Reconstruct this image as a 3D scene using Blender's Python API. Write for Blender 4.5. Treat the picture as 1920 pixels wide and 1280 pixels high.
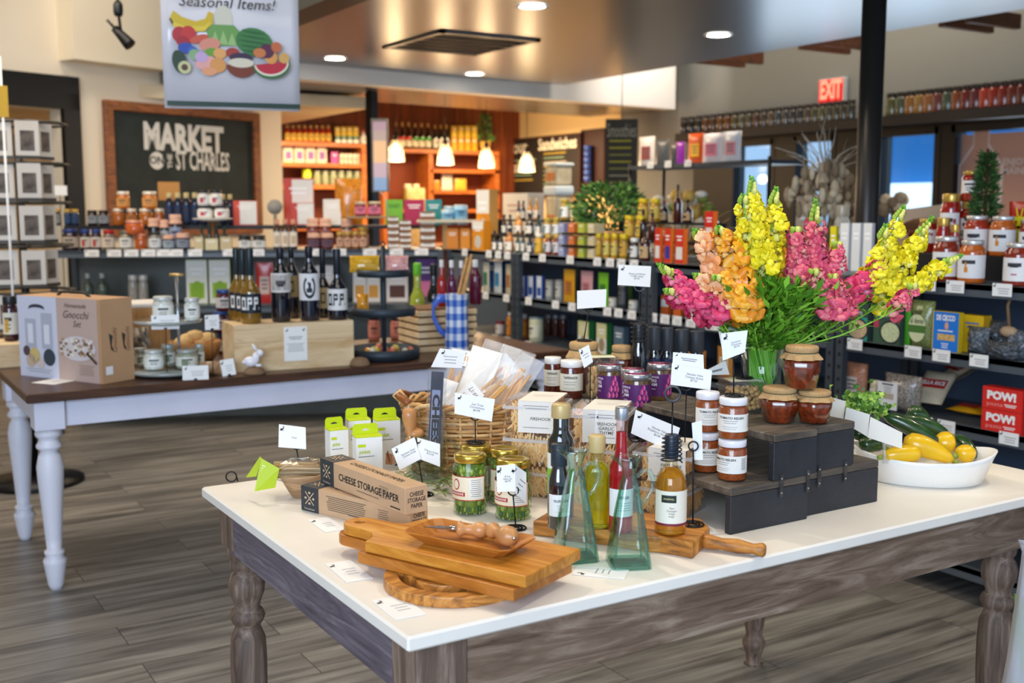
import bpy, bmesh, math, random
from mathutils import Vector, Matrix
for o in list(bpy.data.objects): bpy.data.objects.remove(o)
sc = bpy.context.scene; col = sc.collection
PI = math.pi; R_ = math.radians
# ---------------------------------------------------------------- camera
CAMZ = 1.42; FPX = 2069.0; PITCH = R_(6.95); YAW = R_(58.04)
cd = bpy.data.cameras.new('camera'); cam = bpy.data.objects.new('camera', cd); col.objects.link(cam)
cd.sensor_width = 36; cd.lens = FPX*36/1920; cd.clip_start = .05; cd.clip_end = 200
cam.location = (0, 0, CAMZ); cam.rotation_euler = (PI/2-PITCH, 0, YAW-PI/2)
cd.dof.use_dof = True; cd.dof.focus_distance = 2.3; cd.dof.aperture_fstop = 4.0
sc.camera = cam
# ---------------------------------------------------------------- world, exposure, daylight
vs = sc.view_settings; vs.view_transform = 'Standard'; vs.look = 'None'; vs.gamma = 1; vs.use_curve_mapping = False
vs.exposure = 0.38
sc.cycles.transparent_max_bounces = 24; sc.cycles.max_bounces = 10
w = bpy.data.worlds.new('world'); sc.world = w; w.use_nodes = True
bg = w.node_tree.nodes['Background']; bg.inputs[0].default_value = (.62, .76, 1.0, 1); bg.inputs[1].default_value = .9
def lamp(name, kind, loc, energy, color=(1, 1, 1), target=None, **k):
    l = bpy.data.lights.new(name, kind); l.energy = energy; l.color = color
    for a, b in k.items(): setattr(l, a, b)
    o = bpy.data.objects.new(name, l); col.objects.link(o); o.location = loc
    if target is not None: o.rotation_euler = (Vector(target)-Vector(loc)).to_track_quat('-Z', 'Y').to_euler()
    return o
WARM = (1, .80, .56); NEU = (1, .93, .82); COOL = (.66, .80, 1)
lamp('shop_window_daylight', 'AREA', (-2.6, -1.6, 2.2), 240, COOL, (1.6, 2.2, .8), shape='RECTANGLE', size=3.5, size_y=2.2)
lamp('overhead_fill', 'AREA', (1.2, 2.0, 3.3), 22, (1, .92, .80), (1.3, 2.1, 0), shape='RECTANGLE', size=2.6, size_y=1.8)  # unseen soft area light added over the front table as fill, no roof window
lamp('overhead_fill', 'AREA', (0.4, 5.8, 3.3), 70, (1, .86, .70), (0.6, 6.1, 0), shape='RECTANGLE', size=2.6, size_y=1.8)  # same added fill, further back over the floor
for x, y in ((2.3, 1.0), (1.1, 3.2), (2.9, 2.6)):
    lamp('track_spot', 'SPOT', (x, y, 3.2), 62, (1, .86, .66), (x*.5+.8, y*.4+1.1, .8), spot_size=R_(62), spot_blend=.6, shadow_soft_size=.05)
# ---------------------------------------------------------------- projection helpers (pixel of the 1920x1280 frame -> point in the shop)
cp, sp = math.cos(PITCH), math.sin(PITCH)
FW = Vector((math.cos(YAW), math.sin(YAW), 0)); RT = Vector((math.sin(YAW), -math.cos(YAW), 0))
CAM = Vector((0, 0, CAMZ))
def ray(px, py):
    x = px-960; y = 640-py
    return (FW*(FPX*cp+y*sp)+RT*x+Vector((0, 0, 1))*(y*cp-FPX*sp))/FPX
def at(px, py, z): r = ray(px, py); return CAM+r*((z-CAMZ)/r.z)
def atx(px, py, X): r = ray(px, py); return CAM+r*(X/r.x)
def aty(px, py, Y): r = ray(px, py); return CAM+r*(Y/r.y)
def atd(px, py, d): r = ray(px, py); return CAM+r*(d/(r.dot(FW)))
def proj(p):
    v = Vector(p)-CAM; f = v.dot(FW); z = v.z; c = f*cp-z*sp; u = f*sp+z*cp
    return 960+FPX*v.dot(RT)/c, 640-FPX*u/c
def ppm(p): v = Vector(p)-CAM; return FPX/(v.dot(FW)*cp-v.z*sp)
def away(p): v = Vector(p)-CAM; v.z = 0; return v.normalized()
def zat(p, py):
    v = Vector(p)-CAM; f = v.dot(FW); y = 640-py; return CAMZ+f*(y*cp-FPX*sp)/(FPX*cp+y*sp)
def stand(x0, x1, yt, yb, z):
    """upright round thing whose outline fills the pixel box, on the surface at height z -> base centre, radius, height"""
    c = (x0+x1)/2; p = at(c, yb, z); r = (x1-x0)/2/ppm(p); a = away(p); q = p+a*r
    r = (x1-x0)/2/ppm(q); q = p+a*r
    return q, r, zat(q+a*r, yt)-z
def facecam(p, off=0): a = away(p); return math.atan2(a.y, a.x)-PI/2+off
# ---------------------------------------------------------------- materials
def C(h):
    if not isinstance(h, str): return tuple(h)+(1,) if len(h) == 3 else tuple(h)
    h = h.lstrip('#'); v = [int(h[i:i+2], 16)/255 for i in (0, 2, 4)]
    return tuple(a/12.92 if a <= .04045 else ((a+.055)/1.055)**2.4 for a in v)+(1,)
_m = {}
def M(c, rough=.5, metal=0, spec=.5, emit=0, coat=0, trans=0, var=0, vs_=30, bump=0, bs=60, ior=1.45, alpha=1, sss=0):
    key = (str(c), rough, metal, spec, emit, coat, trans, var, vs_, bump, bs, ior, alpha)
    if key in _m: return _m[key]
    m = bpy.data.materials.new('surface'); m.use_nodes = True; nt = m.node_tree; b = nt.nodes['Principled BSDF']
    cc = C(c); b.inputs['Base Color'].default_value = cc; b.inputs['Roughness'].default_value = rough
    b.inputs['Metallic'].default_value = metal; b.inputs['Specular IOR Level'].default_value = spec
    b.inputs['IOR'].default_value = ior; b.inputs['Transmission Weight'].default_value = trans; b.inputs['Coat Weight'].default_value = coat
    if emit: b.inputs['Emission Color'].default_value = cc; b.inputs['Emission Strength'].default_value = emit
    if alpha < 1: b.inputs['Alpha'].default_value = alpha
    if var or bump: tc = nt.nodes.new('ShaderNodeTexCoord')
    if var:
        n = nt.nodes.new('ShaderNodeTexNoise'); n.inputs['Scale'].default_value = vs_; n.inputs['Detail'].default_value = 5
        nt.links.new(tc.outputs['Object'], n.inputs['Vector'])
        r = nt.nodes.new('ShaderNodeValToRGB'); e = r.color_ramp.elements
        e[0].position = .35; e[1].position = .65
        e[0].color = tuple(max(0, v*(1-var)) for v in cc[:3])+(1,); e[1].color = tuple(min(1, v*(1+var*.6)) for v in cc[:3])+(1,)
        nt.links.new(n.outputs['Fac'], r.inputs[0]); nt.links.new(r.outputs[0], b.inputs['Base Color'])
    if bump:
        n = nt.nodes.new('ShaderNodeTexNoise'); n.inputs['Scale'].default_value = bs; n.inputs['Detail'].default_value = 4
        nt.links.new(tc.outputs['Object'], n.inputs['Vector'])
        u = nt.nodes.new('ShaderNodeBump'); u.inputs['Strength'].default_value = bump; u.inputs['Distance'].default_value = .01
        nt.links.new(n.outputs['Fac'], u.inputs['Height']); nt.links.new(u.outputs[0], b.inputs['Normal'])
    _m[key] = m; return m
def wood(c1, c2, scale=(2, 30, 30), rough=.45, key='', bump=.15, c3=None, det=6, dist=1.5, coat=0, knots=0):
    k = ('wood', c1, c2, scale, rough, key, c3)
    if k in _m: return _m[k]
    m = bpy.data.materials.new('wood_grain'); m.use_nodes = True; nt = m.node_tree; b = nt.nodes['Principled BSDF']; L = nt.links.new
    tc = nt.nodes.new('ShaderNodeTexCoord'); mp = nt.nodes.new('ShaderNodeMapping'); mp.inputs['Scale'].default_value = scale
    L(tc.outputs['Object'], mp.inputs[0]); n = nt.nodes.new('ShaderNodeTexNoise'); n.inputs['Scale'].default_value = 1.0
    n.inputs['Detail'].default_value = det; n.inputs['Roughness'].default_value = .65; n.inputs['Distortion'].default_value = dist
    L(mp.outputs[0], n.inputs['Vector']); r = nt.nodes.new('ShaderNodeValToRGB'); e = r.color_ramp.elements
    e[0].position = .32; e[0].color = C(c1); e[1].position = .68; e[1].color = C(c2)
    if c3: x = e.new(.5); x.color = C(c3)
    L(n.outputs['Fac'], r.inputs[0]); L(r.outputs[0], b.inputs['Base Color']); b.inputs['Roughness'].default_value = rough
    b.inputs['Coat Weight'].default_value = coat
    u = nt.nodes.new('ShaderNodeBump'); u.inputs['Strength'].default_value = bump; u.inputs['Distance'].default_value = .004
    L(n.outputs['Fac'], u.inputs['Height']); L(u.outputs[0], b.inputs['Normal'])
    _m[k] = m; return m
def clear(tint='#ffffff', refl=.5, rough=.03, dens=0.0, edge=None):
    """thin clear sheet (jar wall, cellophane, clamshell): see-through with a glossy film"""
    k = ('clear', tint, refl, rough, dens, edge)
    if k in _m: return _m[k]
    m = bpy.data.materials.new('clear_film'); m.use_nodes = True; nt = m.node_tree; L = nt.links.new; nt.nodes.clear()
    o = nt.nodes.new('ShaderNodeOutputMaterial'); t = nt.nodes.new('ShaderNodeBsdfTransparent'); g = nt.nodes.new('ShaderNodeBsdfGlossy')
    t.inputs[0].default_value = C(tint); g.inputs['Roughness'].default_value = rough
    lw = nt.nodes.new('ShaderNodeLayerWeight'); lw.inputs[0].default_value = .5
    pw = nt.nodes.new('ShaderNodeMath'); pw.operation = 'POWER'; L(lw.outputs['Facing'], pw.inputs[0]); pw.inputs[1].default_value = 3.5
    ml = nt.nodes.new('ShaderNodeMath'); ml.operation = 'MULTIPLY_ADD'; L(pw.outputs[0], ml.inputs[0]); ml.inputs[1].default_value = .75*min(1, refl+.2); ml.inputs[2].default_value = .05*refl
    if edge:
        rp = nt.nodes.new('ShaderNodeValToRGB'); rp.color_ramp.elements[0].position = .35; rp.color_ramp.elements[0].color = C(tint); rp.color_ramp.elements[1].color = C(edge); L(lw.outputs['Facing'], rp.inputs[0]); L(rp.outputs[0], t.inputs[0])
    mx = nt.nodes.new('ShaderNodeMixShader'); L(ml.outputs[0], mx.inputs[0]); L(t.outputs[0], mx.inputs[1]); L(g.outputs[0], mx.inputs[2])
    last = mx
    if dens:
        d = nt.nodes.new('ShaderNodeBsdfDiffuse'); d.inputs[0].default_value = (.9, .9, .9, 1)
        m2 = nt.nodes.new('ShaderNodeMixShader'); m2.inputs[0].default_value = dens; L(mx.outputs[0], m2.inputs[1]); L(d.outputs[0], m2.inputs[2]); last = m2
    L(last.outputs[0], o.inputs[0]); _m[k] = m; return m
# ---------------------------------------------------------------- text and mesh builder
_t = {}
def tgeo(s, bold=0, shear=0):
    k = (s, bold, shear)
    if k in _t: return _t[k]
    cu = bpy.data.curves.new('t', 'FONT'); cu.body = s; cu.size = 1; cu.offset = bold; cu.resolution_u = 2; cu.shear = shear
    cu.align_x = 'CENTER'; cu.align_y = 'CENTER'; cu.space_line = .95
    o = bpy.data.objects.new('t', cu); col.objects.link(o)
    me = bpy.data.meshes.new_from_object(o.evaluated_get(bpy.context.evaluated_depsgraph_get()))
    v = [tuple(x.co) for x in me.vertices]; f = [tuple(p.vertices) for p in me.polygons]
    bpy.data.objects.remove(o); bpy.data.curves.remove(cu); bpy.data.meshes.remove(me)
    _t[k] = (v, f); return _t[k]
def TR(x=0, y=0, z=0): return Matrix.Translation((x, y, z))
def RZ(a): return Matrix.Rotation(a, 4, 'Z')
def RX(a): return Matrix.Rotation(a, 4, 'X')
def RY(a): return Matrix.Rotation(a, 4, 'Y')
FRONT = RX(PI/2)   # text plane (x right, y up) -> standing, facing local -Y
class MB:
    def __init__(s): s.v = []; s.f = []; s.mi = []; s.sm = []; s.mats = []; s.T = Matrix.Identity(4)
    def _mi(s, m):
        if m not in s.mats: s.mats.append(m)
        return s.mats.index(m)
    def add(s, vs, fs, m, smooth=False, T=None):
        T = s.T @ T if T is not None else s.T; n = len(s.v); i = s._mi(m)
        s.v += [tuple(T @ Vector(v)) for v in vs]
        for f in fs: s.f.append(tuple(a+n for a in f)); s.mi.append(i); s.sm.append(smooth)
        return s
    def box(s, c, d, m, T=None, bev=0):
        x, y, z = [a/2 for a in d]; cx, cy, cz = c
        if bev:
            b = min(bev, x*.9, y*.9, z*.9); P = []
            for k, (zz, q) in enumerate(((-z, b), (-z+b, 0), (z-b, 0), (z, b))):
                X, Y = x-q, y-q; B = b*.8 if q == 0 else b*.5
                P.append([(X-B, -Y), (X, -Y+B), (X, Y-B), (X-B, Y), (-X+B, Y), (-X, Y-B), (-X, -Y+B), (-X+B, -Y)])
            vs = [(cx+a, cy+e, cz+zz) for r, zz in zip(P, (-z, -z+b, z-b, z)) for a, e in r]; fs = []
            for k in range(3):
                for j in range(8): fs.append((k*8+j, k*8+(j+1) % 8, k*8+8+(j+1) % 8, k*8+8+j))
            fs += [tuple(range(7, -1, -1)), tuple(range(24, 32))]
            return s.add(vs, fs, m, False, T)
        vs = [(cx+i*x, cy+j*y, cz+k*z) for k in (-1, 1) for i, j in ((-1, -1), (1, -1), (1, 1), (-1, 1))]
        return s.add(vs, [(3, 2, 1, 0), (4, 5, 6, 7), (0, 1, 5, 4), (1, 2, 6, 5), (2, 3, 7, 6), (3, 0, 4, 7)], m, False, T)
    def prism(s, pts, z0, z1, m, T=None, smooth=False):
        n = len(pts); vs = [(x, y, z0) for x, y in pts]+[(x, y, z1) for x, y in pts]
        fs = [tuple(range(n-1, -1, -1)), tuple(range(n, 2*n))]+[(i, (i+1) % n, n+(i+1) % n, n+i) for i in range(n)]
        return s.add(vs, fs, m, smooth, T)
    def flat(s, pts, m, T=None, z=0): return s.add([(x, y, z) for x, y in pts], [tuple(range(len(pts)))], m, False, T)
    def rect(s, x0, y0, x1, y1, m, T=None, z=0): return s.flat([(x0, y0), (x1, y0), (x1, y1), (x0, y1)], m, T, z)
    def lathe(s, pr, m, n=24, T=None, smooth=True, sq=None, caps=True):
        vs = []; fs = []
        for r, z in pr:
            for i in range(n):
                a = 2*PI*i/n; k = 1
                if sq: k = sq(a, z)
                vs.append((r*k*math.cos(a), r*k*math.sin(a), z))
        for j in range(len(pr)-1):
            for i in range(n): fs.append((j*n+i, j*n+(i+1) % n, j*n+n+(i+1) % n, j*n+n+i))
        if caps:
            if pr[0][0] > 1e-4: fs.append(tuple(range(n-1, -1, -1)))
            if pr[-1][0] > 1e-4: fs.append(tuple((len(pr)-1)*n+i for i in range(n)))
        return s.add(vs, fs, m, smooth, T)
    def tube(s, pts, r, m, n=6, T=None, closed=False, caps=True):
        pts = [Vector(p) for p in pts]; N = len(pts); vs = []; fs = []
        up = Vector((0, 0, 1)); prev = None
        for i, p in enumerate(pts):
            t = (pts[(i+1) % N]-pts[i-1]) if closed else (pts[min(i+1, N-1)]-pts[max(i-1, 0)])
            if t.length < 1e-9: t = Vector((0, 0, 1))
            t.normalize()
            if prev is None:
                a = t.cross(up)
                if a.length < .1: a = t.cross(Vector((1, 0, 0)))
            else: a = prev-t*prev.dot(t)
            a.normalize(); prev = a; b = t.cross(a); rr = r[i] if isinstance(r, (list, tuple)) else r
            for k in range(n): q = 2*PI*k/n; vs.append(p+(a*math.cos(q)+b*math.sin(q))*rr)
        for j in range(N if closed else N-1):
            for k in range(n): u = (j+1) % N; fs.append((j*n+k, j*n+(k+1) % n, u*n+(k+1) % n, u*n+k))
        if not closed and caps: fs += [tuple(range(n-1, -1, -1)), tuple((N-1)*n+k for k in range(n))]
        return s.add(vs, fs, m, True, T)
    def ball(s, c, r, m, n=10, T=None, rr=None):
        rr = rr or (r, r, r); h = max(4, n//2)
        pr = [(math.sin(PI*i/h), -math.cos(PI*i/h)) for i in range(h+1)]
        T2 = TR(*c) @ Matrix.Diagonal((rr[0], rr[1], rr[2], 1))
        return s.lathe([(max(a, 1e-5), z) for a, z in pr], m, n, (T @ T2) if T is not None else T2)
    def cyl(s, r, a0, a1, z0, z1, m, n=14, T=None, r1=None):
        """curved label patch; angle 0 faces local -Y"""
        r1 = r if r1 is None else r1; vs = []
        for i in range(n+1):
            a = a0+(a1-a0)*i/n
            vs += [(r*math.sin(a), -r*math.cos(a), z0), (r1*math.sin(a), -r1*math.cos(a), z1)]
        return s.add(vs, [(2*i, 2*i+2, 2*i+3, 2*i+1) for i in range(n)], m, True, T)
    def text(s, t, h, m, T=None, x=0, y=0, maxw=None, bold=0, R=None, eps=.0004, shear=0, sx=1, da=0):
        v, f = tgeo(t, bold, shear); k = h/.7; kx = k*sx
        if maxw:
            wd = (max(a[0] for a in v)-min(a[0] for a in v))*kx
            if wd > maxw: kx *= maxw/wd
        if R is None: vs = [(a*kx+x, b*k+y, eps) for a, b, _ in v]
        else: vs = [((R+eps)*math.sin((a*kx+x)/R+da), -(R+eps)*math.cos((a*kx+x)/R+da), b*k+y) for a, b, _ in v]
        return s.add(vs, f, m, False, T)
    def lines(s, x0, x1, y, n, dy, h, m, T=None, R=None, eps=.0004, jag=.25, seed=1):
        r = random.Random(seed)
        for i in range(n):
            w = (x1-x0)*(1-jag*r.random()); c = (x0+x1)/2; yy = y-i*dy; a, b = c-w/2, c+w/2
            if R is None: s.rect(a, yy-h/2, b, yy+h/2, m, T, eps)
            else: s.cyl(R+eps, a/R, b/R, yy-h/2, yy+h/2, m, 6, T)
        return s
    def rabbit(s, k, m, T=None, x=0, y=0, eps=.0005):
        def el(cx, cy, rx, ry, a=0, n=10):
            return [(x+k*(cx+rx*math.cos(t)*math.cos(a)-ry*math.sin(t)*math.sin(a)), y+k*(cy+rx*math.cos(t)*math.sin(a)+ry*math.sin(t)*math.cos(a))) for t in [2*PI*i/n for i in range(n)]]
        for e in (el(-.12, -.05, .34, .22, .35), el(.24, .2, .16, .12, -.3), el(.14, .5, .06, .24, .3), el(.3, .52, .05, .22, -.15),
                  el(-.3, -.3, .22, .06, 0), el(.15, -.3, .05, .2, .3), el(-.42, .02, .08, .07)): s.flat(e, m, T, eps)
        return s
    def build(s, name, parent=None, label=None, loc=None, rot=None):
        me = bpy.data.meshes.new(name); me.from_pydata(s.v, [], s.f)
        for m in s.mats: me.materials.append(m)
        me.polygons.foreach_set('material_index', s.mi); me.polygons.foreach_set('use_smooth', s.sm); me.update()
        o = bpy.data.objects.new(name, me); col.objects.link(o)
        if parent is not None: o.parent = parent
        if label: o['label'] = label
        if loc is not None: o.location = loc
        if rot is not None: o.rotation_euler = rot
        return o
def short(s):
    for a, b in ((' the ', ' '), (' from left', ' from left'), (' with ', ' in '), (' and ', ' ')):
        if len(s.split()) > 16: s = s.replace(a, b)
    return s
def tag(o, label, cat=None, group=None, kind=None):
    if label: o['label'] = short(label)
    if cat: o['category'] = cat
    if group: o['group'] = group
    if kind: o['kind'] = kind
    return o
def thing(name, label, cat, loc=(0, 0, 0), rz=0, group=None):
    o = bpy.data.objects.new(name, None); col.objects.link(o); o.location = loc; o.rotation_euler = (0, 0, rz); o.empty_display_size = .05
    return tag(o, label, cat, group)
def dup(root, loc, rz=0, label=None, group=None, scale=None):
    r = root.copy(); col.objects.link(r); r.location = loc; r.rotation_euler = (0, 0, rz)
    if label: r['label'] = short(label)
    if group: r['group'] = group
    if scale is not None: r.scale = scale
    for ch in list(root.children):
        c = ch.copy(); col.objects.link(c); c.parent = r
        for g in ch.children: d = g.copy(); col.objects.link(d); d.parent = c
    return r
_P = {}
def put(key, make, loc, rz, label, cat, group=None, scale=(1, 1, 1)):
    """first call builds the thing with make(root); later calls copy it and its parts. key[0] is the object name"""
    if key in _P: return dup(_P[key], loc, rz, label, group, scale)
    o = thing(key[0], label, cat, loc, rz, group); make(o); o.scale = scale; _P[key] = o; return o
ORD = ['first', 'second', 'third', 'fourth', 'fifth', 'sixth', 'seventh', 'eighth', 'ninth', 'tenth', 'eleventh', 'twelfth', 'thirteenth', 'fourteenth', 'fifteenth', 'sixteenth', 'seventeenth', 'eighteenth', 'nineteenth', 'twentieth',
 'twenty-first', 'twenty-second', 'twenty-third', 'twenty-fourth', 'twenty-fifth', 'twenty-sixth', 'twenty-seventh', 'twenty-eighth', 'twenty-ninth', 'thirtieth', 'thirty-first', 'thirty-second', 'thirty-third', 'thirty-fourth', 'thirty-fifth', 'thirty-sixth', 'thirty-seventh', 'thirty-eighth', 'thirty-ninth', 'fortieth']
INK = M('#1a1a1c', .6); GREY = M('#8a8a8c', .6); WHITE = M('#f2f1ee', .55); PAPER = M('#f4f3f0', .7); BLK = M('#131416', .45); BLKM = M('#16171a', .35, .4)
# ================================================================= SETTING
def struct(o, label=None): o['kind'] = 'structure'; return tag(o, label)
def floor_mat():
    m = bpy.data.materials.new('vinyl_planks'); m.use_nodes = True; nt = m.node_tree; b = nt.nodes['Principled BSDF']; L = nt.links.new; N = nt.nodes.new
    tc = N('ShaderNodeTexCoord'); br = N('ShaderNodeTexBrick'); br.offset = .37; br.inputs['Scale'].default_value = 1
    br.inputs['Brick Width'].default_value = 1.22; br.inputs['Row Height'].default_value = .18; br.inputs['Mortar Size'].default_value = .0015
    br.inputs['Color1'].default_value = (0, 0, 0, 1); br.inputs['Color2'].default_value = (1, 1, 1, 1); br.inputs['Mortar'].default_value = (.3, .3, .3, 1)
    L(tc.outputs['Object'], br.inputs['Vector'])
    mp = N('ShaderNodeMapping'); mp.inputs['Scale'].default_value = (1.6, 22, 1); L(tc.outputs['Object'], mp.inputs[0])
    ad = N('ShaderNodeVectorMath'); ad.operation = 'ADD'; mu = N('ShaderNodeVectorMath'); mu.operation = 'SCALE'; mu.inputs[3].default_value = 9
    L(br.outputs['Color'], mu.inputs[0]); L(mp.outputs[0], ad.inputs[0]); L(mu.outputs[0], ad.inputs[1])
    n = N('ShaderNodeTexNoise'); n.inputs['Scale'].default_value = 1; n.inputs['Detail'].default_value = 7; n.inputs['Roughness'].default_value = .6; n.inputs['Distortion'].default_value = .6
    L(ad.outputs[0], n.inputs['Vector'])
    r = N('ShaderNodeValToRGB'); e = r.color_ramp.elements; e[0].position = .3; e[0].color = C('#4a4846'); e[1].position = .72; e[1].color = C('#a7a49d')
    x = e.new(.5); x.color = C('#807c76'); L(n.outputs['Fac'], r.inputs[0])
    mx = N('ShaderNodeMix'); mx.data_type = 'RGBA'; mx.blend_type = 'MULTIPLY'; mx.inputs[0].default_value = .55
    r2 = N('ShaderNodeValToRGB'); r2.color_ramp.elements[0].color = (.62, .62, .64, 1); r2.color_ramp.elements[1].color = (1.0, .98, .95, 1); L(br.outputs['Color'], r2.inputs[0])
    L(r.outputs[0], mx.inputs[6]); L(r2.outputs[0], mx.inputs[7])
    m3 = N('ShaderNodeMix'); m3.data_type = 'RGBA'; L(br.outputs['Fac'], m3.inputs[0]); L(mx.outputs[2], m3.inputs[6]); m3.inputs[7].default_value = C('#2c2926')
    L(m3.outputs[2], b.inputs['Base Color']); b.inputs['Roughness'].default_value = .38
    u = N('ShaderNodeBump'); u.inputs['Strength'].default_value = .12; u.inputs['Distance'].default_value = .003; L(n.outputs['Fac'], u.inputs['Height']); L(u.outputs[0], b.inputs['Normal'])
    return m
m = MB(); m.box((3, 4.5, -.05), (14, 19, .1), floor_mat()); struct(m.build('floor'))
CREAM = M('#e9dcc4', .75); WALLG = M('#85857f', .8); CREAMW = M('#f0c98a', .8); HDRW = M('#f3ece2', .7)
TRIMB = M('#110f0e', .5); DARK = M('#2b2c2e', .5)
# wall on the right (doors and windows to the street), plane x = 7.6
WX = 7.6
def wallseg(mb, y0, y1, z0, z1, m, t=.12): mb.box((WX+t/2, (y0+y1)/2, (z0+z1)/2), (t, y1-y0, z1-z0), m)
dz = 2.05
wins = []
for (xa, xb, yt_) in ((1380, 1458, 262), (1496, 1572, 262), (1654, 1767, 258), (1791, 2010, 247)):
    ya = atx(xa, 300, WX).y; yb = atx(xb, 300, WX).y; wins.append((min(ya, yb), max(ya, yb)))
wins.sort(); m = MB(); y = -3.0
for a, b in wins:
    wallseg(m, y, a, 0, dz, WALLG); y = b
wallseg(m, y, 9.9, 0, dz, WALLG); wallseg(m, -3, 9.9, dz, 4.6, WALLG)
for a, b in wins[:1]: wallseg(m, a, b, 0, .5, WALLG)
struct(m.build('wall_right'), 'grey painted wall with doors and windows to the street')
m = MB(); m.box((WX+.06, 11.2, 2.3), (.12, 2.6, 4.6), CREAMW); struct(m.build('wall_right_rear'), 'warm cream wall behind the menu boards')
# dark timber frames, doors and panes
glass = clear('#dfeef6', .35)
for i, (a, b) in enumerate(wins):
    door = i in (1, 2, 3); nm = ('door_%d' % (i)) if door else 'window_1'; z0 = .0 if door else .5
    r = struct(thing(nm, None, None, (WX, (a+b)/2, 0)), 'dark framed glazed door' if door else 'dark framed shop window beside the door')
    w_ = b-a; f = MB(); k = .055
    f.box((-.02, -w_/2+k/2-.02, (z0+dz)/2), (.09, k, dz-z0), TRIMB); f.box((-.02, w_/2-k/2+.02, (z0+dz)/2), (.09, k, dz-z0), TRIMB)
    f.box((-.02, 0, dz-k/2), (.09, w_, k), TRIMB); f.box((-.02, 0, z0+.1), (.09, w_, .2), TRIMB); f.build('frame', r)
    g = MB(); g.box((.02, 0, (z0+dz)/2+.05), (.012, w_-.1, dz-z0-.2), glass); g.build('pane', r)
# wide dark casing round the doors and the transom
m = MB(); lo = wins[1][0]-.25; hi = wins[3][1]+.55
ed = [wins[0][1], wins[1][0], wins[1][1], wins[2][0], wins[2][1], wins[3][0], wins[3][1], hi]
for j in range(0, 8, 2): m.box((WX-.03, (ed[j]+ed[j+1])/2, dz/2), (.06, ed[j+1]-ed[j], dz), TRIMB)
m.box((WX-.03, (hi-3)/2, dz+.045), (.06, hi+3, .09), TRIMB)
struct(m.build('trim_1'), 'dark timber casing around the doors')
# street outside
m = MB(); m.box((13, 5, -.06), (10.5, 24, .1), M('#d7d9dc', .8)); struct(m.build('pavement'), 'pale pavement outside')
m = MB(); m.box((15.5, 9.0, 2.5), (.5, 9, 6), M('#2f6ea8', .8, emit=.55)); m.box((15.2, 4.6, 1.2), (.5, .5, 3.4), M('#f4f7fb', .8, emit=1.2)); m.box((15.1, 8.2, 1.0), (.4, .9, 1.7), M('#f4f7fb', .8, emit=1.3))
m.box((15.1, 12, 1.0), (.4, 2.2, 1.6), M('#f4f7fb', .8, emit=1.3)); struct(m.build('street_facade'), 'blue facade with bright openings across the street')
# poster panel filling the right-hand glazing
a, b = wins[0]; po = MB(); TT = TR(WX-.005, 0, 0) @ RZ(-PI/2)
PK = M('#c99a86', .7); PW = M('#e9d8cf', .7)
po.box((WX+.005, (a+b)/2, 1.35), (.004, b-a-.1, 1.25), PK)
def yy(px, py): q = atx(px, py, WX); return -q.y, q.z
c = yy(1838, 300); T2 = TR(WX+.002, 0, 0) @ RZ(-PI/2) @ FRONT
def bott(k): return [(c[0]+x*k, c[1]+z*k) for x, z in ((-.2, -.35), (.2, -.35), (.2, -.05), (.07, .12), (.07, .3), (-.07, .3), (-.07, .12), (-.2, -.05))]
po.flat(bott(1.0), PW, T2, .001); po.flat(bott(.86), PK, T2, .002)
q = yy(1903, 312); po.text('ENJOY\nMAINE', .05, PW, T2, q[0], q[1], bold=.02, eps=.003)
tag(po.build('window_poster'), 'dusty pink poster with a bottle outline covering the right glazing', 'poster')
# blackboard wall (left), skewed a little from the table grid
WA = R_(22.4); wp = atd(340, 300, 9.2); wd_ = Vector((math.cos(WA), math.sin(WA), 0)); wn = Vector((wd_.y, -wd_.x, 0))
def onw(px, py, off=0):
    r = ray(px, py); t = (wp+wn*off-CAM).dot(wn)/r.dot(wn); return CAM+r*t
def wu(p): return (p-wp).dot(wd_)
TW = Matrix.Translation((wp.x, wp.y, 0)) @ RZ(WA)
u0 = wu(onw(-160, 300)); u1 = wu(onw(529, 300)); ud = wu(onw(118, 300)); zt = onw(118, 205).z
m = MB(); m.T = TW; t = .14
m.box(((ud+u1)/2, t/2, 2.3), (u1-ud, t, 4.6), CREAM); m.box(((u0-2+ud)/2, t/2, (zt+4.6)/2), (ud-u0+2, t, 4.6-zt), CREAM)
m.box((ud-2.6, t/2, 1.5), (.6, t, 3), CREAM)
struct(m.build('wall_left'), 'cream wall carrying the chalkboard')
m = MB(); m.T = TW; k = wu(onw(149, 300))-ud
m.box((ud+k/2, -.02, zt/2+.06), (k, .05, zt+.12), TRIMB); m.box((ud-.9, -.02, zt+.12), (1.8+2*k, .05, .24), TRIMB)
struct(m.build('trim_2'), 'dark wide casing around the doorway')
m = MB(); m.T = TW; m.box((ud-1.0, 2.2, 1.6), (5, .1, 3.2), M('#c9b48c', .8)); m.box((ud-.25, 1.2, 1.3), (.35, .1, 2.2), M('#a9957a', .7)); struct(m.build('wall_hall'), 'tan wall of the next room seen through the doorway')
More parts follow.
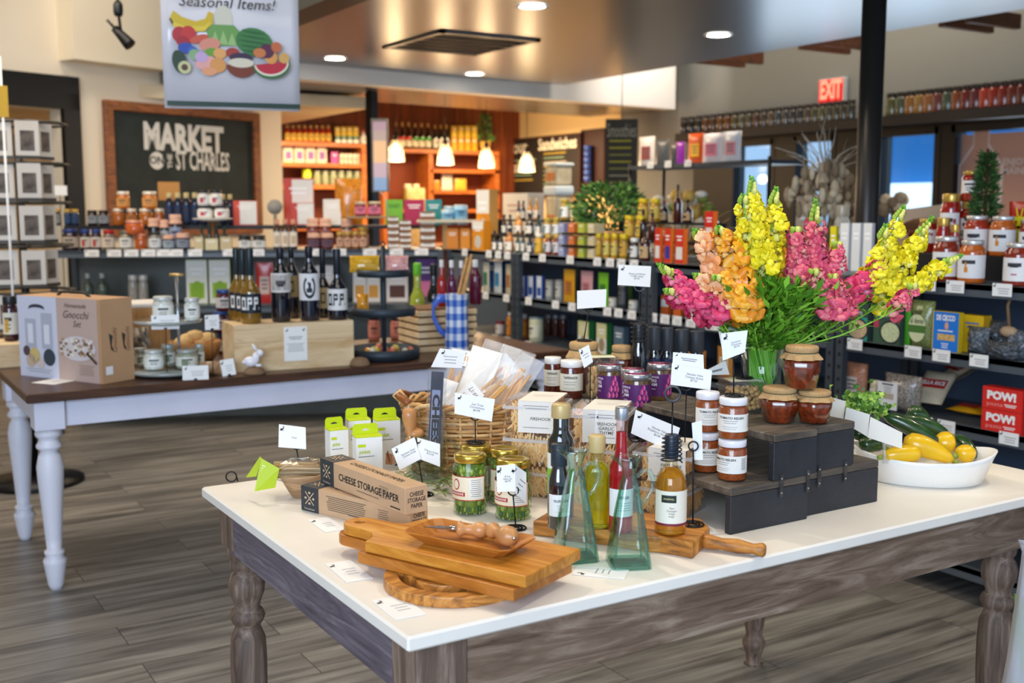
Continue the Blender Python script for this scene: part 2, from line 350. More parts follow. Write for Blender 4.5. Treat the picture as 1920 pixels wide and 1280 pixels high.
# chalkboard
bl = onw(198, 300, .03); br_ = onw(487, 300, .03); U0, U1 = wu(bl), wu(br_); ZT = (onw(198, 186, .03).z+onw(487, 213, .03).z)/2; ZB = ZT-1.05
cb = thing('chalkboard', 'large chalkboard with white hand lettering in a rustic brown wood frame', 'chalkboard', (wp.x, wp.y, 0), WA)
m = MB(); FW_ = .075; fr = wood('#5a2d12', '#a4612c', (6, 6, 20), .5, 'fr')
W_ = U1-U0; cx = (U0+U1)/2
for x in (U0+FW_/2, U1-FW_/2): m.box((x, -.03, (ZT+ZB)/2), (FW_, .05, ZT-ZB), fr, bev=.008)
for z in (ZT-FW_/2, ZB+FW_/2): m.box((cx, -.03, z), (W_-2*FW_, .05, FW_), fr, bev=.008)
m.build('frame', cb)
m = MB(); m.box((cx, -.012, (ZT+ZB)/2), (W_-.1, .02, ZT-ZB-.1), M('#1e2827', .7, var=.35, vs_=5)); m.build('slate', cb)
m = MB(); CH = M('#d9d8d2', .8); T2 = TR(0, -.024, 0) @ FRONT
def wl(px, py): q = onw(px, py, .03); return wu(q), q.z
x, z = wl(347, 261); m.text('MARKET', .20, CH, T2, x, z, bold=.045, maxw=.80)
x, z = wl(295, 301); m.flat([(x+.07*math.cos(a), z+.07*math.sin(a)) for a in [PI*i/10 for i in range(20)]], CH, T2, .0002); m.text('ON', .06, M('#1e2827', .7), T2, x, z, bold=.03, eps=.0006)
x, z = wl(320, 302); m.text('THE', .045, CH, T2 @ TR(x, z, 0) @ RZ(PI/2), 0, 0, bold=.02)
x, z = wl(382, 304); m.text('ST CHARLES', .15, CH, T2, x, z, bold=.02, maxw=.55)
m.build('lettering', cb)
# white soffit box above the wall
u2 = wu(onw(137, 60, .2)); z2 = onw(137, 110, .2).z
m = MB(); m.T = TW; m.box((u2+1.2, -.075, z2+.7), (2.4, .25, 1.4), M('#efe2c6', .7)); struct(m.build('ceiling_soffit_left'), 'cream soffit box over the chalkboard wall')
# high dark ceiling, rafters
m = MB(); m.box((3, 5, 4.65), (16, 20, .1), M('#5c564f', .9)); struct(m.build('ceiling'))
m = MB(); m.box((-3.5, 6, 2.3), (.1, 14, 4.6), CREAM); struct(m.build('wall_far_left'))
# low glossy slab with downlights
SZ = 2.52
def slab_mat():
    m = M('#7d8288', .30, .35, bump=.04, bs=3); return m
m = MB(); m.box(((2.55+5.8)/2, 4.2, SZ+.11), (5.8-2.55, 8.4, .22), slab_mat()); struct(m.build('ceiling_slab'), 'low glossy grey ceiling panel')
m = MB(); m.box((2.45, 4.2, SZ+.12), (.2, 8.4, .26), M('#3a3c36', .5)); m.box((2.53, 4.2, SZ+.02), (.05, 8.4, .05), M('#b9b4a6', .5)); struct(m.build('ceiling_beam'), 'dark edge beam of the low ceiling')
RW = wood('#3a2012', '#6b3d1f', (20, 4, 20), .6, 'rw')
for i, (px, py) in enumerate(((1325, 118), (1358, 112), (1520, 92), (1562, 85), (1785, 50), (1835, 42))):
    q = at(px, py, 2.66); m = MB(); m.box((q.x+.16, q.y, 2.70), (.55, .05, .10), RW); struct(m.build('ceiling_rafter'))
hp0 = at(540, 146, 2.40); hp1 = at(1266, 205, 2.40); hv = (hp1-hp0).normalized(); HA = math.atan2(hv.y, hv.x); Lh = (hp1-hp0).length
m = MB(); m.T = TR(hp0.x, hp0.y, 0) @ RZ(HA)
m.box((Lh/2-.3, .08, 3.1), (Lh+.6, .16, 1.4), HDRW); struct(m.build('ceiling_header'), 'white header wall lit by two spotlights')
m = MB(); m.T = TR(hp0.x, hp0.y, 0) @ RZ(HA); m.box((Lh/2-.3, .72, 2.52), (Lh+.6, 1.12, .23), M('#8d8a86', .25, .4)); struct(m.build('ceiling_soffit_rear'), 'glossy grey soffit over the service counter')
m = MB(); q = at(532, 232, 2.28); m.box((q.x-1.4, 10.7, 2.33), (2.8, 3.2, .1), M('#d8c7a6', .7)); struct(m.build('ceiling_low_rear'))
# vent
vc = [at(x, y, SZ) for x, y in ((735, 83), (826, 56), (990, 77), (893, 102))]
vx0, vx1, vy0, vy1 = min(p.x for p in vc), max(p.x for p in vc), min(p.y for p in vc), max(p.y for p in vc)
vt = thing('air_vent', 'square slatted air vent in the glossy low ceiling', 'vent', ((vx0+vx1)/2, (vy0+vy1)/2, SZ-.002)); vw, vh = vx1-vx0, vy1-vy0
m = MB(); VG = M('#6d6d6b', .4, .3)
for s in (-1, 1): m.box((s*(vw/2-.02), 0, -.006), (.04, vh, .016), VG); m.box((0, s*(vh/2-.02), -.006), (vw, .04, .016), VG)
m.build('vent_frame', vt); m = MB(); m.box((0, 0, .001), (vw-.04, vh-.04, .003), BLK)
for i in range(6): m.box((0, -vh/2+.07+i*(vh-.1)/5.6, -.008), (vw-.06, .018, .01), M('#2e2e2e', .5), None)
m.build('slats', vt)
def mk_down(r):
    m = MB(); m.lathe([(.072, -.004), (.09, -.006), (.092, 0)], M('#e8e4da', .4), 24, caps=False); m.build('trim_ring', r)
    m = MB(); m.lathe([(1e-4, -.003), (.073, -.003)], M((1, .93, .82), .5, emit=14), 24, caps=False); m.build('lens', r)
for i, (x, y, lab) in enumerate(((998, 11, 'recessed downlight above the air vent, nearest the top edge'), (1347, 65, 'recessed downlight right of the air vent, near the rafters'), (628, 109, 'recessed downlight left of the air vent beside the banner'), (890, 138, 'bluish white recessed downlight below the air vent'))):
    q = at(x, y, SZ); put(('ceiling_downlight',), mk_down, (q.x, q.y, SZ-.002), 0, lab, 'ceiling light', 'downlights in the low ceiling')
    lamp('downlight', 'SPOT', (q.x, q.y, SZ-.03), 45 if i < 3 else 70, (1, .82, .6) if i < 3 else (.8, .9, 1), (q.x, q.y, 0), spot_size=R_(95), spot_blend=.7, shadow_soft_size=.07)
for x, y in ((3.2, 3.4), (3.2, 6.2), (5.0, 3.2), (5.0, 1.6), (3.3, 1.2), (3.0, 5.2), (4.6, 6.0)):
    lamp('downlight', 'SPOT', (x, y, SZ-.03), 40, (1, .86, .66), (x, y, 0), spot_size=R_(100), spot_blend=.7, shadow_soft_size=.07)
# spots washing the white header, light over counters at the rear
for px in (1130, 1222):
    q = at(px, 165, 2.60); lamp('header_spot', 'SPOT', (q.x-.1, q.y-1.0, 3.35), 26, (1, .93, .85), (q.x, q.y, 2.55), spot_size=R_(85), spot_blend=.5, shadow_soft_size=.03)
for x, y, e, t in ((5.2, 10.7, 45, 2.35), (6.6, 10.8, 50, 2.35), (3.6, 7.6, 30, 2.38), (4.3, 11.0, 30, 2.25)):
    lamp('counter_light', 'AREA', (x, y, t), e, (1, .72, .42), (x, y, 0), shape='DISK', size=.8)
lamp('rear_wall_fill', 'SPOT', (5.9, 10.5, 2.33), 60, (1, .80, .52), (7.6, 10.9, 1.9), spot_size=R_(110), spot_blend=.9, shadow_soft_size=.1)  # unseen spot added to brighten the cream wall
lamp('wall_wash', 'SPOT', (1.6, 7.4, 3.9), 52, (1, .86, .70), (2.6, 9.2, 1.9), spot_size=R_(100), spot_blend=.9, shadow_soft_size=.2)
lamp('wall_wash', 'SPOT', (.3, 7.0, 3.9), 30, (1, .86, .70), (1.0, 8.6, 1.9), spot_size=R_(90), spot_blend=.9, shadow_soft_size=.2)
lamp('door_daylight', 'AREA', (7.4, 5.6, 1.3), 40, (.7, .85, 1), (3, 4, 1), shape='RECTANGLE', size=3, size_y=1.4)
lamp('right_wall_wash', 'AREA', (6.4, 6.0, 3.9), 40, (1, .88, .72), (7.6, 6.4, 2.6), shape='RECTANGLE', size=3, size_y=.4)
# exit sign
q = atx(1563, 170, WX-.03); ex = thing('exit_sign', 'red lit EXIT sign on the grey wall above the spice jars', 'sign', (WX-.03, q.y, q.z), -PI/2)
m = MB(); m.box((0, -.01, 0), (.29, .05, .21), M('#c9c7c4', .5), bev=.005); m.build('housing', ex)
m = MB(); m.rect(-.135, -.095, .135, .095, M('#c81414', .5, emit=.5), TR(0, -.037, 0) @ FRONT); m.text('EXIT', .15, M((1, .13, .08), .5, emit=2.5), TR(0, -.038, 0) @ FRONT, maxw=.24, bold=.04); m.build('sign_face', ex)
# black steel column
q = atd(1624, 415, 4.95); ct = atd(1646, 2, 4.95); m = MB(); m.lathe([(.052, 0), (.052, SZ+.0)], M('#2a2725', .35, .3), 32); m.lathe([(.08, 0), (.08, .02), (.053, .022)], BLKM, 24)
o = m.build('support_column', None, None, (q.x, q.y, 0)); struct(o, 'black steel post supporting the low ceiling')
# ================================================================= THE TWO TABLES
WG = wood('#54402f', '#a38d79', (3, 28, 28), .6, 'wg', c3='#7a6350', bump=.3); WGv = wood('#4f3f34', '#9c8776', (28, 28, 3), .6, 'wgv', c3='#715c4d', bump=.3)
WGy = wood('#4d434a', '#8c8388', (28, 3, 28), .6, 'wgy', c3='#6a6068', bump=.3)  # end apron copy of the wood, cool daylight put into its purple tint
X0, X1, Y0, Y1, ZTOP = .707, 2.47, 1.428, 2.485, .78
tb = thing('display_table', 'long display table with a cream white top and weathered grey-brown turned legs', 'table', ((X0+X1)/2, (Y0+Y1)/2, 0)); cx, cy = (X0+X1)/2, (Y0+Y1)/2
m = MB(); m.T = TR(-cx, -cy, 0)
TOPM = M('#efe8dc', .42, var=.04, vs_=6, bump=.04, bs=20)
m.box((cx, cy, ZTOP-.0125), (X1-X0, Y1-Y0, .025), TOPM, bev=.004); m.build('tabletop', tb)
ap = .11; i_ = .045
for y in (Y0+i_, Y1-i_): MB().box((0, y-cy, ZTOP-.025-ap/2), (X1-X0-.2, .022, ap), WG).build('long_apron', tb)
for x in (X0+i_, X1-i_): MB().box((x-cx, 0, ZTOP-.025-ap/2), (.022, Y1-Y0-.2, ap), WGy).build('end_apron', tb)
TURN = [(.030, 0), (.022, .005), (.024, .03), (.034, .06), (.036, .075), (.026, .09), (.024, .10), (.03, .125), (.037, .20), (.041, .30), (.042, .38), (.040, .43), (.030, .455), (.028, .46), (.036, .47), (.041, .483), (.036, .496), (.028, .503), (.031, .515), (.040, .54), (.042, .56), (.036, .582), (.028, .59), (.036, .60), (.038, .61), (.036, .62), (.042, .625), (.042, .66)]
for sx in (0, 1):
    for sy in (0, 1):
        m = MB(); x = (X0+.075) if sx == 0 else (X1-.075); y = (Y0+.075) if sy == 0 else (Y1-.075); x -= .05 if (sx, sy) == (1, 0) else 0; y += .05 if (sx, sy) == (1, 0) else 0; m.T = TR(x-cx, y-cy, 0)
        m.lathe(TURN, WGv, 20); m.box((0, 0, .7025), (.09, .09, .105), WGv, bev=.003); m.build('leg', tb)
# rear table: brown top, chipped white paint
A0, A1, B0, B1, ZT2 = .585, 2.95, 4.21, 5.10, .755
t2 = thing('farm_table', 'white painted farm table with a dark brown top and chipped turned legs', 'table', ((A0+A1)/2, (B0+B1)/2, 0)); cx, cy = (A0+A1)/2, (B0+B1)/2
WP = M('#dcdcea', .5, var=.05, vs_=5)
def chipped():
    m = bpy.data.materials.new('chipped_white_paint'); m.use_nodes = True; nt = m.node_tree; b = nt.nodes['Principled BSDF']; L = nt.links.new; N = nt.nodes.new
    tc = N('ShaderNodeTexCoord'); n = N('ShaderNodeTexNoise'); n.inputs['Scale'].default_value = 14; n.inputs['Detail'].default_value = 6; n.inputs['Roughness'].default_value = .7; L(tc.outputs['Object'], n.inputs['Vector'])
    r = N('ShaderNodeValToRGB'); e = r.color_ramp.elements; e[0].position = .30; e[0].color = C('#8a6a55'); e[1].position = .33; e[1].color = C('#dfdfe9'); L(n.outputs['Fac'], r.inputs[0]); L(r.outputs[0], b.inputs['Base Color']); b.inputs['Roughness'].default_value = .45
    return m
WPC = chipped()
m = MB(); m.T = TR(-cx, -cy, 0); m.box((cx, cy, ZT2-.017), (A1-A0, B1-B0, .034), wood('#2e1a10', '#5f3d28', (2, 25, 25), .35, 'bt', bump=.08), bev=.004); m.build('tabletop', t2)
for y in (B0+.06, B1-.06): MB().box((0, y-cy, ZT2-.034-.05), (A1-A0-.2, .025, .10), WP).build('long_apron', t2)
for x in (A0+.06, A1-.06): MB().box((x-cx, 0, ZT2-.084), (.025, B1-B0-.2, .10), WP).build('end_apron', t2)
TURN2 = [(.020, 0), (.028, .02), (.034, .06), (.040, .10), (.042, .115), (.030, .13), (.036, .14), (.036, .15), (.026, .155), (.030, .20), (.038, .32), (.046, .42), (.048, .47), (.040, .51), (.030, .53), (.044, .54), (.046, .55), (.036, .565), (.034, .575), (.046, .585), (.048, .595), (.044, .61), (.05, .612)]
for sx in (0, 1):
    for sy in (0, 1):
        m = MB(); x = (A0+.08) if sx == 0 else (A1-.08); y = (B0+.08) if sy == 0 else (B1-.08); m.T = TR(x-cx, y-cy, 0)
        m.lathe(TURN2, WPC, 20); m.box((0, 0, (.612+.721)/2), (.105, .105, .109), WP, bev=.003); m.build('leg', t2)
# ================================================================= GENERIC GOODS (unit width and height, scaled when set out)
def lbl_lines(m, R, z0, z1, seed, ink='#3a3a40', n=3):
    r = random.Random(seed); I = M(ink, .7); H = z1-z0
    m.cyl(R+.006, -.5, .5, z0+H*.62, z0+H*.78, I, 6)
    for i in range(n-1): m.cyl(R+.006, -.35-.1*r.random(), .35, z0+H*(.42-.18*i), z0+H*(.48-.18*i), I, 6)
def F_jar(body, lid, lab, cloth=0, accent=None):
    def mk(r):
        b = M(body, .12, coat=.6, var=.25, vs_=9)
        m = MB(); m.lathe([(.40, 0), (.48, .03), (.5, .08), (.5, .68), (.46, .76), (.40, .80), (.40, .86)], b, 16); m.build('jar_body', r)
        m = MB()
        if cloth:
            m.lathe([(.54, .74), (.50, .80), (.44, .84), (.48, .87), (.49, .96), (.44, 1.0)], M(lid, .85), 12, sq=lambda a, z: 1+(.10*math.sin(a*6) if z < .8 else 0)); m.build('cloth_cover', r)
        else: m.lathe([(.45, .82), (.46, .83), (.46, .985), (.43, 1.0)], M(lid, .35, .2), 16); m.build('lid', r)
        if lab:
            m = MB(); m.cyl(.505, -1.5, 1.5, .16, .64, M(lab, .6), 12)
            if accent: m.cyl(.511, -.5, .1, .2, .5, M(accent, .6), 6)
            lbl_lines(m, .505, .16, .64, 3); m.build('label', r)
    return mk
def F_bottle(body, cap, lab, neck=.16, sh=.55, accent=None, stripe=None):
    def mk(r):
        m = MB(); m.lathe([(.42, 0), (.5, .02), (.5, sh-.02), (.46, sh+.05), (.3, sh+.12), (neck, sh+.2), (neck, .86)], M(body, .06, coat=.8), 16); m.build('bottle_body', r)
        m = MB(); m.lathe([(neck+.03, .84), (neck+.035, .85), (neck+.03, .99), (neck, 1.0)], M(cap, .4), 12); m.build('cap', r)
        if lab:
            m = MB(); m.cyl(.507, -1.4, 1.4, .1, sh-.07, M(lab, .6), 12)
            if stripe: m.cyl(.512, -1.4, 1.4, sh-.17, sh-.07, M(stripe, .6), 12)
            if accent: m.cyl(.512, -.55, .55, .2, sh-.2, M(accent, .6), 6)
            else: lbl_lines(m, .507, .1, sh-.1, 5)
            m.build('label', r)
    return mk
def F_box(face, side=None, accent=None, txt=None, top=None, white=None, depth=1, art=None, tcol='#ffffff'):
    """unit box: front on local -Y"""
    def mk(r):
        side_ = side or face; m = MB(); m.box((0, 0, .5), (1, depth, 1), M(side_, .5)); m.build('carton', r)
        m = MB(); T = TR(0, -depth/2-.004, 0) @ FRONT; m.rect(-.49, .01, .49, .99, M(face, .45), T)
        if white: m.rect(-.22 if white[0] < .1 and white[1] > .9 else -.49, white[0], .49, white[1], M('#efece4', .5), T, .002)
        if accent: m.rect(-.36, .12, .36, .48, M(accent, .5), T, .003)
        if art: m.flat([(.02+.3*math.cos(a), .3+.22*math.sin(a)) for a in [PI*i/8 for i in range(16)]], M(art, .6), T, .004)
        if txt: m.text(txt, .14, M(tcol, .6), T, 0, .74, maxw=.8, bold=.02, eps=.006)
        else: m.lines(-.32, .32, .78, 2, .1, .04, M(tcol, .6), T, eps=.005)
        m.build('front_print', r)
    return mk
def pillow(m, mat, w=1, h=1, d=.4, n=10, T=None, wob=.03, seed=0, mats=None):
    """soft bag standing up: seams top and bottom"""
    rr = random.Random(seed); vs = []; fs = []; k = n+1
    for s in (-1, 1):
        for j in range(k):
            for i in range(k):
                u = i/n*2-1; v = j/n; e = max(0, (1-abs(u)**2.6))*max(0, math.sin(PI*min(1, max(0, v)))**.45)
                j_ = (rr.random()-.5)*wob*e
                vs.append((u*w/2*(1-.05*math.sin(PI*v)), s*(d/2*e+.002)+j_, v*h))
    for s in range(2):
        o = s*k*k
        for j in range(n):
            for i in range(n):
                a = o+j*k+i; q = (a, a+1, a+k+1, a+k); fs.append(q if s == 0 else q[::-1])
    e1 = [j*k for j in range(k)]; e2 = [j*k+n for j in range(k)]
    for e in (e1, e2):
        for j in range(n): fs.append((e[j], e[j+1], e[j+1]+k*k, e[j]+k*k))
    m.add(vs, fs, mat, True, T)
def F_bag(body, lab=None, d=.5, txt=None, gloss=.3, top=None, tcol='#ffffff', band=None, see=None):
    def mk(r):
        m = MB(); pillow(m, M(body, gloss, coat=.3, var=.3 if see else .06, vs_=14 if see else 5), d=d, seed=2)
        m.build('pouch', r); T = TR(0, -d/2-.012, 0) @ FRONT
        if lab or txt or band:
            m = MB()
            if lab: m.rect(-.27, .22, .27, .66, M(lab, .5), T)
            if band: m.rect(-.30, .62, .30, .74, M(band, .5), T, .001)
            if txt: m.text(txt, .13, M(tcol, .6), T, 0, .55, maxw=.5, bold=.02, eps=.006)
            else: m.lines(-.2, .2, .56, 3, .1, .035, M('#55555a' if lab else '#ffffff', .6), T, eps=.004)
            m.build('printed_panel', r)
    return mk
def F_can(body, top, band=None, txt=None):
    def mk(r):
        m = MB(); m.lathe([(.5, 0), (.5, .94)], M(body, .4, var=.1, vs_=4), 18); m.build('can_body', r)
        m = MB(); m.lathe([(.505, .93), (.515, .94), (.515, .99), (.49, 1.0)], M(top, .35, .3), 18); m.build('rim', r)
        m = MB(); m.cyl(.506, -1.3, 1.3, .2, .7, M(band or '#e9e6dd', .5), 12); lbl_lines(m, .506, .2, .7, 4); m.build('label', r)
    return mk
def put_px(x0, x1, yt, z, where, spec, label, cat, group, rz, name, asp=None, dy=1):
    """where(px) -> point of the shelf; width from the pixels, height up to pixel row yt"""
    q = where((x0+x1)/2); q = Vector((q.x, q.y, z)); wd = (x1-x0)/ppm(q+Vector((0, 0, .1))); h = zat(q, yt)-z
    if spec[1] in ('box', 'bag') and dy == 1:
        a = away(q); th = abs(math.atan2(a.y, a.x)-(rz+PI/2)); dy = .4; wd = wd/(math.cos(th)+dy*math.sin(th))*(1.12 if spec[1] == 'bag' else 1)
    return put((name,)+spec[1:], spec[0], q, rz, label, cat, group, (wd, wd*dy, h))
KINDS = {}
def K(kind, *a, **k):
    key = (kind, a, tuple(sorted(k.items())))
    if key not in KINDS: KINDS[key] = ({'jar': F_jar, 'bottle': F_bottle, 'box': F_box, 'bag': F_bag, 'can': F_can}[kind](*a, **k),)+key
    return KINDS[key]
NAME = {'jar': ('preserve_jar', 'jar'), 'bottle': ('glass_bottle', 'bottle'), 'box': ('food_carton', 'box'), 'bag': ('food_pouch', 'bag'), 'can': ('food_can', 'can')}
def run(place, where, z, rz, items, face=True):
    """items: (x0, x1, yt, spec, description[, count[, z override[, name, category]]])"""
    for it in items:
        x0, x1, yt, spec, desc = it[:5]; n = it[5] if len(it) > 5 else 1; zz = it[6] if len(it) > 6 and it[6] is not None else z
        nm, ct = (it[7], it[8]) if len(it) > 8 else NAME[spec[1]]; wd = (x1-x0)/n
        r_ = rz
        for i in range(n):
            lab = desc+' '+place if n == 1 else '%s %s, %s from the left' % (desc, place, ORD[i])
            put_px(x0+i*wd+wd*.03, x0+(i+1)*wd-wd*.03, yt, zz, where, spec, lab, ct, None if n == 1 else desc+' '+place, r_, nm)
# ================================================================= SHELVING
SX = 3.43; SH = [1.15, .897, .642, .387, .13]; SD = .46
STEEL = M('#565e66', .42, .25); STEELD = M('#434a52', .5, .2); BACK = M('#46556b', .7)
def gondola(name, label, loc, rz, L, heights, D=.46, posts=True, back=BACK, ledge=None, zt=None):
    """front on local -Y, running along local +X from 0 to L"""
    g = thing(name, label, 'shelving', loc, rz)
    for z in heights:
        m = MB(); m.box((L/2, D/2, z-.01), (L-.01, D, .02), STEEL); m.box((L/2, .006, z-.022), (L-.01, .012, .045), STEEL); m.build('shelf', g)
    top = zt or heights[0]
    for x in (0.02, L-.02):
        for y in ((.0, D) if posts else ()):
            m = MB(); m.box((x, y, top/2), (.036, .03, top), STEELD)
            if y == 0:
                for k in range(int(top/.05)): m.rect(x-.006, .03+k*.05, x+.006, .045+k*.05, BLK, TR(0, -.0155, 0) @ FRONT)
            m.build('post', g)
    m = MB(); m.box((L/2, D+.012, top/2), (L-.03, .01, top), back); m.build('back_panel', g)
    if ledge: m = MB(); m.box((L/2, D*.74, ledge-.012), (L-.04, D*.36, .024), M('#151617', .5)); m.build('raised_ledge', g)
    return g
PY_ = [6.27, 5.44, 4.22, 3.03, 1.82, .60]
for i in range(5):
    L = PY_[i]-PY_[i+1]-.01
    gondola('shelving_unit', 'dark steel shelving unit of packaged groceries, '+ORD[i]+' from the counter corner', (SX, PY_[i], 0), -PI/2, L, SH)
# low stock counter behind the shelving
m = MB(); m.box((4.42, 4.2, 1.10), (.5, 6.9, .04), STEEL); 
g = thing('stock_counter', 'dark counter behind the steel shelving near the doors', 'counter', (0, 0, 0)); m.build('worktop', g); m = MB(); m.box((4.42, 4.2, .54), (.44, 6.8, 1.08), BACK); m.build('cabinet', g)
# left counter
CA = at(92, 484, 1.105); CB = at(846, 480, 1.105); cv = (CB-CA).normalized(); CANG = math.atan2(cv.y, cv.x); cn = Vector((cv.y, -cv.x, 0)); CL = (CB-CA).length-.05
gondola('display_counter', 'long dark display counter crowded with jars beneath the chalkboard', (CA.x, CA.y, 0), CANG, CL, [1.15, .80, .45], .5, back=M('#7d827e', .7, var=.15, vs_=3), ledge=1.30)
def onC(off):
    def f(px):
        r = ray(px, 450); p0 = CA+cn*off; t = (p0-CAM).dot(cn)/r.dot(cn); return CAM+r*t
    return f
def onX(X): return lambda px: atx(px, 450, X)
# price cards clipped to shelf lips
def mk_card(r):
    m = MB(); m.box((0, 0, 0), (.066, .0012, .044), PAPER); T = TR(0, -.0008, 0) @ FRONT; m.rabbit(.011, INK, T, -.025, .013); m.lines(-.016, .026, .004, 3, .008, .0022, GREY, T, eps=.0003); m.build('card', r)
    m = MB(); m.box((0, .0018, -.012), (.05, .002, .02), clear('#f4f6f8', .6)); m.build('card_clip', r)
def cards(pxs, where, zlip, rz, place, w=1):
    for i, px in enumerate(pxs):
        q = where(px); put(('price_card',), mk_card, (q.x, q.y, zlip), rz, 'white price card on the %s, %s from the left' % (place, ORD[i]), 'price card', 'price cards on the '+place, (w, 1, 1))
RS = -PI/2
cards([871, 916, 934, 951, 986, 1017, 1069, 1120, 1144, 1165, 1189], onX(SX-.012), SH[0]-.012, RS, 'top steel shelf lip before the flowers')
cards([910, 949, 991, 1042, 1073, 1140, 1161, 1186, 1226, 1249, 1272, 1298, 1336, 1352], onX(SX-.012), SH[1]-.012, RS, 'middle steel shelf lip before the flowers')
cards([928, 951, 991], onX(SX-.012), SH[2]-.012, RS, 'lower steel shelf lip near the wooden boxes')
cards([1650, 1690, 1742, 1795, 1884], onX(SX-.012), SH[0]-.012, RS, 'lip below the tomato sauce jars', 1.12)
cards([1470, 1610, 1721, 1775, 1847], onX(SX-.012), SH[1]-.012, RS, 'lip below the pasta boxes', 1.12)
cards([1748, 1791, 1912], onX(SX-.012), SH[2]-.012, RS, 'lip below the rice bags', 1.12)
cards([171, 213, 245, 277, 306, 329, 365, 430, 482, 596, 636, 693, 743, 790], onC(.012), 1.135, CANG, 'lip of the long display counter', 1.3)
# ---- goods on the left counter
b1, b2, b3 = onC(-.055), onC(-.14), onC(-.35)
GOLD = '#c9a24a'; CL_ = '#e6b79c'
run('on the raised counter ledge', b3, 1.30, CANG, [
 (104, 116, 391, K('jar', '#3c3a2c', GOLD, '#8f8f88'), 'small dark jar with gold lid'), (122, 150, 392, K('jar', '#1d2f4a', GOLD, '#2c4a72'), 'small navy jar with gold lid', 2),
 (165, 207, 394, K('jar', '#2c1714', '#2a2020', '#9aa0a8'), 'dark jam jar with grey label', 2),
 (213, 236, 391, K('jar', '#b0601a', '#ece2cf', None), 'amber honey jar with white lid'), (238, 259, 391, K('jar', '#9a4e18', '#ece2cf', '#c07a38'), 'brown honey jar with white lid'),
 (262, 288, 391, K('jar', '#b8691c', '#ece2cf', None), 'wide amber honey jar with white lid'), (290, 311, 391, K('jar', '#a3571a', '#e6dcc8', None), 'rightmost short amber honey jar'),
 (312, 392, 361, K('bottle', '#121c33', '#cdbb86', '#1d3356', .3, .7), 'tall dark navy bottle with gold cap', 5), (414, 440, 364, K('bottle', '#121c33', '#cdbb86', '#1a2c4c', .3, .7), 'dark navy bottle by the red carton', 2),
 (438, 486, 376, K('box', '#d6492a', '#c03c20', None, None, None, (.04, .97)), 'orange red carton with a white sheet on its front')])
for x0, x1, lab in ((222, 246, 'amber honey jar stacked on top at the left end of the ledge'), (270, 297, 'amber honey jar stacked on top beside the kraft card')):
    q = b3((x0+x1)/2); zz = zat(q, 391.5); put_px(x0, x1, 359, zz, b3, K('jar', '#cf7420', '#f3ead8', '#e3a25a'), lab, 'jar', None, CANG, 'preserve_jar')
q = onC(-.46)(320); zk = zat(q, 375)-1.302; m = MB(); m.box((0, 0, zk+.06), (.14, .003, .12), M('#c08a4c', .8)); m.box((0, .004, (zk+.1)/2), (.012, .004, zk+.1), M('#a57a48', .8)); o = m.build('kraft_card', None, None, (q.x, q.y, 1.301), (0, 0, CANG)); tag(o, 'plain kraft card standing before the chalkboard', 'card')
o['label'] = 'plain kraft card standing before the chalkboard'
run('at the long counter front', b1, 1.15, CANG, [
 (117, 148, 429, K('jar', '#2a1a22', '#2d3d78', '#b8a898'), 'dark jar with blue lid', 1), (150, 191, 430, K('jar', '#33202a', '#2f4486', '#d8cfc4', 0, '#b84030'), 'dark jar with blue lid and white label', 2),
 (193, 216, 431, K('jar', '#7a6a5c', '#b32424', '#d8c8b8'), 'squat jar with red lid'), (223, 250, 432, K('jar', '#8a8068', '#6f6b58', '#e9e8e0'), 'glass jar with cream label'),
 (252, 277, 438, K('jar', '#b4571c', '#d98a6a', None), 'orange marmalade tub'), (279, 303, 434, K('jar', '#8a8274', '#3a3c3c', '#e4e6e6'), 'jar with plain white label'),
 (305, 328, 440, K('jar', '#1c2224', CL_, '#a4b0b8', 1), 'dark jam jar with cloth cover and blue label'), (330, 357, 437, K('jar', '#3c1a20', CL_, '#8c96a4', 1), 'plum jam jar with pink cloth cover'),
 (364, 382, 444, K('box', '#cbb98a', '#b8a678'), 'small beige carton'), (384, 410, 447, K('box', '#d6c79c', '#c4b488'), 'wide beige carton'), (412, 436, 444, K('box', '#c4b083', '#a8966c'), 'beige carton by the white labelled tubs'),
 (446, 499, 441, K('jar', '#2c2f30', '#2a2e2e', '#e7e6df'), 'dark lidded tub with wide white label', 2),
 (512, 558, 411, K('bottle', '#4a3018', '#d79a7c', '#e8ddcc', .28, .66, '#c9b090'), 'brown syrup bottle with white label', 3),
 (576, 626, 437, K('jar', '#5e2012', CL_, '#6a4a5a', 1), 'dark red jam jar with pink cloth cover', 2), (630, 688, 434, K('jar', '#8a5a32', '#c7a04a', '#d8a98a'), 'small preserve jar with gold lid', 4),

 (836, 860, 428, K('box', '#e08a1c', '#c97812', None, None, white=None), 'orange carton at the counter corner'), (862, 882, 428, K('box', '#e8961f', '#d08418'), 'orange carton next to the corner')])
run('in the counter second row', b2, 1.15, CANG, [
 (278, 300, 409, K('jar', '#20201f', CL_, None, 1), 'dark jam jar with folded cloth cover'), (300, 318, 412, K('jar', '#242a2e', CL_, '#a8b0b4', 1), 'dark jam jar with tan cloth cover'),
 (318, 342, 402, K('jar', '#38181c', CL_, '#8c9cb8', 1), 'tall plum jam jar with pink cloth cover'),
 (372, 428, 424, K('bottle', '#12352c', '#1d4a3a', None, .2, .5), 'dark green bottle with green cap', 4),
 (575, 622, 409, K('jar', '#7a2c18', CL_, '#8c5a54', 1), 'red jam jar with pink cloth cover', 2), (640, 662, 410, K('jar', '#5a3a2a', '#dcae92', '#cfa891', 1), 'brown jar with cloth cover'), (668, 692, 425, K('jar', '#a04a3a', '#b8923e', '#dba090'), 'coral jar with gold lid'),

 (838, 900, 432, K('box', '#d88420', '#be6f10'), 'orange carton in the corner', 3)])
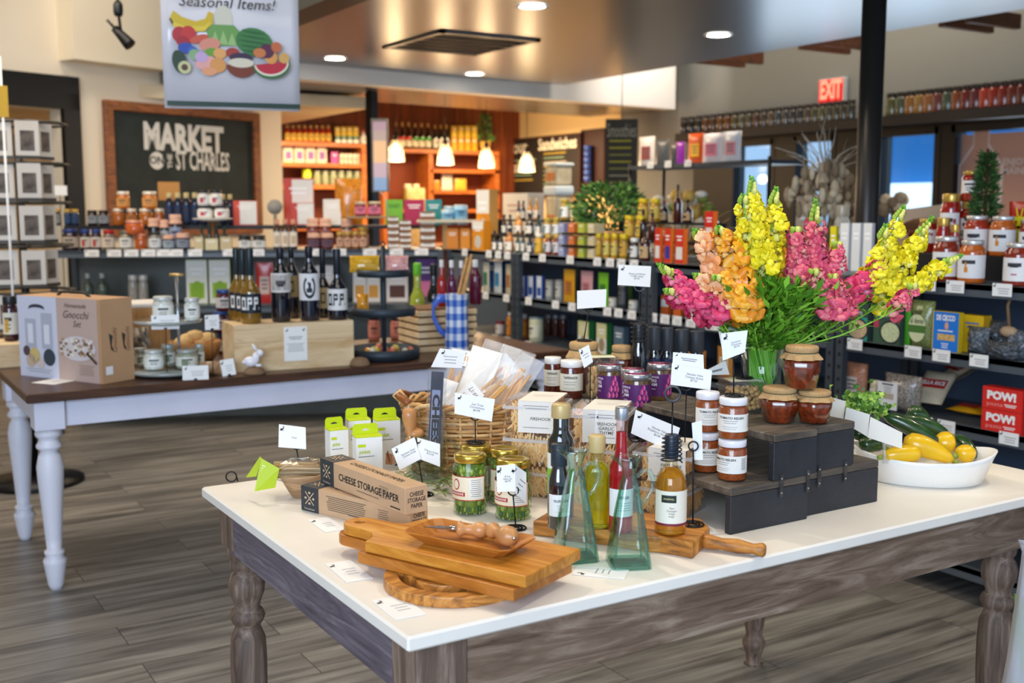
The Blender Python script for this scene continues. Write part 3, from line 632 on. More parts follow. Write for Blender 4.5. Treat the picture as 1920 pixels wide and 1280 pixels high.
run('on the raised counter ledge', b3, 1.30, CANG, [
 (546, 592, 380, K('box', '#c8402a', '#b03822', None, None, None, (.04, .97)), 'short red carton with a white sheet'),
 (606, 642, 373, K('box', '#efe9df', '#b0906c'), 'white paper bag with a small mark'), (642, 664, 373, K('box', '#d6571f', '#c14c18'), 'orange carton left of the pink jars'),
 (722, 757, 374, K('box', '#73b82a', '#5d9c20', None, 'SUNSET', tcol='#2f6a1c'), 'lime green carton'), (757, 797, 374, K('box', '#b01f4e', '#8f1840', None), 'crimson carton'), (797, 830, 374, K('box', '#2b8c8c', '#1f7474'), 'teal carton'),
 (832, 878, 386, K('can', '#8fc0dc', '#e8eef2', '#5a9cc8'), 'pale blue tub', 2)])
q = b1(262); put_px(236, 270, 413, zat(q, 438.5), b1, K('jar', '#c9602a', '#e9a48c', None), 'orange marmalade tub with pale lid stacked on another tub', 'jar', None, CANG, 'preserve_jar')
run('at the back of the counter ledge', onC(-.43), 1.30, CANG, [(533, 592, 334, K('box', '#cf4426', '#b83a20', None, None, None, (.04, .97)), 'tall red carton with a white sheet on its front')])
# cake stand of white jars
q = b2(400); cs = thing('cake_stand', 'white cake stand with a wooden stem holding white labelled jars', 'cake stand', (q.x, q.y, 1.15), CANG); zpl = zat(q, 409)-1.15; rp = 37/ppm(q)
m = MB(); m.lathe([(.02, zpl-.02), (rp, zpl-.006), (rp, zpl), (.0001, zpl)], M('#e4e0d2', .4), 24); m.build('plate', cs); m = MB(); m.lathe([(.05, 0), (.05, .01), (.012, .02), (.016, zpl*.5), (.012, zpl-.02)], M('#8a5a34', .5), 14); m.build('stem', cs)
for (x0, x1, yt, base, lab) in ((372, 400, 386, 408, 'lower left'), (404, 431, 386, 408, 'lower right'), (373, 396, 357, 385, 'upper left'), (396, 419, 357, 385, 'upper right')):
    zz = 1.15+zpl if base == 408 else zat(q, 385.5); put_px(x0, x1, yt, zz, b2, K('jar', '#e8e4dc', '#2a2a2c', '#f2efe8', 0, '#c8405a'), 'white labelled jar with dark lid on the cake stand, '+lab, 'jar', None, CANG, 'preserve_jar')
for pi, (x0, x1, yt, nm) in enumerate(((727, 748, 405, 'left'), (749, 771, 412, 'middle'), (787, 816, 396, 'right'))):
    q = b1((x0+x1)/2); q.z = 1.15; w_ = (x1-x0)/ppm(q); hh = zat(q, yt)-1.15
    for i in range(5): s_ = K('box', '#8a5a34', '#a67a4c', None, None, None, (.35, .8), tcol='#55504a'); put(('cookie_box',)+s_[1:], s_[0], (q.x, q.y, 1.15+i*hh/5), CANG+.03*(i % 2), 'small box of brown cookies in the %s pile, %s from the bottom' % (nm, ORD[i]), 'box', None, (w_*.94, w_*.8, hh/5.15))
# wire riser with pink jars and plate of tubs
q = b2(690); g = thing('wire_riser', 'wire framed riser carrying two pink labelled jars', 'display riser', (q.x, q.y, 1.15), CANG); zt_ = zat(q, 405)-1.15
m = MB(); m.box((0, 0, zt_-.006), (.27, .16, .012), M('#a58c6c', .6)); m.build('board', g); m = MB()
for s in (-1, 1): m.tube([(s*.13, 0, 0), (s*.13, 0, zt_+.06), (s*.11, 0, zt_+.13), (s*.08, 0, zt_+.16)], .004, M('#b9b4ac', .3, .8))
m.build('wire_frame', g)
for x0, x1, t in ((666, 688, 'left'), (690, 716, 'right')): put_px(x0, x1, 378, 1.15+zt_, b2, K('jar', '#7a2038', '#c9b89a', '#e07a98'), 'pink labelled jar on the wire riser, '+t+' one of two', 'jar', None, CANG, 'preserve_jar')
q = b1(840); g = thing('serving_board', 'pale board on a stem with light blue tubs', 'display riser', (q.x, q.y, 1.15), CANG); zt_ = zat(q, 412)-1.15; m = MB(); m.box((0, 0, zt_-.008), (.40, .12, .016), M('#d8cbb2', .6)); m.build('board', g); m = MB(); m.box((-.02, 0, zt_/2-.01), (.03, .03, zt_-.02), M('#b08a58', .6)); m.build('stem', g)
for x0, x1, yt, n in ((852, 876, 384, 0), (828, 851, 394, 0)): put_px(x0, x1, yt, 1.15+zt_, b1, K('can', '#9cc8e0', '#eef2f4', '#6aa8d0'), 'light blue tub on the pale board, '+('right' if x0 > 840 else 'left')+' one', 'tub', None, CANG, 'food_tub')
# loaf bag
q = b3(655); put(('bread_bag',), F_bag('#d98a2c', None, .6, gloss=.15, see=1), (q.x, q.y, 1.302), CANG, 'clear bag of golden bread rolls standing behind the jars', 'bag', None, (52/ppm(q), .12, zat(q, 335)-1.30))
# grey round plaque
q = b2(517); m = MB(); r_ = 14/ppm(q); zc = zat(q, 388); m.lathe([(r_, 0), (r_, .008)], M('#9a958a', .6), 24, TR(0, 0, zc-1.15) @ RX(PI/2)); m.box((0, 0, (zc-1.15-r_)/2), (.02, .02, zc-1.15-r_+.01), M('#8a8070', .6)); o = m.build('round_plaque', None, None, (q.x, q.y, 1.15), (0, 0, CANG)); tag(o, 'round grey plaque on a short post in front of the white pillar', 'plaque')
# under the counter top: tins, bags and cookie cartons
run('on the shelf under the long counter', onC(-.18), .80, CANG, [
 (346, 432, 486, K('box', '#e8e8dc', '#8cae3c', '#9cc23c', None, art='#8ab42c'), 'green and white olive carton', 2), (478, 510, 492, K('bag', '#c9271f', '#e8c8b8', .4), 'red and white snack bag'),
 (590, 628, 497, K('box', '#e9e2da', '#c8b8a8', '#c84a40', None, art='#c84a40'), 'white carton with red pictures', 1), (660, 712, 500, K('box', '#e8e4dc', '#d8cfc0', '#d89a3c', None), 'white biscuit carton with tan picture', 2), (722, 765, 500, K('box', '#e8e0da', '#c9b8b0', '#5a3428', None), 'white chocolate biscuit carton', 1),
 (778, 818, 484, K('box', '#5a1c7a', '#48145f', '#e87aa8'), 'purple and pink carton', 1), (150, 172, 512, K('bottle', '#4a5a50', '#d8dcd8', None), 'clear bottle with pale top', 1), (176, 200, 512, K('bottle', '#4a5a50', '#d8dcd8', None), 'clear bottle with white stopper', 1), (236, 275, 515, K('jar', '#a8a49a', '#e4e0d8', None), 'white pot', 2)])
# ---- goods on the long steel shelving
x1_, x2_, x3_ = onX(SX+.07), onX(SX+.20), onX(SX+.36)
def riser(x0, x1, X, z0, h, d, lab):
    a, b = onX(X)(x0), onX(X)(x1); m = MB(); L = abs(a.y-b.y); m.box((0, 0, h-.006), (d, L, .012), M('#1b1c1e', .5)); m.box((0, L/2-.006, h/2-.006), (d, .012, h-.012), M('#1b1c1e', .5)); m.box((0, -L/2+.006, h/2-.006), (d, .012, h-.012), M('#1b1c1e', .5))
    o = m.build('display_riser', None, None, (X, (a.y+b.y)/2, z0)); tag(o, lab, 'display riser')
riser(922, 1122, SX+.20, 1.15, .10, .14, 'black riser step beneath the sauce bottles'); riser(925, 1120, SX+.37, 1.15, .19, .12, 'taller black riser step behind the sauce bottles')
riser(1166, 1345, SX+.20, 1.15, .10, .14, 'black riser step beneath the mustard jars'); riser(1176, 1345, SX+.37, 1.15, .19, .12, 'taller black riser step behind the mustard jars')
DRK = '#231812'
run('at the shelf edge', x1_, SH[0], RS, [
 (884, 922, 414, K('box', '#e0901c', '#c47a12', None, None, white=(.72, .99), art='#c9c4b8'), 'orange and white flour carton by the corner'),
 (922, 945, 432, K('bottle', DRK, '#1a1a1a', '#ece6da', .2, .5), 'small dark sauce bottle with black cap', 2), (946, 965, 427, K('bottle', '#a86a2c', '#1a1a1a', '#ece6da', .2, .5), 'small amber sauce bottle'), (966, 986, 432, K('bottle', '#1c3a34', '#151515', '#e8e2d4', .2, .5), 'small green sauce bottle', 2), (987, 1000, 440, K('bottle', '#1c2838', '#151515', '#e4e0d8', .2, .5), 'small blue black sauce bottle'),
 (1002, 1020, 438, K('jar', '#d8a020', '#e8e2d0', '#e8b83c'), 'yellow spread jar with white lid'), (1021, 1052, 440, K('jar', '#8a3a20', '#c8a24a', '#e6e0dc', 0, '#3a7a9a'), 'spread jar with white and blue label', 2),
 (1115, 1130, 437, K('jar', '#c9941c', '#e8c81c', '#e0b83a'), 'slim mustard jar with yellow lid'), (1131, 1160, 438, K('jar', '#c9941c', '#e8c81c', '#e3cf6a'), 'mustard jar with yellow lid', 2), (1161, 1179, 439, K('jar', '#a8801c', '#e8c81c', '#d8a83a'), 'dark mustard jar with yellow lid'),
 (1181, 1199, 446, K('jar', '#3a2a20', '#ecebe6', '#f0eee8'), 'black spread jar with white lid'), (1199, 1221, 424, K('bottle', '#3a120c', '#1a0c08', '#c9a878', .15, .5), 'brown maple bottle with kraft label'),
 (1227, 1244, 427, K('box', '#d8351e', '#e86a1c', '#e8e4dc'), 'red and orange pasta carton, left of three'), (1245, 1264, 428, K('box', '#d8351e', '#e8781c', '#2c3a98'), 'red and orange pasta carton, middle of three'), (1265, 1290, 429, K('box', '#d8351e', '#e86a1c', '#e8e4dc'), 'red and orange pasta carton, right of three')])
cols = ('#9ca4c8', '#dd7a3c', '#b8c04a', '#d8c8a0')
for t in range(3):
    for i in range(4):
        x0 = 1053+i*18.5; zz = SH[0]+t*.066; nm = ('lavender', 'orange', 'yellow green', 'cream')[i]; tn = ('bottom', 'middle', 'top')[t]
        q = x1_(x0+9); put(('fish_tin',)+K('box', cols[i], cols[i])[1:], K('box', cols[i], cols[i])[0], (q.x, q.y, zz), RS, '%s fish tin in the %s tier of the tin rack' % (nm, tn), 'tin', None, (.055, .07, .05))
    if t: q = x1_(1091); m = MB(); m.box((0, 0, -.006), (.09, .27, .01), BLK); o = m.build('tin_rack_board', None, None, (q.x, q.y, SH[0]+t*.066-.001)); tag(o, 'black board between tiers of fish tins, '+('lower' if t == 1 else 'upper')+' one', 'board')
z2, z3 = 1.25, 1.34
run('on the low riser', x2_, z2, RS, [
 (940, 962, 402, K('bottle', DRK, '#1a1a1a', '#ece6da', .2, .5), 'small dark sauce bottle with black cap', 2), (963, 982, 399, K('bottle', '#b8782c', '#d8b88a', '#eae4d6', .2, .5), 'small amber sauce bottle'), (984, 1002, 400, K('bottle', '#2a2018', '#141414', '#e8e2d6', .2, .5), 'small black sauce bottle'), (1003, 1016, 402, K('bottle', '#203028', '#141414', '#e8e2d6', .2, .5), 'small green sauce bottle'),
 (1019, 1052, 408, K('jar', '#a88a30', '#b8a040', '#e8ecec', 0, '#2a7a90'), 'pickle jar with white and teal label', 2), (1170, 1212, 404, K('jar', '#c9941c', '#eccb1a', '#e3c04a'), 'mustard jar with yellow lid', 2),
 (1197, 1214, 392, K('bottle', '#2c0e0a', '#1c0a08', None, .15, .5), 'small maple syrup bottle'), (1214, 1232, 398, K('bottle', '#48160c', '#1c0a08', None, .15, .5), 'dark red syrup bottle'), (1320, 1345, 396, K('box', '#d8281e', '#e8701c', '#e8e4dc'), 'red and orange macaroni carton')])
run('on the high riser', x3_, z3, RS, [
 (968, 986, 376, K('bottle', '#17130f', '#111111', '#ddd6c8', .2, .5), 'black capped sauce bottle', 2), (988, 1012, 371, K('bottle', '#b88038', '#c8a878', '#e8e0d0', .2, .5), 'amber sauce bottle', 2),
 (1050, 1070, 373, K('jar', '#a88a30', '#b89a3a', '#eef0ee', 0, '#2a7a90'), 'tall pickle jar with teal mark'), (1072, 1103, 376, K('jar', '#b08c28', '#b89a3a', '#eef0ee', 0, '#2a7a90'), 'pickle jar with teal mark', 2), (1105, 1121, 381, K('jar', '#a88a30', '#b89a3a', '#e8ecec', 0, '#2a7a90'), 'short pickle jar with teal mark'),
 (1195, 1240, 372, K('jar', '#c9941c', '#eccb1a', '#e8c85a'), 'mustard jar with yellow lid', 2), (1236, 1253, 375, K('bottle', '#2c0e0a', '#7a1c10', '#b89868', .15, .5), 'maple bottle with round kraft label'), (1261, 1278, 346, K('bottle', '#4a100c', '#1c0a08', None, .13, .5), 'tall dark red syrup bottle'), (1279, 1298, 374, K('bottle', '#3a140c', '#1c0a08', '#c8a070', .15, .5, '#2a1a12'), 'brown syrup bottle with round label')])
run('behind the sauce bottles', onX(4.35), 1.12, RS, [(940, 1022, 362, K('box', '#e8e2d8', '#d8cfc0', None, None, tcol='#c9a8a0'), 'wide white carton')])
run('behind the pickle jars', onX(SX+.22), 1.15, RS, [(892, 935, 355, K('box', '#e0901c', '#cf9a50', None, None, white=(.6, .99), art='#c9c4b8'), 'tall orange and white flour carton')])
q = x2_(1139); m = MB(); 
for i in range(4): m.box((0, 0, .02+i*.034), (.13-.006*(i % 2), .13, .032), M('#c79c62', .8), bev=.006)
o = m.build('berry_punnets', None, None, (q.x, q.y, 1.15), (0, 0, .1)); tag(o, 'pile of empty kraft berry punnets beside the fish tins', 'punnets')
# ---- middle shelf
run('on the middle steel shelf', x1_, SH[1], RS, [
 (902, 921, 491, K('bag', '#e0dac4', '#3c8a5a', .4), 'tall cream flour bag with green band'), (922, 945, 491, K('bag', '#dfe3e2', '#3a92c0', .4), 'tall white flour bag with blue band'), (945, 963, 495, K('bag', '#d8caa8', '#c8803c', .4), 'tan flour bag'),
 (973, 1022, 517, K('box', '#dfe3ec', '#2a52a0', '#2a52a0'), 'white and blue sea salt carton', 3), (1023, 1058, 524, K('can', '#a8a69c', '#8c8a84', '#c4c0b4'), 'grey canister', 2),
 (1052, 1084, 505, K('bag', '#e0a21c', '#c8701c', .3), 'golden yellow snack pouch'), (1084, 1118, 508, K('bag', '#dfa5a8', '#c87a80', .3), 'dusty pink snack pouch'), (1118, 1146, 511, K('bag', '#7cc42c', '#3c8a1c', .3), 'bright green snack pouch'),
 (1142, 1159, 557, K('can', '#d8d2c2', '#a8a294', '#eae4d4'), 'cream canister'), (1160, 1179, 533, K('can', '#3a3c3e', '#8a8a88', '#5a5c5e'), 'tall charcoal canister'), (1180, 1199, 562, K('can', '#dcd8cc', '#a8a294', '#efeadc'), 'white canister'),
 (1220, 1240, 553, K('box', '#c22a24', '#1c1c1e'), 'black and red tea carton'), (1241, 1262, 553, K('box', '#df6a28', '#c4581c', None, None, white=(.4, .75)), 'orange mix carton, left of two'), (1264, 1286, 555, K('box', '#df6a28', '#c4581c', None, None, white=(.4, .75)), 'orange mix carton, right of two'), (1288, 1315, 560, K('box', '#cfe0c0', '#6a9c4c'), 'pale green carton'), (1325, 1352, 560, K('box', '#e4eae0', '#1f9a4a', None, None, white=(.1, .4)), 'green and white carton'), (1354, 1385, 562, K('box', '#e4eae0', '#2c9a50'), 'white and green carton'),
 (1440, 1475, 585, K('box', '#e07a1c', '#c8641c'), 'orange carton behind the flower stems'), (1480, 1515, 590, K('box', '#e8b020', '#d08c1c'), 'yellow carton behind the flower stems')])
run('on the middle shelf at the back', onX(SX+.3), SH[1], RS, [(905, 962, 488, K('box', '#1d62a0', '#1a5590'), 'deep blue carton', 1), (1150, 1195, 500, K('bag', '#3c6a24', None, .3), 'dark green pouch')])
run('on the lower steel shelf', x1_, SH[2], RS, [
 (928, 948, 602, K('jar', '#c8b8b0', '#8c2a3a', '#e0d8d0'), 'small round tin'), (949, 962, 585, K('bottle', '#d8861c', '#eceae4', '#e88c20', .2, .7), 'orange and white squeeze bottle'), (971, 990, 588, K('jar', '#b8681c', '#c8c8c8', '#d88a1c'), 'orange brown drink jar'), (992, 1020, 594, K('can', '#d8d4b0', '#8ca0a8', '#e8e4c8'), 'tall cream canister'),
 (1084, 1117, 601, K('box', '#ded8a0', '#2f7a3a', None, None, art='#a8926a', white=(.02, .5), tcol='#e8e4d0'), 'green and cream tea carton, left of two'), (1119, 1150, 605, K('box', '#ded8a0', '#2f7a3a', None, None, art='#a8926a', white=(.02, .5)), 'green and cream tea carton, right of two'), (1152, 1182, 612, K('box', '#5f7480', '#4c6070'), 'slate blue carton'),
 (1285, 1335, 655, K('bag', '#b9722c', '#e8dcc8', .4), 'tan bag with picture of mushrooms'), (1345, 1385, 650, K('bag', '#c88a3c', '#e8dcc8', .4), 'golden bag with picture of mushrooms')])
run('on the lower shelf at the back', onX(SX+.3), SH[2], RS, [(1022, 1064, 590, K('jar', '#4a1c14', '#8a8c90', None), 'dark red drink jar', 3), (1186, 1215, 605, K('can', '#4c5258', '#8c8c90', '#6a6c70'), 'grey canister')])
# ---- right hand shelves
def mk_pb(txt, c1, c2, c3):
    def mk(r):
        m = MB(); m.box((0, 0, .5), (1, .4, 1), M('#3d4f4a', .5)); m.build('carton', r); m = MB(); T = TR(0, -.204, 0) @ FRONT
        m.rect(-.49, .01, .49, .62, M(c1, .5), T); m.flat([(.14+.4*math.cos(a), .3+.3*math.sin(a)) for a in [PI*i/10 for i in range(20)]], M('#1f2426', .5), T, .002)
        m.flat([(.14+.34*math.cos(a), .3+.25*math.sin(a)) for a in [PI*i/10 for i in range(20)]], M(c2, .8, var=.25, vs_=25), T, .004); m.rect(-.49, .4, -.3, .6, M(c3, .5), T, .005)
        m.text(txt, .085, M('#e8ebe6', .5), T, 0, .72, maxw=.86, bold=.03, eps=.006); m.flat([(.05+.16*math.cos(a), .92-.09*math.sin(a)) for a in [PI*i/10 for i in range(11)]], M('#dcd890', .5), T, .006); m.build('front_print', r)
    return mk
def one(name, cat, mk, x0, x1, yt, z, X, label, dy=1, rz=RS, key=None):
    q = onX(X)((x0+x1)/2); q.z = z; w = (x1-x0)/ppm(q); f = 1
    return put((name, key or label), mk, (q.x, q.y, z), rz, label, cat, None, (w, w*dy, zat(q, yt)-z))
def mk_spa(r):
    mk_pb('SPAGHETTI', '#2fa08c', '#d8b890', '#6fc8b8')(r)
one('pasta_box', 'box', mk_spa, 1583, 1648, 566, SH[1], SX+.05, 'dark green box reading SPAGHETTI with a noodle bowl picture', 1, RS)
one('pasta_box', 'box', mk_pb('CREAMY MASH', '#3c5a44', '#cfd8a8', '#c83c5c'), 1647, 1708, 570, SH[1], SX+.05, 'dark green box reading CREAMY MASH with a mash bowl picture', 1, RS)
one('food_pouch', 'bag', F_bag('#4fae24', None, .5), 1702, 1716, 572, SH[1], SX+.05, 'narrow bright green pouch beside the mash box')
def mk_ald(r):
    m = MB(); pillow(m, M('#8f9a5a', .25, var=.45, vs_=22, coat=.4), d=.6, seed=4); m.build('pouch', r); m = MB(); T = TR(0, -.32, 0) @ FRONT
    m.flat([(.36*math.cos(a), .42+.30*math.sin(a)) for a in [PI*i/10 for i in range(20)]], M('#d9dcae', .5), T); m.rect(-.36, .32, .36, .48, M('#4d7a34', .5), T, .003); m.text('al dente', .12, M('#3c4a2a', .5), T, 0, .57, maxw=.56, bold=.01, eps=.006)
    for i in range(4):
        for j in range(2): m.rect(-.2+.1*i+.05*j, .70+.05*j, -.15+.1*i+.05*j, .75+.05*j, INK, T, .006)
    m.build('printed_panel', r)
one('food_pouch', 'bag', mk_ald, 1711, 1764, 563, SH[1], SX+.06, 'see-through pouch of green pasta with an oval cream label')
def mk_dec(r):
    m = MB(); m.box((0, 0, .5), (1, .5, 1), M('#e8c21c', .5)); m.build('carton', r); m = MB(); T = TR(0, -.254, 0) @ FRONT
    m.rect(-.47, .01, .5, .99, M('#1f7ad8', .45), T); m.text('DE CECCO', .13, WHITE, T, 0, .84, maxw=.72, bold=.05, eps=.004); m.rect(-.3, .28, .38, .44, M('#d8b06a', .8, var=.4, vs_=30), T, .003)
    m.ball((0, 0, 0), .08, M('#e8a88a', .6), 8, T @ TR(.04, .64, .0) @ Matrix.Diagonal((1, 1.4, .1, 1))); m.lines(-.3, .3, .52, 1, .1, .03, WHITE, T); m.lines(-.15, .15, .2, 3, .05, .02, WHITE, T); m.build('front_print', r)
one('pasta_box', 'box', mk_dec, 1757, 1813, 584, SH[1], SX+.03, 'bright blue pasta box with white lettering and pasta picture', .5)
one('food_carton', 'box', F_box('#e3b91c', '#d8a81c', None, None, tcol='#2a6ab8'), 1815, 1862, 590, SH[1], SX+.10, 'yellow pasta carton with blue print next to the blue box', .5)
def mk_crinkle(c, seed):
    def mk(r):
        m = MB(); pillow(m, M(c, .18, .5, coat=.5, var=.6, vs_=12, bump=.9, bs=14), d=.8, wob=.25, seed=seed, n=14); m.build('pouch', r)
    return mk
for i, (x0, x1, yt, X) in enumerate(((1822, 1868, 612, SX+.07), (1862, 1900, 600, SX+.12), (1898, 1945, 618, SX+.06), (1860, 1925, 640, SX+.02))):
    one('foil_bag', 'bag', mk_crinkle('#5a6068' if i % 2 else '#7a828c', i), x0, x1, yt, SH[1], X, 'dark crinkled foil bag, %s from the left past the yellow carton' % ORD[i])
q = atx(1893, 600, SX+.05); m = MB(); m.tube([(0, 0, 0), (0, .01, .07), (0, .0, .1)], .006, M('#8a6a4c', .6)); m.ball((0, 0, -.02), .03, M('#b89a78', .6), 10, None, (.02, .035, .02)); o = m.build('wooden_scoop', None, None, (q.x, q.y, q.z-.02)); tag(o, 'wooden scoop hanging above the foil bags', 'scoop')
one('food_pouch', 'bag', F_bag('#c98a6a', '#e8d8cc', .6, see=1), 1592, 1642, 680, SH[2], SX+.08, 'clear bag of orange lentils with white label')
one('food_pouch', 'bag', F_bag('#d8cfae', '#ebe6da', .6, see=1), 1640, 1664, 712, SH[2], SX+.05, 'small bag of pale beans')
def mk_bean(r):
    m = MB(); pillow(m, M('#9a9288', .3, var=.75, vs_=26, coat=.4), d=.6, seed=6); m.build('pouch', r); m = MB(); T = TR(-.08, -.32, 0) @ FRONT
    m.rect(-.36, .06, .18, .80, M('#e6e8ee', .5), T); m.rect(-.24, .72, .06, .76, INK, T, .003); m.rect(-.26, .34, .08, .5, M('#b8ae98', .6), T, .003); m.lines(-.2, .04, .66, 3, .06, .02, GREY, T, eps=.004); m.build('printed_panel', r)
one('food_pouch', 'bag', mk_bean, 1664, 1748, 702, SH[2], SX+.05, 'large bag of speckled beans with tall white label')
def mk_rice(r):
    m = MB(); pillow(m, M('#dccdb0', .4, var=.1), d=.35, seed=5); m.build('pouch', r); m = MB(); T = TR(0, -.19, 0) @ FRONT
    m.rect(-.44, .36, .44, .62, M('#c02a24', .5), T); m.text('BELLA RICE', .11, WHITE, T, 0, .5, maxw=.78, bold=.04, eps=.004); m.build('printed_panel', r)
q = onX(SX+.13)(1755); o = put(('rice_bag',), mk_rice, (q.x-.02, q.y, SH[2]+.035), RS+.25, 'cream rice bag with red lettered band, lying in front', 'bag', None, (.13, .13, .17)); o.rotation_euler = (R_(-52), 0, RS+.2)
q = onX(SX+.30)(1775); o = put(('rice_bag',), mk_rice, (q.x, q.y, SH[2]+.09), RS, 'cream rice bag with red band lying behind the front one', 'bag', None, (.13, .13, .17)); o.rotation_euler = (R_(-62), 0, RS-.5)
q = onX(SX+.14)(1820); o = put(('pasta_bag',), F_bag('#d8a01c', '#c8281c', .3), (q.x, q.y, SH[2]+.02), RS, 'red and yellow noodle bag lying flat', 'bag', None, (.15, .1, .1)); o.rotation_euler = (R_(-84), 0, RS)
def mk_pow(r):
    m = MB(); m.box((0, 0, .5), (1, .5, 1), M('#cf2720', .5)); m.build('carton', r); m = MB(); T = TR(0, -.254, 0) @ FRONT; m.rect(-.49, .01, .49, .99, M('#dd2a22', .45), T); m.text('POW!', .34, WHITE, T, -.02, .62, maxw=.72, bold=.06, eps=.004); m.text('pasta', .18, M('#e89a94', .5), T, -.18, .24, maxw=.4, eps=.004); m.lines(.05, .36, .28, 2, .08, .04, WHITE, T); m.build('front_print', r)
for i, nm in enumerate(('lower', 'upper')): q = onX(SX+.03)(1904); put(('pasta_box', 'pow'), mk_pow, (q.x, q.y, SH[2]+i*.078), RS, 'red pasta box with big white lettering, %s of the stacked pair' % nm, 'box', None, (.155, .1, .077))
# tomato jars on top, right
def mk_sauce(body, art):
    def mk(r):
        m = MB(); m.lathe([(.42, 0), (.49, .02), (.5, .06), (.5, .70), (.47, .80), (.38, .87), (.38, .9)], M(body, .1, coat=.7, var=.18, vs_=8), 22); m.build('jar_body', r)
        m = MB(); m.lathe([(.40, .89), (.415, .9), (.415, .985), (.39, 1.0)], M('#d8d8d4', .3, .6), 20); m.build('lid', r)
        m = MB(); m.cyl(.506, -1.5, 1.5, .12, .66, M('#eeecea', .6), 14); lbl_lines(m, .506, .12, .66, 3, n=1)
        if art == 'squash':
            for k in (1, -1): pass
            c = M('#dd8a1c', .6); m.cyl(.512, -.28, -.02, .26, .38, c, 6); m.cyl(.512, -.24, -.12, .36, .50, c, 4)
        else: m.cyl(.512, -.3, .3, .44, .48, INK, 6); m.cyl(.512, -.2, .2, .26, .29, M(art, .6), 6)
        m.build('label', r)
    return mk
def mk_tom(r):
    m = MB(); m.lathe([(.42, 0), (.49, .02), (.5, .06), (.5, .70), (.47, .80), (.41, .85), (.41, .88)], M('#9c1c12', .1, coat=.7, var=.2, vs_=8), 22); m.build('jar_body', r)
    m = MB(); m.lathe([(.43, .86), (.44, .87), (.44, .985), (.41, 1.0)], M('#c9a552', .3, .6), 20); m.build('lid', r)
    m = MB(); m.cyl(.506, -1.2, 1.2, .28, .68, M('#ece9e4', .6), 14); lbl_lines(m, .506, .28, .68, 7); m.cyl(.512, .55, .8, .5, .58, M('#b0202c', .6), 3); m.build('label', r)
zT = SH[0]
m = MB(); a, b = onX(SX+.3)(1690).y, onX(SX+.3)(1990).y; m.box((0, 0, .045), (.22, abs(a-b), .09), M('#17181a', .6)); o = m.build('display_riser', None, None, (SX+.32, (a+b)/2, zT)); tag(o, 'black riser under the rear row of tomato jars', 'display riser')
for k, (x0, x1, yt, X, z, mk, lab) in enumerate((
 (1752, 1799, 443, SX+.06, zT, mk_sauce('#8a2a14', '#2a4a78'), 'brick red sauce jar at the front, leftmost of the white labelled ones'), (1800, 1849, 450, SX+.06, zT, mk_sauce('#c4621c', 'squash'), 'orange sauce jar with squash drawing in the front row'),
 (1886, 1935, 455, SX+.06, zT, mk_sauce('#8a2a14', '#b83a5a'), 'dark red sauce jar at the right edge of the front row'), (1808, 1853, 404, SX+.28, zT+.09, mk_sauce('#a8341c', '#2c2c30'), 'red sauce jar on the riser, second row'),
 (1856, 1903, 405, SX+.28, zT+.09, mk_sauce('#c4621c', 'squash'), 'orange sauce jar with squash drawing on the riser'), (1912, 1950, 410, SX+.28, zT+.09, mk_sauce('#8a2a14', '#2c2c30'), 'dark red sauce jar on the riser at the frame edge'))):
    q = onX(X)((x0+x1)/2); q.z = z; wd = (x1-x0)/ppm(q); put(('sauce_jar', k), mk, q, RS+.35, lab, 'jar', None, (wd, wd, zat(q, yt)-z))
for x0, x1, yt, z_, X, lab in ((1755, 1781, 408, 0, SX+.22, 'small tomato jar with gold lid behind the front jars'), (1781, 1799, 421, 0, SX+.2, 'narrow tomato jar with gold lid'),
 (1762, 1799, 363, 1, SX+.33, 'tomato jar with gold lid, left one of the gold lidded stack'), (1799, 1834, 378, 1, SX+.38, 'tomato jar with gold lid carrying another on top'), (1799, 1836, 320, 2, SX+.38, 'topmost tomato jar with gold lid beside the little fir'), (1722, 1757, 410, 1, SX+.33, 'tomato jar with gold lid behind the yellow flowers')):
    q = onX(X)((x0+x1)/2); z = zT if z_ == 0 else zT+.09
    if z_ == 1 and x0 == 1762: z = zT+.09
    if z_ == 2: z = zat(q, 378)
    q.z = z; wd = (x1-x0)/ppm(q); put(('sauce_jar', 'tom'), mk_tom, q, RS+.35, lab, 'jar', None, (wd, wd, zat(q, yt)-z))
# ================================================================= REAR: timber wall, shelves, pendants, boards
YB = 12.0
m = MB(); m.box((3.4, YB+.1, 2.3), (8.6, .2, 4.6), wood('#5a230b', '#9a4a18', (14, 3, .8), .5, 'panel', bump=.1)); struct(m.build('wall_rear'), 'reddish timber panelled rear wall')
OAK = wood('#8a4416', '#c06c28', (2, 12, 12), .45, 'oak', bump=.05)
YF = YB-.34
def by(px, py, Y=YF): return aty(px, py, Y)
zs = [by(600, 267).z, by(600, 306).z, by(610, 347).z]; xl, xr = by(500, 300).x, by(688, 300).x
g = thing('timber_bookcase', 'warm timber shelves left of the black post, with syrup bottles on top', 'shelving', (0, 0, 0))
for z in zs+[1.2]: m = MB(); m.box(((xl+xr)/2, YB-.17, z-.02), (xr-xl, .34, .045), OAK); m.build('shelf', g)
for x in (xl, xr-.03): m = MB(); m.box((x, YB-.17, zs[0]/2), (.06, .339, zs[0]-.05), OAK); m.build('side_panel', g)
m = MB(); m.box(((xl+xr)/2, YB-.01, zs[0]/2), (xr-xl, .016, zs[0]-.06), M('#6a2c10', .6)); m.build('back_panel', g)
xa, xd, xb = by(722, 300).x, by(808, 300).x, by(936, 300).x; zr = [by(830, 281).z, by(870, 318).z, by(870, 357).z, by(870, 392).z]
g = thing('timber_bookcase', 'warm timber shelves right of the black post behind the pendant lamps', 'shelving', (0, 0, 0))
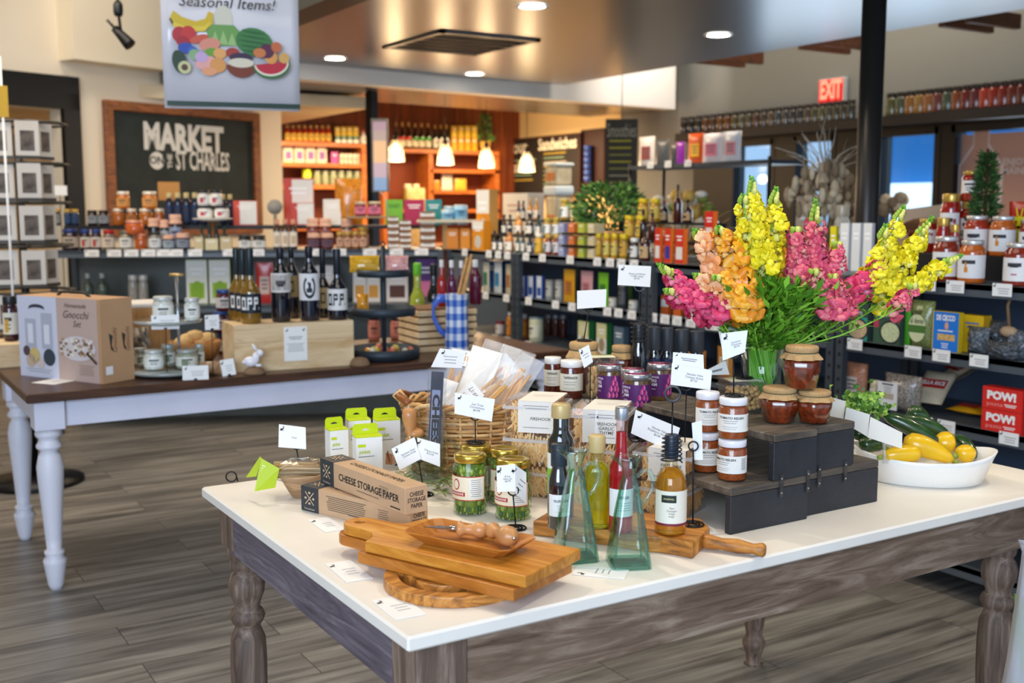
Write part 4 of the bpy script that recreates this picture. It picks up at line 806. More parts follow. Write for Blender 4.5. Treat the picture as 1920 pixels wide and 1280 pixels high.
m = MB(); m.box(((xa+xb)/2, YB-.17, zr[0]-.02), (xb-xa, .34, .045), OAK); m.build('shelf', g)
for z in zr[1:]: m = MB(); m.box(((xd+xb)/2, YB-.17, z-.02), (xb-xd, .34, .04), OAK); m.build('shelf', g)
m = MB(); m.box(((xa+xd)/2, YB-.17, zr[3]-.02), (xd-xa-.06, .338, .04), OAK); m.build('shelf', g)
for x in (xa, xd, xb-.03): m = MB(); m.box((x, YB-.172, zr[0]/2-.03), (.06, .336, zr[0]-.05), OAK); m.build('side_panel', g)
m = MB(); m.box(((xa+xb)/2, YB-.008, zr[0]/2), (xb-xa, .014, zr[0]-.06), M('#7a3413', .6)); m.build('back_panel', g)
def onB(off): return lambda px: aty(px, 300, YF+off)
f1 = onB(.10)
run('on the left timber shelf', f1, zs[0]+.003, 0, [(534, 622, 235, K('bottle', '#b8321a', '#e0b060', '#e0b84a', .2, .6), 'red and yellow syrup bottle', 8), (628, 673, 255, K('box', '#2f6a3a', '#2a5a30', None, None, white=(.1, .5)), 'green tin in the lower tier', 4), (675, 689, 243, K('bottle', '#e6ddd0', '#b8301c', '#efe6d8', .16, .5), 'white bottle with red cap', 1)])
q = f1(650); zz = zat(q, 255)
run('on the left timber shelf', f1, zz, 0, [(628, 673, 238, K('box', '#d8b422', '#c49c18'), 'yellow tin in the upper tier', 4)])
run('on the second timber shelf', f1, zs[1]+.003, 0, [(530, 614, 273, K('bag', '#d8c8b4', '#8a5aa8', .4, see=1), 'clear sweets bag with purple label', 4), (619, 634, 285, K('box', '#b8418e', '#9c3478'), 'magenta carton'), (636, 677, 288, K('can', '#e8dcc8', '#d8c0a0', '#e6c8b0'), 'cream cup', 5)])
run('on the third timber shelf', f1, zs[2]+.003, 0, [(566, 583, 317, K('can', '#c8d81c', '#d8e83a', '#dbe84c'), 'lime tub', 1), (586, 676, 321, K('jar', '#8c9272', '#9aa088', None), 'empty glass jar', 6)])
run('on the right timber shelf', f1, zr[0]+.003, 0, [(737, 773, 229, K('bottle', '#2a1208', '#d8a860', '#e6d8b8', .17, .52, None, '#c8321c'), 'tall syrup bottle with red band', 3), (773, 809, 231, K('bottle', '#1c1408', '#d8a860', '#e6d8b8', .17, .52, None, '#4aa83a'), 'tall syrup bottle with green band', 3), (811, 843, 234, K('bottle', '#12241a', '#d8a84a', '#e4dcc8', .17, .5), 'dark green syrup bottle', 3), (845, 895, 257, K('box', '#dd9a14', '#b87c10'), 'golden carton in the lower tier', 4)])
q = f1(870); zz = zat(q, 257.5)
run('on the right timber shelf', f1, zz, 0, [(845, 895, 236, K('box', '#e4ba34', '#c89a20'), 'yellow carton in the upper tier', 4)])
run('in the timber niche', f1, zr[3]+.003, 0, [(756, 787, 345, K('jar', '#8f8a2c', '#d8cfa8', None), 'olive green jar with pale lid', 2)])
run('on the timber shelf beneath the pendants', f1, zr[2]+.003, 0, [(812, 826, 338, K('bag', '#c8862c', None, .5, see=1), 'tan loaf in a bag'), (826, 850, 326, K('bag', '#d8cdbc', None, .5, see=1), 'clear gathered bag of biscuits'), (850, 876, 335, K('bag', '#e0a93a', None, .5, see=1), 'bag of golden rolls')])
# potted herb on the shelf
def leafy(m, c, n, R, H, z0, seed, ln=.05, wd=.012, up=.6, mats=('#3f6a24', '#5c8a34', '#2c4f1c')):
    r = random.Random(seed); MT = [M(x, .6) for x in mats]
    for i in range(n):
        a = r.random()*2*PI; t = r.random(); rr = R*math.sqrt(r.random()); z = z0+H*t; rr *= c(t)
        p = Vector((rr*math.cos(a), rr*math.sin(a), z)); d = Vector((math.cos(a), math.sin(a), up+r.uniform(-.5, .8))).normalized(); s = d.cross(Vector((r.uniform(-1, 1), r.uniform(-1, 1), r.uniform(-.3, 1)))).normalized()
        l = ln*r.uniform(.6, 1.2); w_ = wd*r.uniform(.7, 1.2)
        m.add([p, p+d*l*.5+s*w_, p+d*l, p+d*l*.5-s*w_], [(0, 1, 2, 3)], MT[i % len(MT)])
q = f1(909); g = thing('potted_herb', 'dark green herb in a yellow pot at the right end of the timber shelf', 'plant', (q.x, q.y, zr[0]+.003))
m = MB(); m.lathe([(.055, 0), (.075, .12)], M('#d8a64a', .6), 16); m.build('pot', g); m = MB(); leafy(m, lambda t: 1.1-t*.8, 260, .10, .34, .1, 4, .05, .012); m.build('foliage', g)
# black post with a lit screen
q = atd(697, 200, 9.6); o = MB().box((0, 0, 1.2), (.075, .075, 2.4), BLKM).build('support_post', None, None, (q.x, q.y, 0), (0, 0, .3)); struct(o, 'thin black post beside the menu screen')
p0 = atd(702, 290, 9.3); g = thing('menu_screen', 'tall narrow menu screen glowing lilac and blue on the black post', 'screen', (p0.x, p0.y, 0), R_(-30)); zt_, zb_ = zat(p0, 222), zat(p0, 360); W_ = .11
m = MB(); m.box((.045, .03, (zt_+zb_)/2), (W_+.03, .04, zt_-zb_), M('#3c3d40', .4)); m.build('bezel', g); m = MB(); m.tube([(0, .04, (zt_+zb_)/2), (-.02, .34, (zt_+zb_)/2)], .02, BLK); m.tube([(-.02, .34, 0), (-.02, .34, zt_)], .02, BLK); m.build('mount_pole', g); m = MB(); T = TR(.045, .009, zb_) @ FRONT; H = zt_-zb_
for a, b, c in ((.02, .2, '#6a8ec4'), (.2, .4, '#9a92b0'), (.4, .7, '#b8a088'), (.7, .84, '#8c8690'), (.84, .96, '#8a7a9c')): m.rect(-W_/2, a*H, W_/2, b*H, M(c, .5, emit=.15), T)
m.build('lit_panel', g)
# pendants
def mk_pend(hh):
    def mk(r):
        m = MB(); m.tube([(0, 0, .13), (0, 0, hh)], .004, BLK); m.build('cord', r); m = MB(); m.lathe([(.02, .09), (.024, .13), (.008, .15)], M('#2a2018', .4, .6), 12); m.build('socket', r)
        m = MB(); m.lathe([(.082, -.10), (.078, -.04), (.062, .03), (.035, .08), (.02, .10)], clear('#fff0d0', .8, .05, .22), 20, caps=False); m.build('glass_shade', r)
        m = MB(); m.ball((0, 0, 0), .036, M((1, .82, .5), .5, emit=12), 12, None, (.036, .036, .06)); m.build('bulb', r)
    return mk
for i, (px, py) in enumerate(((742, 282), (835, 289), (912, 295), (988, 303))):
    q = aty(px, py, 9.35); q.z += .0; put(('pendant_lamp', i), mk_pend(2.4-q.z), q, 0, 'clear glass bell pendant lamp, %s of four from the left' % ORD[i], 'pendant lamp', 'pendant lamps over the service counter')
    lamp('pendant_bulb', 'POINT', (q.x, q.y, q.z-.13), 9, (1, .72, .42), shadow_soft_size=.05)
# service counter below pendants
m = MB(); m.box((5.6, 10.05, .5), (3.5, .6, 1.0), M('#5a2c14', .6)); g = thing('service_counter', 'timber service counter under the pendant lamps', 'counter', (0, 0, 0)); m.build('body', g); m = MB(); m.box((5.6, 10.05, 1.02), (3.6, .7, .04), M('#8a5a30', .4)); m.build('worktop', g)
def by2(off): return lambda px: aty(px, 380, 9.8+off)
run('on the service counter', by2(0), 1.042, 0, [(760, 800, 352, K('bag', '#dcb878', None, .5, see=1), 'tray of wrapped pastries', 1, None, 'pastry_bag', 'bag')])
# chalk menu boards on the warm wall
def board(px0, px1, yt0, yb0, X, label, texts, fr='#3a1c10', zt_=None):
    a, b = atx(px0, yt0, X), atx(px1, yt0, X); y0, y1 = min(a.y, b.y), max(a.y, b.y); zt = zt_ or (a.z+b.z)/2; zb = atx(px0, yb0, X).z; H, W = zt-zb, y1-y0
    g = thing('menu_board', label, 'menu board', (X, (y0+y1)/2, zb), -PI/2); m = MB(); m.box((0, 0, H/2), (W, .03, H), M('#241d18', .7)); m.build('slate', g); m = MB(); f = M(fr, .6)
    for s in (-1, 1): m.box((s*W/2, -.01, H/2), (.03, .05, H+.03), f); m.box((0, -.01, H/2+s*H/2), (W, .05, .03), f)
    m.build('frame', g); m = MB(); T = TR(0, -.018, 0) @ FRONT
    for t, x, z, h, c, mw in texts: m.text(t, h, M(c, .8), T, x*W, z*H, maxw=mw*W, bold=.02)
    r = random.Random(3)
    for i in range(10): m.rect(.02*W, (.78-.075*i)*H, (.02+.36*r.uniform(.6, 1))*W, (.795-.075*i)*H, M(('#b8b09a', '#c8a83a', '#8aa88a')[i % 3], .8), T)
    for i in range(5): m.rect(-.42*W, (.62-.09*i)*H, (-.42+.34*r.uniform(.6, 1))*W, (.64-.09*i)*H, M(('#8aa88a', '#c8a83a', '#6a7ab0')[i % 3], .8), T)
    m.build('chalk_writing', g)
board(953, 1091, 258, 366, WX-.06, 'wide chalk menu board headed Soup and Sandwiches on the cream wall', [('Soup', -.33, .86, .16, '#e8dcc0', .28), ('Sandwiches', .2, .87, .14, '#f0e6cc', .5), ('Salad', -.33, .5, .14, '#e8dcc0', .28)])
q = atd(1165, 300, 9.9); g = thing('menu_banner', 'tall narrow chalk menu headed Smoothies hanging beside the grey wall', 'menu board', (q.x, q.y, 0), facecam(q)); zt_, zb_ = zat(q, 223), zat(q, 385); W_ = 60/ppm(q)
m = MB(); m.box((0, 0, (zt_+zb_)/2), (W_, .02, zt_-zb_), M('#26231a', .7)); m.build('board', g); m = MB(); T = TR(0, -.012, zb_) @ FRONT; H = zt_-zb_; m.text('Smoothies', .12, M('#8a8878', .8), T, 0, H*.86, maxw=W_*.9)
for i in range(9): m.rect(-W_*.38, H*(.74-.08*i), W_*.3, H*(.755-.08*i), M(('#9a9420', '#7a7a3a', '#8a8a70', '#b83a6a')[(0, 0, 1, 0, 1, 2, 1, 3, 1)[i]], .8), T)
m.build('chalk_writing', g); m = MB(); m.tube([(0, .012, zt_-.05), (0, .012, 4.6)], .004, BLK); m.build('hanging_wire', g)
q = atx(1112, 300, WX-.03); m = MB(); m.box((0, 0, 0), (.03, .45, .7), M('#3a1c14', .6)); 
g = thing('wall_rack', 'small dark wall rack with blue cups between the menu boards', 'rack', (WX-.03, q.y, q.z)); m.build('board', g); m = MB()
for i in range(6): m.lathe([(.04, 0), (.05, .06)], M('#3a5aa8', .4), 10, TR(-.07, 0, -.25+i*.07))
m.build('cups', g)
# stacked clear bins, big herb planter
def mk_bin(r):
    m = MB(); m.box((0, 0, .42), (.86, .86, .84), M('#d9c8a4', .25, var=.2, vs_=3), bev=.06); m.box((0, -.01, .36), (.8, .88, .5), M('#dc8a4c', .4, var=.3, vs_=6), bev=.08); m.build('bin_body', r); m = MB(); m.box((0, 0, .92), (1, 1, .14), M('#e8f0ee', .3), bev=.04); m.build('lid', r)
q = onX(4.4)(1047); bw = 52/ppm(q)/1.25
for i, (a, b) in enumerate(((383, 347), (344, 305))):
    z0 = 1.12 if i == 0 else zat(q, 346); put(('storage_bin',), mk_bin, (q.x, q.y, z0), RS, 'clear lidded bin of orange food, %s of the stacked pair' % ('lower', 'upper')[i], 'bin', None, (bw, bw, zat(q, b)-z0))
q = onX(SX+.36)(1143); g = thing('herb_planter', 'bushy green herb in a dark pot behind the berry punnets', 'plant', (q.x, q.y, 1.15)); m = MB(); m.lathe([(.06, 0), (.085, .14)], M('#5a6064', .5), 18); m.build('pot', g); m = MB(); leafy(m, lambda t: .5+1.1*math.sin(PI*min(1, t*.8+.12)), 1500, .13, .27, .12, 8, .05, .008, .4, ('#3c6a2c', '#5f9040', '#2a4a20', '#7aa850')); m.build('foliage', g)
# ledge with spice jars above the doors
la, lb = atx(1275, 250, WX-.2), atx(2000, 185, WX-.2); lz = (atx(1275, 252, WX-.25).z+atx(1900, 195, WX-.25).z)/2
g = thing('wall_ledge', 'long dark ledge above the doors lined with spice jars', 'shelf', (WX-.135, (la.y+lb.y)/2, lz)); m = MB(); m.box((0, 0, -.04), (.26, la.y-lb.y, .08), M('#241d19', .6)); m.build('plank', g)
def onL(px): return atx(px, 215, WX-.16)
n1 = [1283+13.6*i for i in range(24)]; n2 = [1672+17.5*i for i in range(15)]
pal = ['#2a241f', '#241f1c', '#2c2620', '#5a3a22', '#4e3422', '#6a4a2a', '#6e4220', '#5c5232', '#5e5a48', '#554c34', '#5a4030', '#4c4438', '#5f5040', '#44484a', '#4a4a44', '#3c3c3c', '#3a3834', '#504438', '#4c4a34', '#56543a', '#4a4636', '#44402f', '#3f3c30', '#3a382c']
pal2 = ['#55562f', '#4e5440', '#8a5f30', '#8c6a38', '#8a5a34', '#6a3a34', '#44503f', '#7a4428', '#6a2c24', '#5c2c30', '#a03c28', '#8c3020', '#7a2a20', '#6a2c20', '#5c2a20']
for lst, pl, hh, where in ((n1, pal, .165, 'left of the black column'), (n2, pal2, .185, 'right of the black column')):
    for i, px in enumerate(lst):
        q = onL(px); q.z = lz+.001; k = K('jar', pl[i], '#2e2822', None); put(('spice_jar', k[2]), k[0], q, 0, 'spice jar on the high ledge %s, %s from the left' % (where, ORD[i]), 'jar', 'spice jars on the high ledge', (.075 if hh < .17 else .10, .075 if hh < .17 else .10, hh))
# chip rack with snack bags
RXX = 4.95; p = onX(RXX); a, b = p(1190), p(1450); q0 = (a+b)/2; zc = zat(q0, 306)
g = thing('wire_rack', 'black wire rack holding snack bags near the windows', 'rack', (RXX, q0.y, 0)); Lr = abs(a.y-b.y)
for z in (zc, zc-.42): m = MB(); m.box((.1, 0, z-.012), (.34, Lr, .024), STEELD); m.build('shelf', g)
for s in (-1, 1):
    for x in (-.05, .26): m = MB(); m.tube([(x, s*Lr/2, 0), (x, s*Lr/2, zc+.02)], .012, BLKM, 8); m.build('post', g)
run('on the top of the wire rack', p, zc+.001, RS, [(1190, 1232, 256, K('bag', '#d8d0ca', '#8a3a3a', .4), 'white crisp bag'), (1222, 1258, 262, K('bag', '#4a4e54', None, .4), 'charcoal crisp bag'), (1252, 1270, 272, K('bag', '#3c4046', None, .4), 'dark grey crisp bag'), (1262, 1284, 266, K('bag', '#8a1ca0', None, .4), 'purple crisp bag'),
 (1282, 1322, 250, K('bag', '#d8501c', '#e8b02c', .4, None, .3, '#c8281c'), 'red and orange crisp bag'), (1306, 1360, 250, K('bag', '#e8e0e4', '#e07a98', .5), 'large white and pink puffed snack bag'), (1346, 1392, 246, K('bag', '#dfe2ea', '#e89aa8', .5), 'large white snack bag with pink print')])
cards([1217, 1250, 1287], onX(RXX-.08), zc, RS, 'wire rack edge', 1)
# dried bouquets and wrapped garlic
def wisps(m, n, R, H, seed, cols, th=.003, curl=.3, z0=0, spread=1):
    r = random.Random(seed); MT = [M(c, .85) for c in cols]
    for i in range(n):
        a = r.random()*2*PI; s = r.random()**.6*spread; p = Vector((0, 0, z0)); pts = [p]; d = Vector((math.cos(a)*s*.6, math.sin(a)*s*.6, 1)).normalized(); st = H/6*r.uniform(.7, 1.1)
        for k in range(6): d = (d+Vector((r.uniform(-curl, curl), r.uniform(-curl, curl), r.uniform(-curl, curl*.3)))*.5+Vector((math.cos(a)*s*.12, math.sin(a)*s*.12, 0))).normalized(); pts.append(pts[-1]+d*st)
        m.tube(pts, [th*(1-.12*k) for k in range(7)], MT[i % len(MT)], 4)
DR = ['#cdb899', '#a08a6c', '#dccbaa', '#8a745a', '#b8a284']
q = onX(4.42)(1545); g = thing('dried_bouquet', 'large dried flower bouquet with wispy plumes left of the black column', 'dried flowers', (q.x, q.y, 1.12))
m = MB(); m.lathe([(.05, 0), (.06, .02), (.045, .16), (.055, .2)], clear('#e8ecec', .6), 16, caps=False); m.build('vase', g)
m = MB(); wisps(m, 60, .3, .38, 3, DR, .004, .25, .02, .5); m.build('stems', g)
m = MB(); rr = random.Random(9)
for i in range(170):
    a = rr.random()*2*PI; t = rr.random(); R = .19*math.sqrt(rr.random())*math.sin(PI*(.25+.65*t)); z = .27+.24*t
    m.ball((R*math.cos(a), R*math.sin(a), z), .03, M(DR[i % 5], .9), 6, None, (.012+.02*rr.random(), .02, .018+.03*rr.random()))
m.build('seed_heads', g); m = MB(); wisps(m, 34, .3, .34, 5, ['#c4b8a4', '#a8987e', '#d8ccb8'], .004, .5, .42, .9); m.build('plumes', g)
q = onX(4.5)(1668); g = thing('dried_bouquet', 'dried drooping seed pods hanging just right of the black column', 'dried flowers', (q.x, q.y, 1.12)); m = MB(); m.tube([(0, 0, 0), (.01, .01, .2), (0, -.02, .34), (-.01, -.05, .33)], .006, M('#8f7a60', .9)); m.build('stem', g); m = MB()
for i in range(14): m.ball((rr.uniform(-.05, .05), -.03+rr.uniform(-.06, .05), .30+rr.uniform(-.05, .06)), .03, M(DR[i % 5], .9), 6)
m.build('pods', g)
q = onX(4.6)(1594); m = MB(); m.tube([(0, 0, 0), (0, 0, .2), (.01, .0, .42)], [.01, .05, .02], M('#b8a68c', .9, bump=.5, bs=20), 8); m.tube([(.02, .03, 0), (.01, .05, .25), (.03, .02, .36)], [.01, .04, .01], M('#8a7860', .9), 8); o = m.build('dried_palm_leaf', None, None, (q.x, q.y, 1.121)); tag(o, 'grey brown dried palm leaf against the black column', 'dried flowers')
q = onX(4.35)(1280); g = thing('dried_bouquet', 'cellophane wrapped dried leaves and pods above the mustard jars', 'dried flowers', (q.x, q.y, 1.12)); m = MB(); wisps(m, 70, .3, .40, 15, ['#d8ccb0', '#b09a60', '#8a8a4a', '#e4dccb', '#c8862c'], .007, .6, 0, 1.6); m.build('stems', g); m = MB()
for i in range(26): a = rr.random()*2*PI; m.ball((.16*rr.random()*math.cos(a), .34*(rr.random()-.5), .18+.2*rr.random()), .03, M(['#e6e0d2', '#c9a24a', '#d8cfbc', '#7f8a3a'][i % 4], .5), 6, None, (.03, .05, .02+.03*rr.random()))
m.build('pods', g)
q = onX(4.30)(1345); m = MB(); m.tube([(0, 0, 0), (0, -.02, .12), (0, .05, .2), (0, .06, .1), (0, -.04, .08)], [.02, .05, .05, .04, .01], M('#dfe2e6', .15, coat=.6, bump=.6, bs=12), 8); o = m.build('wrapped_bundle', None, None, (q.x, q.y, 1.125)); tag(o, 'looped bundle in crinkled clear wrap behind the macaroni cartons', 'wrapped bundle')
# goods on the stock counter
yy_ = onX(4.3)
run('on the stock counter', yy_, 1.12, RS, [(1490, 1522, 367, K('box', '#c8b49a', '#a8947c', '#1c1c1e'), 'tan carton with black bands'), (1562, 1592, 384, K('jar', '#d8cfbe', '#c8bca4', '#e4dccb'), 'cream canister with ridged lid'), (1596, 1640, 424, K('box', '#dfe1e0', '#d0d2d2'), 'white carton', 1), (1700, 1745, 430, K('jar', '#8c1c18', '#6a1410', None), 'dark red jar behind the yellow flowers', 1)])
run('behind the flowers on the top shelf', onX(SX+.3), 1.15, RS, [(1575, 1640, 418, K('box', '#e4e6e6', '#d4d6d8', None, None), 'pale striped carton', 3), (1556, 1572, 424, K('box', '#e0d41c', '#c8b818'), 'narrow yellow carton')])
q = onX(4.35)(1712); g = thing('paper_bag', 'open tan paper wrap of bread behind the yellow snapdragons', 'bag', (q.x, q.y, 1.12), RS); m = MB(); KP = M('#c9a888', .8)
m.box((-.02, 0, .09), (.26, .16, .18), KP, None, .01); m.prism([(-.16, 0), (.1, 0), (.16, .16), (-.1, .13)], -.09, -.08, M('#d8c0a4', .8), TR(0, 0, .16) @ FRONT); m.build('wrap', g); m = MB(); m.ball((.04, .02, .19), .1, M('#6a4526', .8, bump=.4), 14, None, (.12, .08, .06)); m.build('loaf', g)
q = onX(SX+.36)(1857); g = thing('tabletop_fir', 'small artificial fir tree behind the sauce jars', 'plant', (q.x, q.y+.03, 1.241)); zt_ = zat(q, 268)-1.241; m = MB(); m.lathe([(.03, 0), (.035, .05)], M('#5a3a20', .7), 12); m.tube([(0, 0, .05), (0, 0, zt_-.02)], .006, M('#4a3420', .8)); m.build('trunk', g); m = MB(); leafy(m, lambda t: max(.15, (1.25-t)*.9*(.75+.25*math.sin(t*38))), 1500, .062, zt_-.10, .06, 12, .035, .004, .25, ('#2f5224', '#46702e', '#1e3c1a', '#3c6230')); m.build('needles', g)
q = onX(SX+.36)(1905); g = put(('food_pouch', 'deer'), F_bag('#b8261a', None, .4), (q.x, q.y-.02, 1.24), RS, 'red pouch with a yellow deer silhouette behind the sauce jars', 'bag', None, (.11, .07, .20))
m = MB(); T = TR(0, -.26, 0) @ FRONT; Y_ = M('#d8d41c', .5)
for pts in ([(-.12, .2), (.14, .2), (.1, .55), (-.06, .55)], [(-.1, .5), (.08, .5), (.06, .72), (-.04, .74)], [(-.22, .62), (-.06, .66), (-.08, .72), (-.24, .72)], [(.05, .66), (.2, .62), (.22, .72), (.06, .72)], [(-.08, .72), (-.14, .88), (-.1, .89), (-.03, .74)], [(.04, .72), (.1, .88), (.14, .87), (.09, .73)]): m.flat(pts, Y_, T)
m.build('printed_deer', g)
# ---- hanging banner
bp0, bp1 = atd(307, 197, 4.45), atd(565, 209, 4.62); bv = bp1-bp0; BA = math.atan2(bv.y, bv.x); BW = (bp1-bp0).xy.length; zb_ = (bp0.z+bp1.z)/2-.005
g = thing('hanging_banner', 'hanging banner headed Seasonal Items with a fruit and vegetable picture', 'banner', ((bp0.x+bp1.x)/2, (bp0.y+bp1.y)/2, zb_), BA); BH = .62
m = MB(); N = 16; vs = []; 
for s in (0, .002):
    for i in range(N+1):
        u = i/N; y = s+.012*math.cos(u*PI*2)
        for z in (0, BH): vs.append((BW*(u-.5)*(1-.012*(1-z/BH)), y, z))
k = (N+1)*2; fs = [(2*i, 2*i+2, 2*i+3, 2*i+1) for i in range(N)]+[(k+2*i+1, k+2*i+3, k+2*i+2, k+2*i) for i in range(N)]+[(2*i, k+2*i, k+2*i+2, 2*i+2) for i in range(N)]+[(2*i+1, 2*i+3, k+2*i+3, k+2*i+1) for i in range(N)]+[(0, 1, k+1, k), (2*N, k+2*N, k+2*N+1, 2*N+1)]
m.add(vs, fs, M('#dedce2', .22, coat=.25), True); m.build('sheet', g); S = BW/258.
m = MB(); T = TR(0, -.016, 0) @ FRONT
def bx(px, py): return ((px-436)*S, (203-py)*S)
m.flat([bx(313, 190), bx(313, 199), bx(562, 199), bx(562, 190)], M('#1d3a2c', .3), T); x, z = bx(428, 6); m.text('Seasonal Items!', .042, M('#20201f', .4), T, x, z, shear=.25, maxw=.43, eps=.002); m.build('print', g)
m = MB(); ly = [.002]
def blob(px, py, rx, ry, c, a=0, n=16, part=(0, 2*PI)):
    x, z = bx(px, py); rx *= S; ry *= S; ly[0] += .00035; pts = []
    for i in range(n): t = part[0]+(part[1]-part[0])*i/(n-1 if part[1]-part[0] < 6 else n); pts.append((x+rx*math.cos(t)*math.cos(a)-ry*math.sin(t)*math.sin(a), z+rx*math.cos(t)*math.sin(a)+ry*math.sin(t)*math.cos(a)))
    m.flat(pts, M(c, .3), T, ly[0])
def poly(pp, c): ly[0] += .00035; m.flat([bx(*q) for q in pp], M(c, .3), T, ly[0])
poly([(322, 40), (330, 24), (345, 35), (370, 42), (388, 36), (394, 22), (402, 26), (402, 44), (385, 60), (350, 62), (328, 52)], '#d8b820'); poly([(328, 44), (350, 52), (385, 50), (398, 40), (388, 58), (355, 62), (332, 56)], '#e8cc3c'); poly([(322, 40), (325, 38), (330, 46), (327, 50)], '#4a4a18')
blob(421, 34, 17, 24, '#d8d4c0'); poly([(388, 60), (400, 46), (440, 46), (455, 62), (450, 84), (400, 86)], '#6fa050'); poly([(396, 80), (405, 58), (412, 80), (420, 56), (428, 82), (436, 60), (444, 84)], '#9cc078')
blob(477, 76, 35, 27, '#3c7c3c', -.2)
for i in range(5): blob(477, 58+i*9, 30-abs(2-i)*4, 1.8, '#245a2a', -.12)
blob(340, 68, 14, 15, '#b8242a'); blob(356, 66, 14, 15, '#c8302c'); blob(345, 80, 12, 10, '#a81c24'); blob(375, 74, 18, 7, '#d05a3c', .35); blob(350, 92, 14, 10, '#2a4aa8'); blob(362, 96, 8, 8, '#3c62b8')
blob(338, 118, 13, 22, '#1f3a1c', .2); blob(347, 128, 12, 12, '#c8c890', .2); blob(347, 128, 6, 6, '#5a3420'); blob(365, 104, 10, 10, '#8ab07a'); blob(394, 84, 20, 12, '#e0907a', .2); blob(398, 98, 14, 8, '#6aa02c'); blob(412, 100, 12, 10, '#e8a860'); blob(386, 118, 20, 12, '#e8a8a0', .3); blob(408, 122, 15, 14, '#e09a50'); blob(392, 134, 14, 8, '#e8a070'); blob(378, 108, 12, 10, '#c8a8d0')
blob(436, 98, 13, 10, '#a83c2c'); blob(451, 106, 22, 9, '#3a2440'); blob(451, 120, 28, 24, '#7a3414', 0, 14, (PI, 2*PI)); blob(451, 116, 24, 9, '#ddd4bc'); blob(508, 116, 36, 28, '#2f6a34', .15, 14, (PI, 2*PI)); blob(508, 115, 33, 24, '#e8e0c8', .15, 14, (PI, 2*PI)); blob(508, 114, 30, 21, '#c02438', .15, 14, (PI, 2*PI)); blob(508, 104, 12, 12, '#e09a4c'); blob(500, 92, 14, 14, '#5a2440'); blob(518, 84, 10, 10, '#c86a3c'); blob(486, 96, 12, 9, '#d07a40'); blob(532, 104, 10, 10, '#d8a85a')
m.build('fruit_picture', g)
m = MB()
for s in (-1, 1): m.tube([(s*BW*.45, 0, BH), (s*BW*.45, 0, 4.6-zb_)], .002, BLK, 4)
m.build('hanging_wire', g)
# track spotlight upper left
q = atd(227, 66, 6.2); g = thing('track_spotlight', 'small black track spotlight hanging on a stem at upper left', 'spotlight', q); m = MB(); m.tube([(0, 0, .02), (-.01, 0, .12), (-.01, 0, 4.6-q.z)], .008, BLK); m.lathe([(.02, .10), (.026, .12), (.026, .16), (.015, .18)], BLK, 12, TR(-.01, 0, 0)); m.build('stem', g)
m = MB(); m.T = RZ(facecam(q)) @ RY(R_(-40)) @ RX(R_(-15)); m.lathe([(.022, .05), (.026, 0), (.034, -.06), (.034, -.075), (.025, -.074)], BLKM, 16); m.tube([(0, 0, .05), (0, .0, .11)], .008, BLK); m.build('lamp_head', g)
# postcard spinner at the left edge
fr = thing('print_rack', 'tall wire spinner rack of matted black and white prints at the left edge', 'rack', atd(40, 400, 5.6).xy.to_3d(), 0); q = fr.location.copy(); k = 1/ppm((q.x, q.y, 1.3)); fa = facecam(q)
m = MB(); m.tube([(0, 0, 0), (0, 0, 1.78)], .02, BLKM, 10); m.lathe([(.24, 0), (.24, .02), (.05, .04)], BLKM, 20); m.build('pole', fr)
GR = M('#4a4640', .5, .3)
for z in [zat(q, y) for y in (232, 308, 380, 460, 545, 620)]:
    m = MB()
    for i in range(8): a = 2*PI*i/8; b = 2*PI*(i+1)/8; m.tube([(.24*math.cos(a), .24*math.sin(a), z), (.24*math.cos(b), .24*math.sin(b), z)], .008, GR, 4)
    m.build('wire_tier', fr)
rows = (300, 376, 452, 532, 612, 690)
for ri, yb_ in enumerate(rows):
    z = zat(q, yb_)
    for ci, (px, ang) in enumerate(((5, -.1), (58, .12), (91, .9))):
        p = atd(px, 400, 5.38 if ci < 2 else 5.5); w_ = (46, 42, 42)[ci]*k*.94; h_ = 66*k; m = MB(); m.box((0, 0, h_/2), (w_, .004, h_), M('#ddd6ca', .6)); T = TR(0, -.003, 0) @ FRONT
        m.rect(-w_*.30, h_*.20, w_*.30, h_*.74, M('#6a5f56', .6, var=.6, vs_=22), T); m.rect(-w_/2-.004, -.004, w_/2+.004, .012, GR, T, .004)
        o = m.build('matted_print', None, None, (p.x, p.y, z), (0, 0, fa+ang)); tag(o, 'cream matted print on the spinner rack, row %s from the top, %s column' % (ORD[ri], ('left', 'middle', 'right')[ci]), 'print', 'matted prints on the spinner rack')
q = atd(112, 357, 6.9); m = MB(); m.box((0, 0, 0), (.085, .003, .06), PAPER); m.tube([(0, .004, -.03), (0, .004, -1.0)], .003, BLKM); o = m.build('card_holder', None, None, (q.x, q.y, q.z), (0, 0, fa)); tag(o, 'blank white card on a thin stand left of the honey jars', 'card holder')
q = atd(4, 190, 5.1); m = MB(); m.box((0, 0, 0), (.05, .003, .14), M('#d8a81c', .5)); m.tube([(0, .005, .2), (0, .005, -1.7)], .006, WHITE); o = m.build('yellow_sign', None, None, (q.x, q.y, q.z), (0, 0, fa)); tag(o, 'narrow yellow sign on a white pole at the left edge', 'sign')
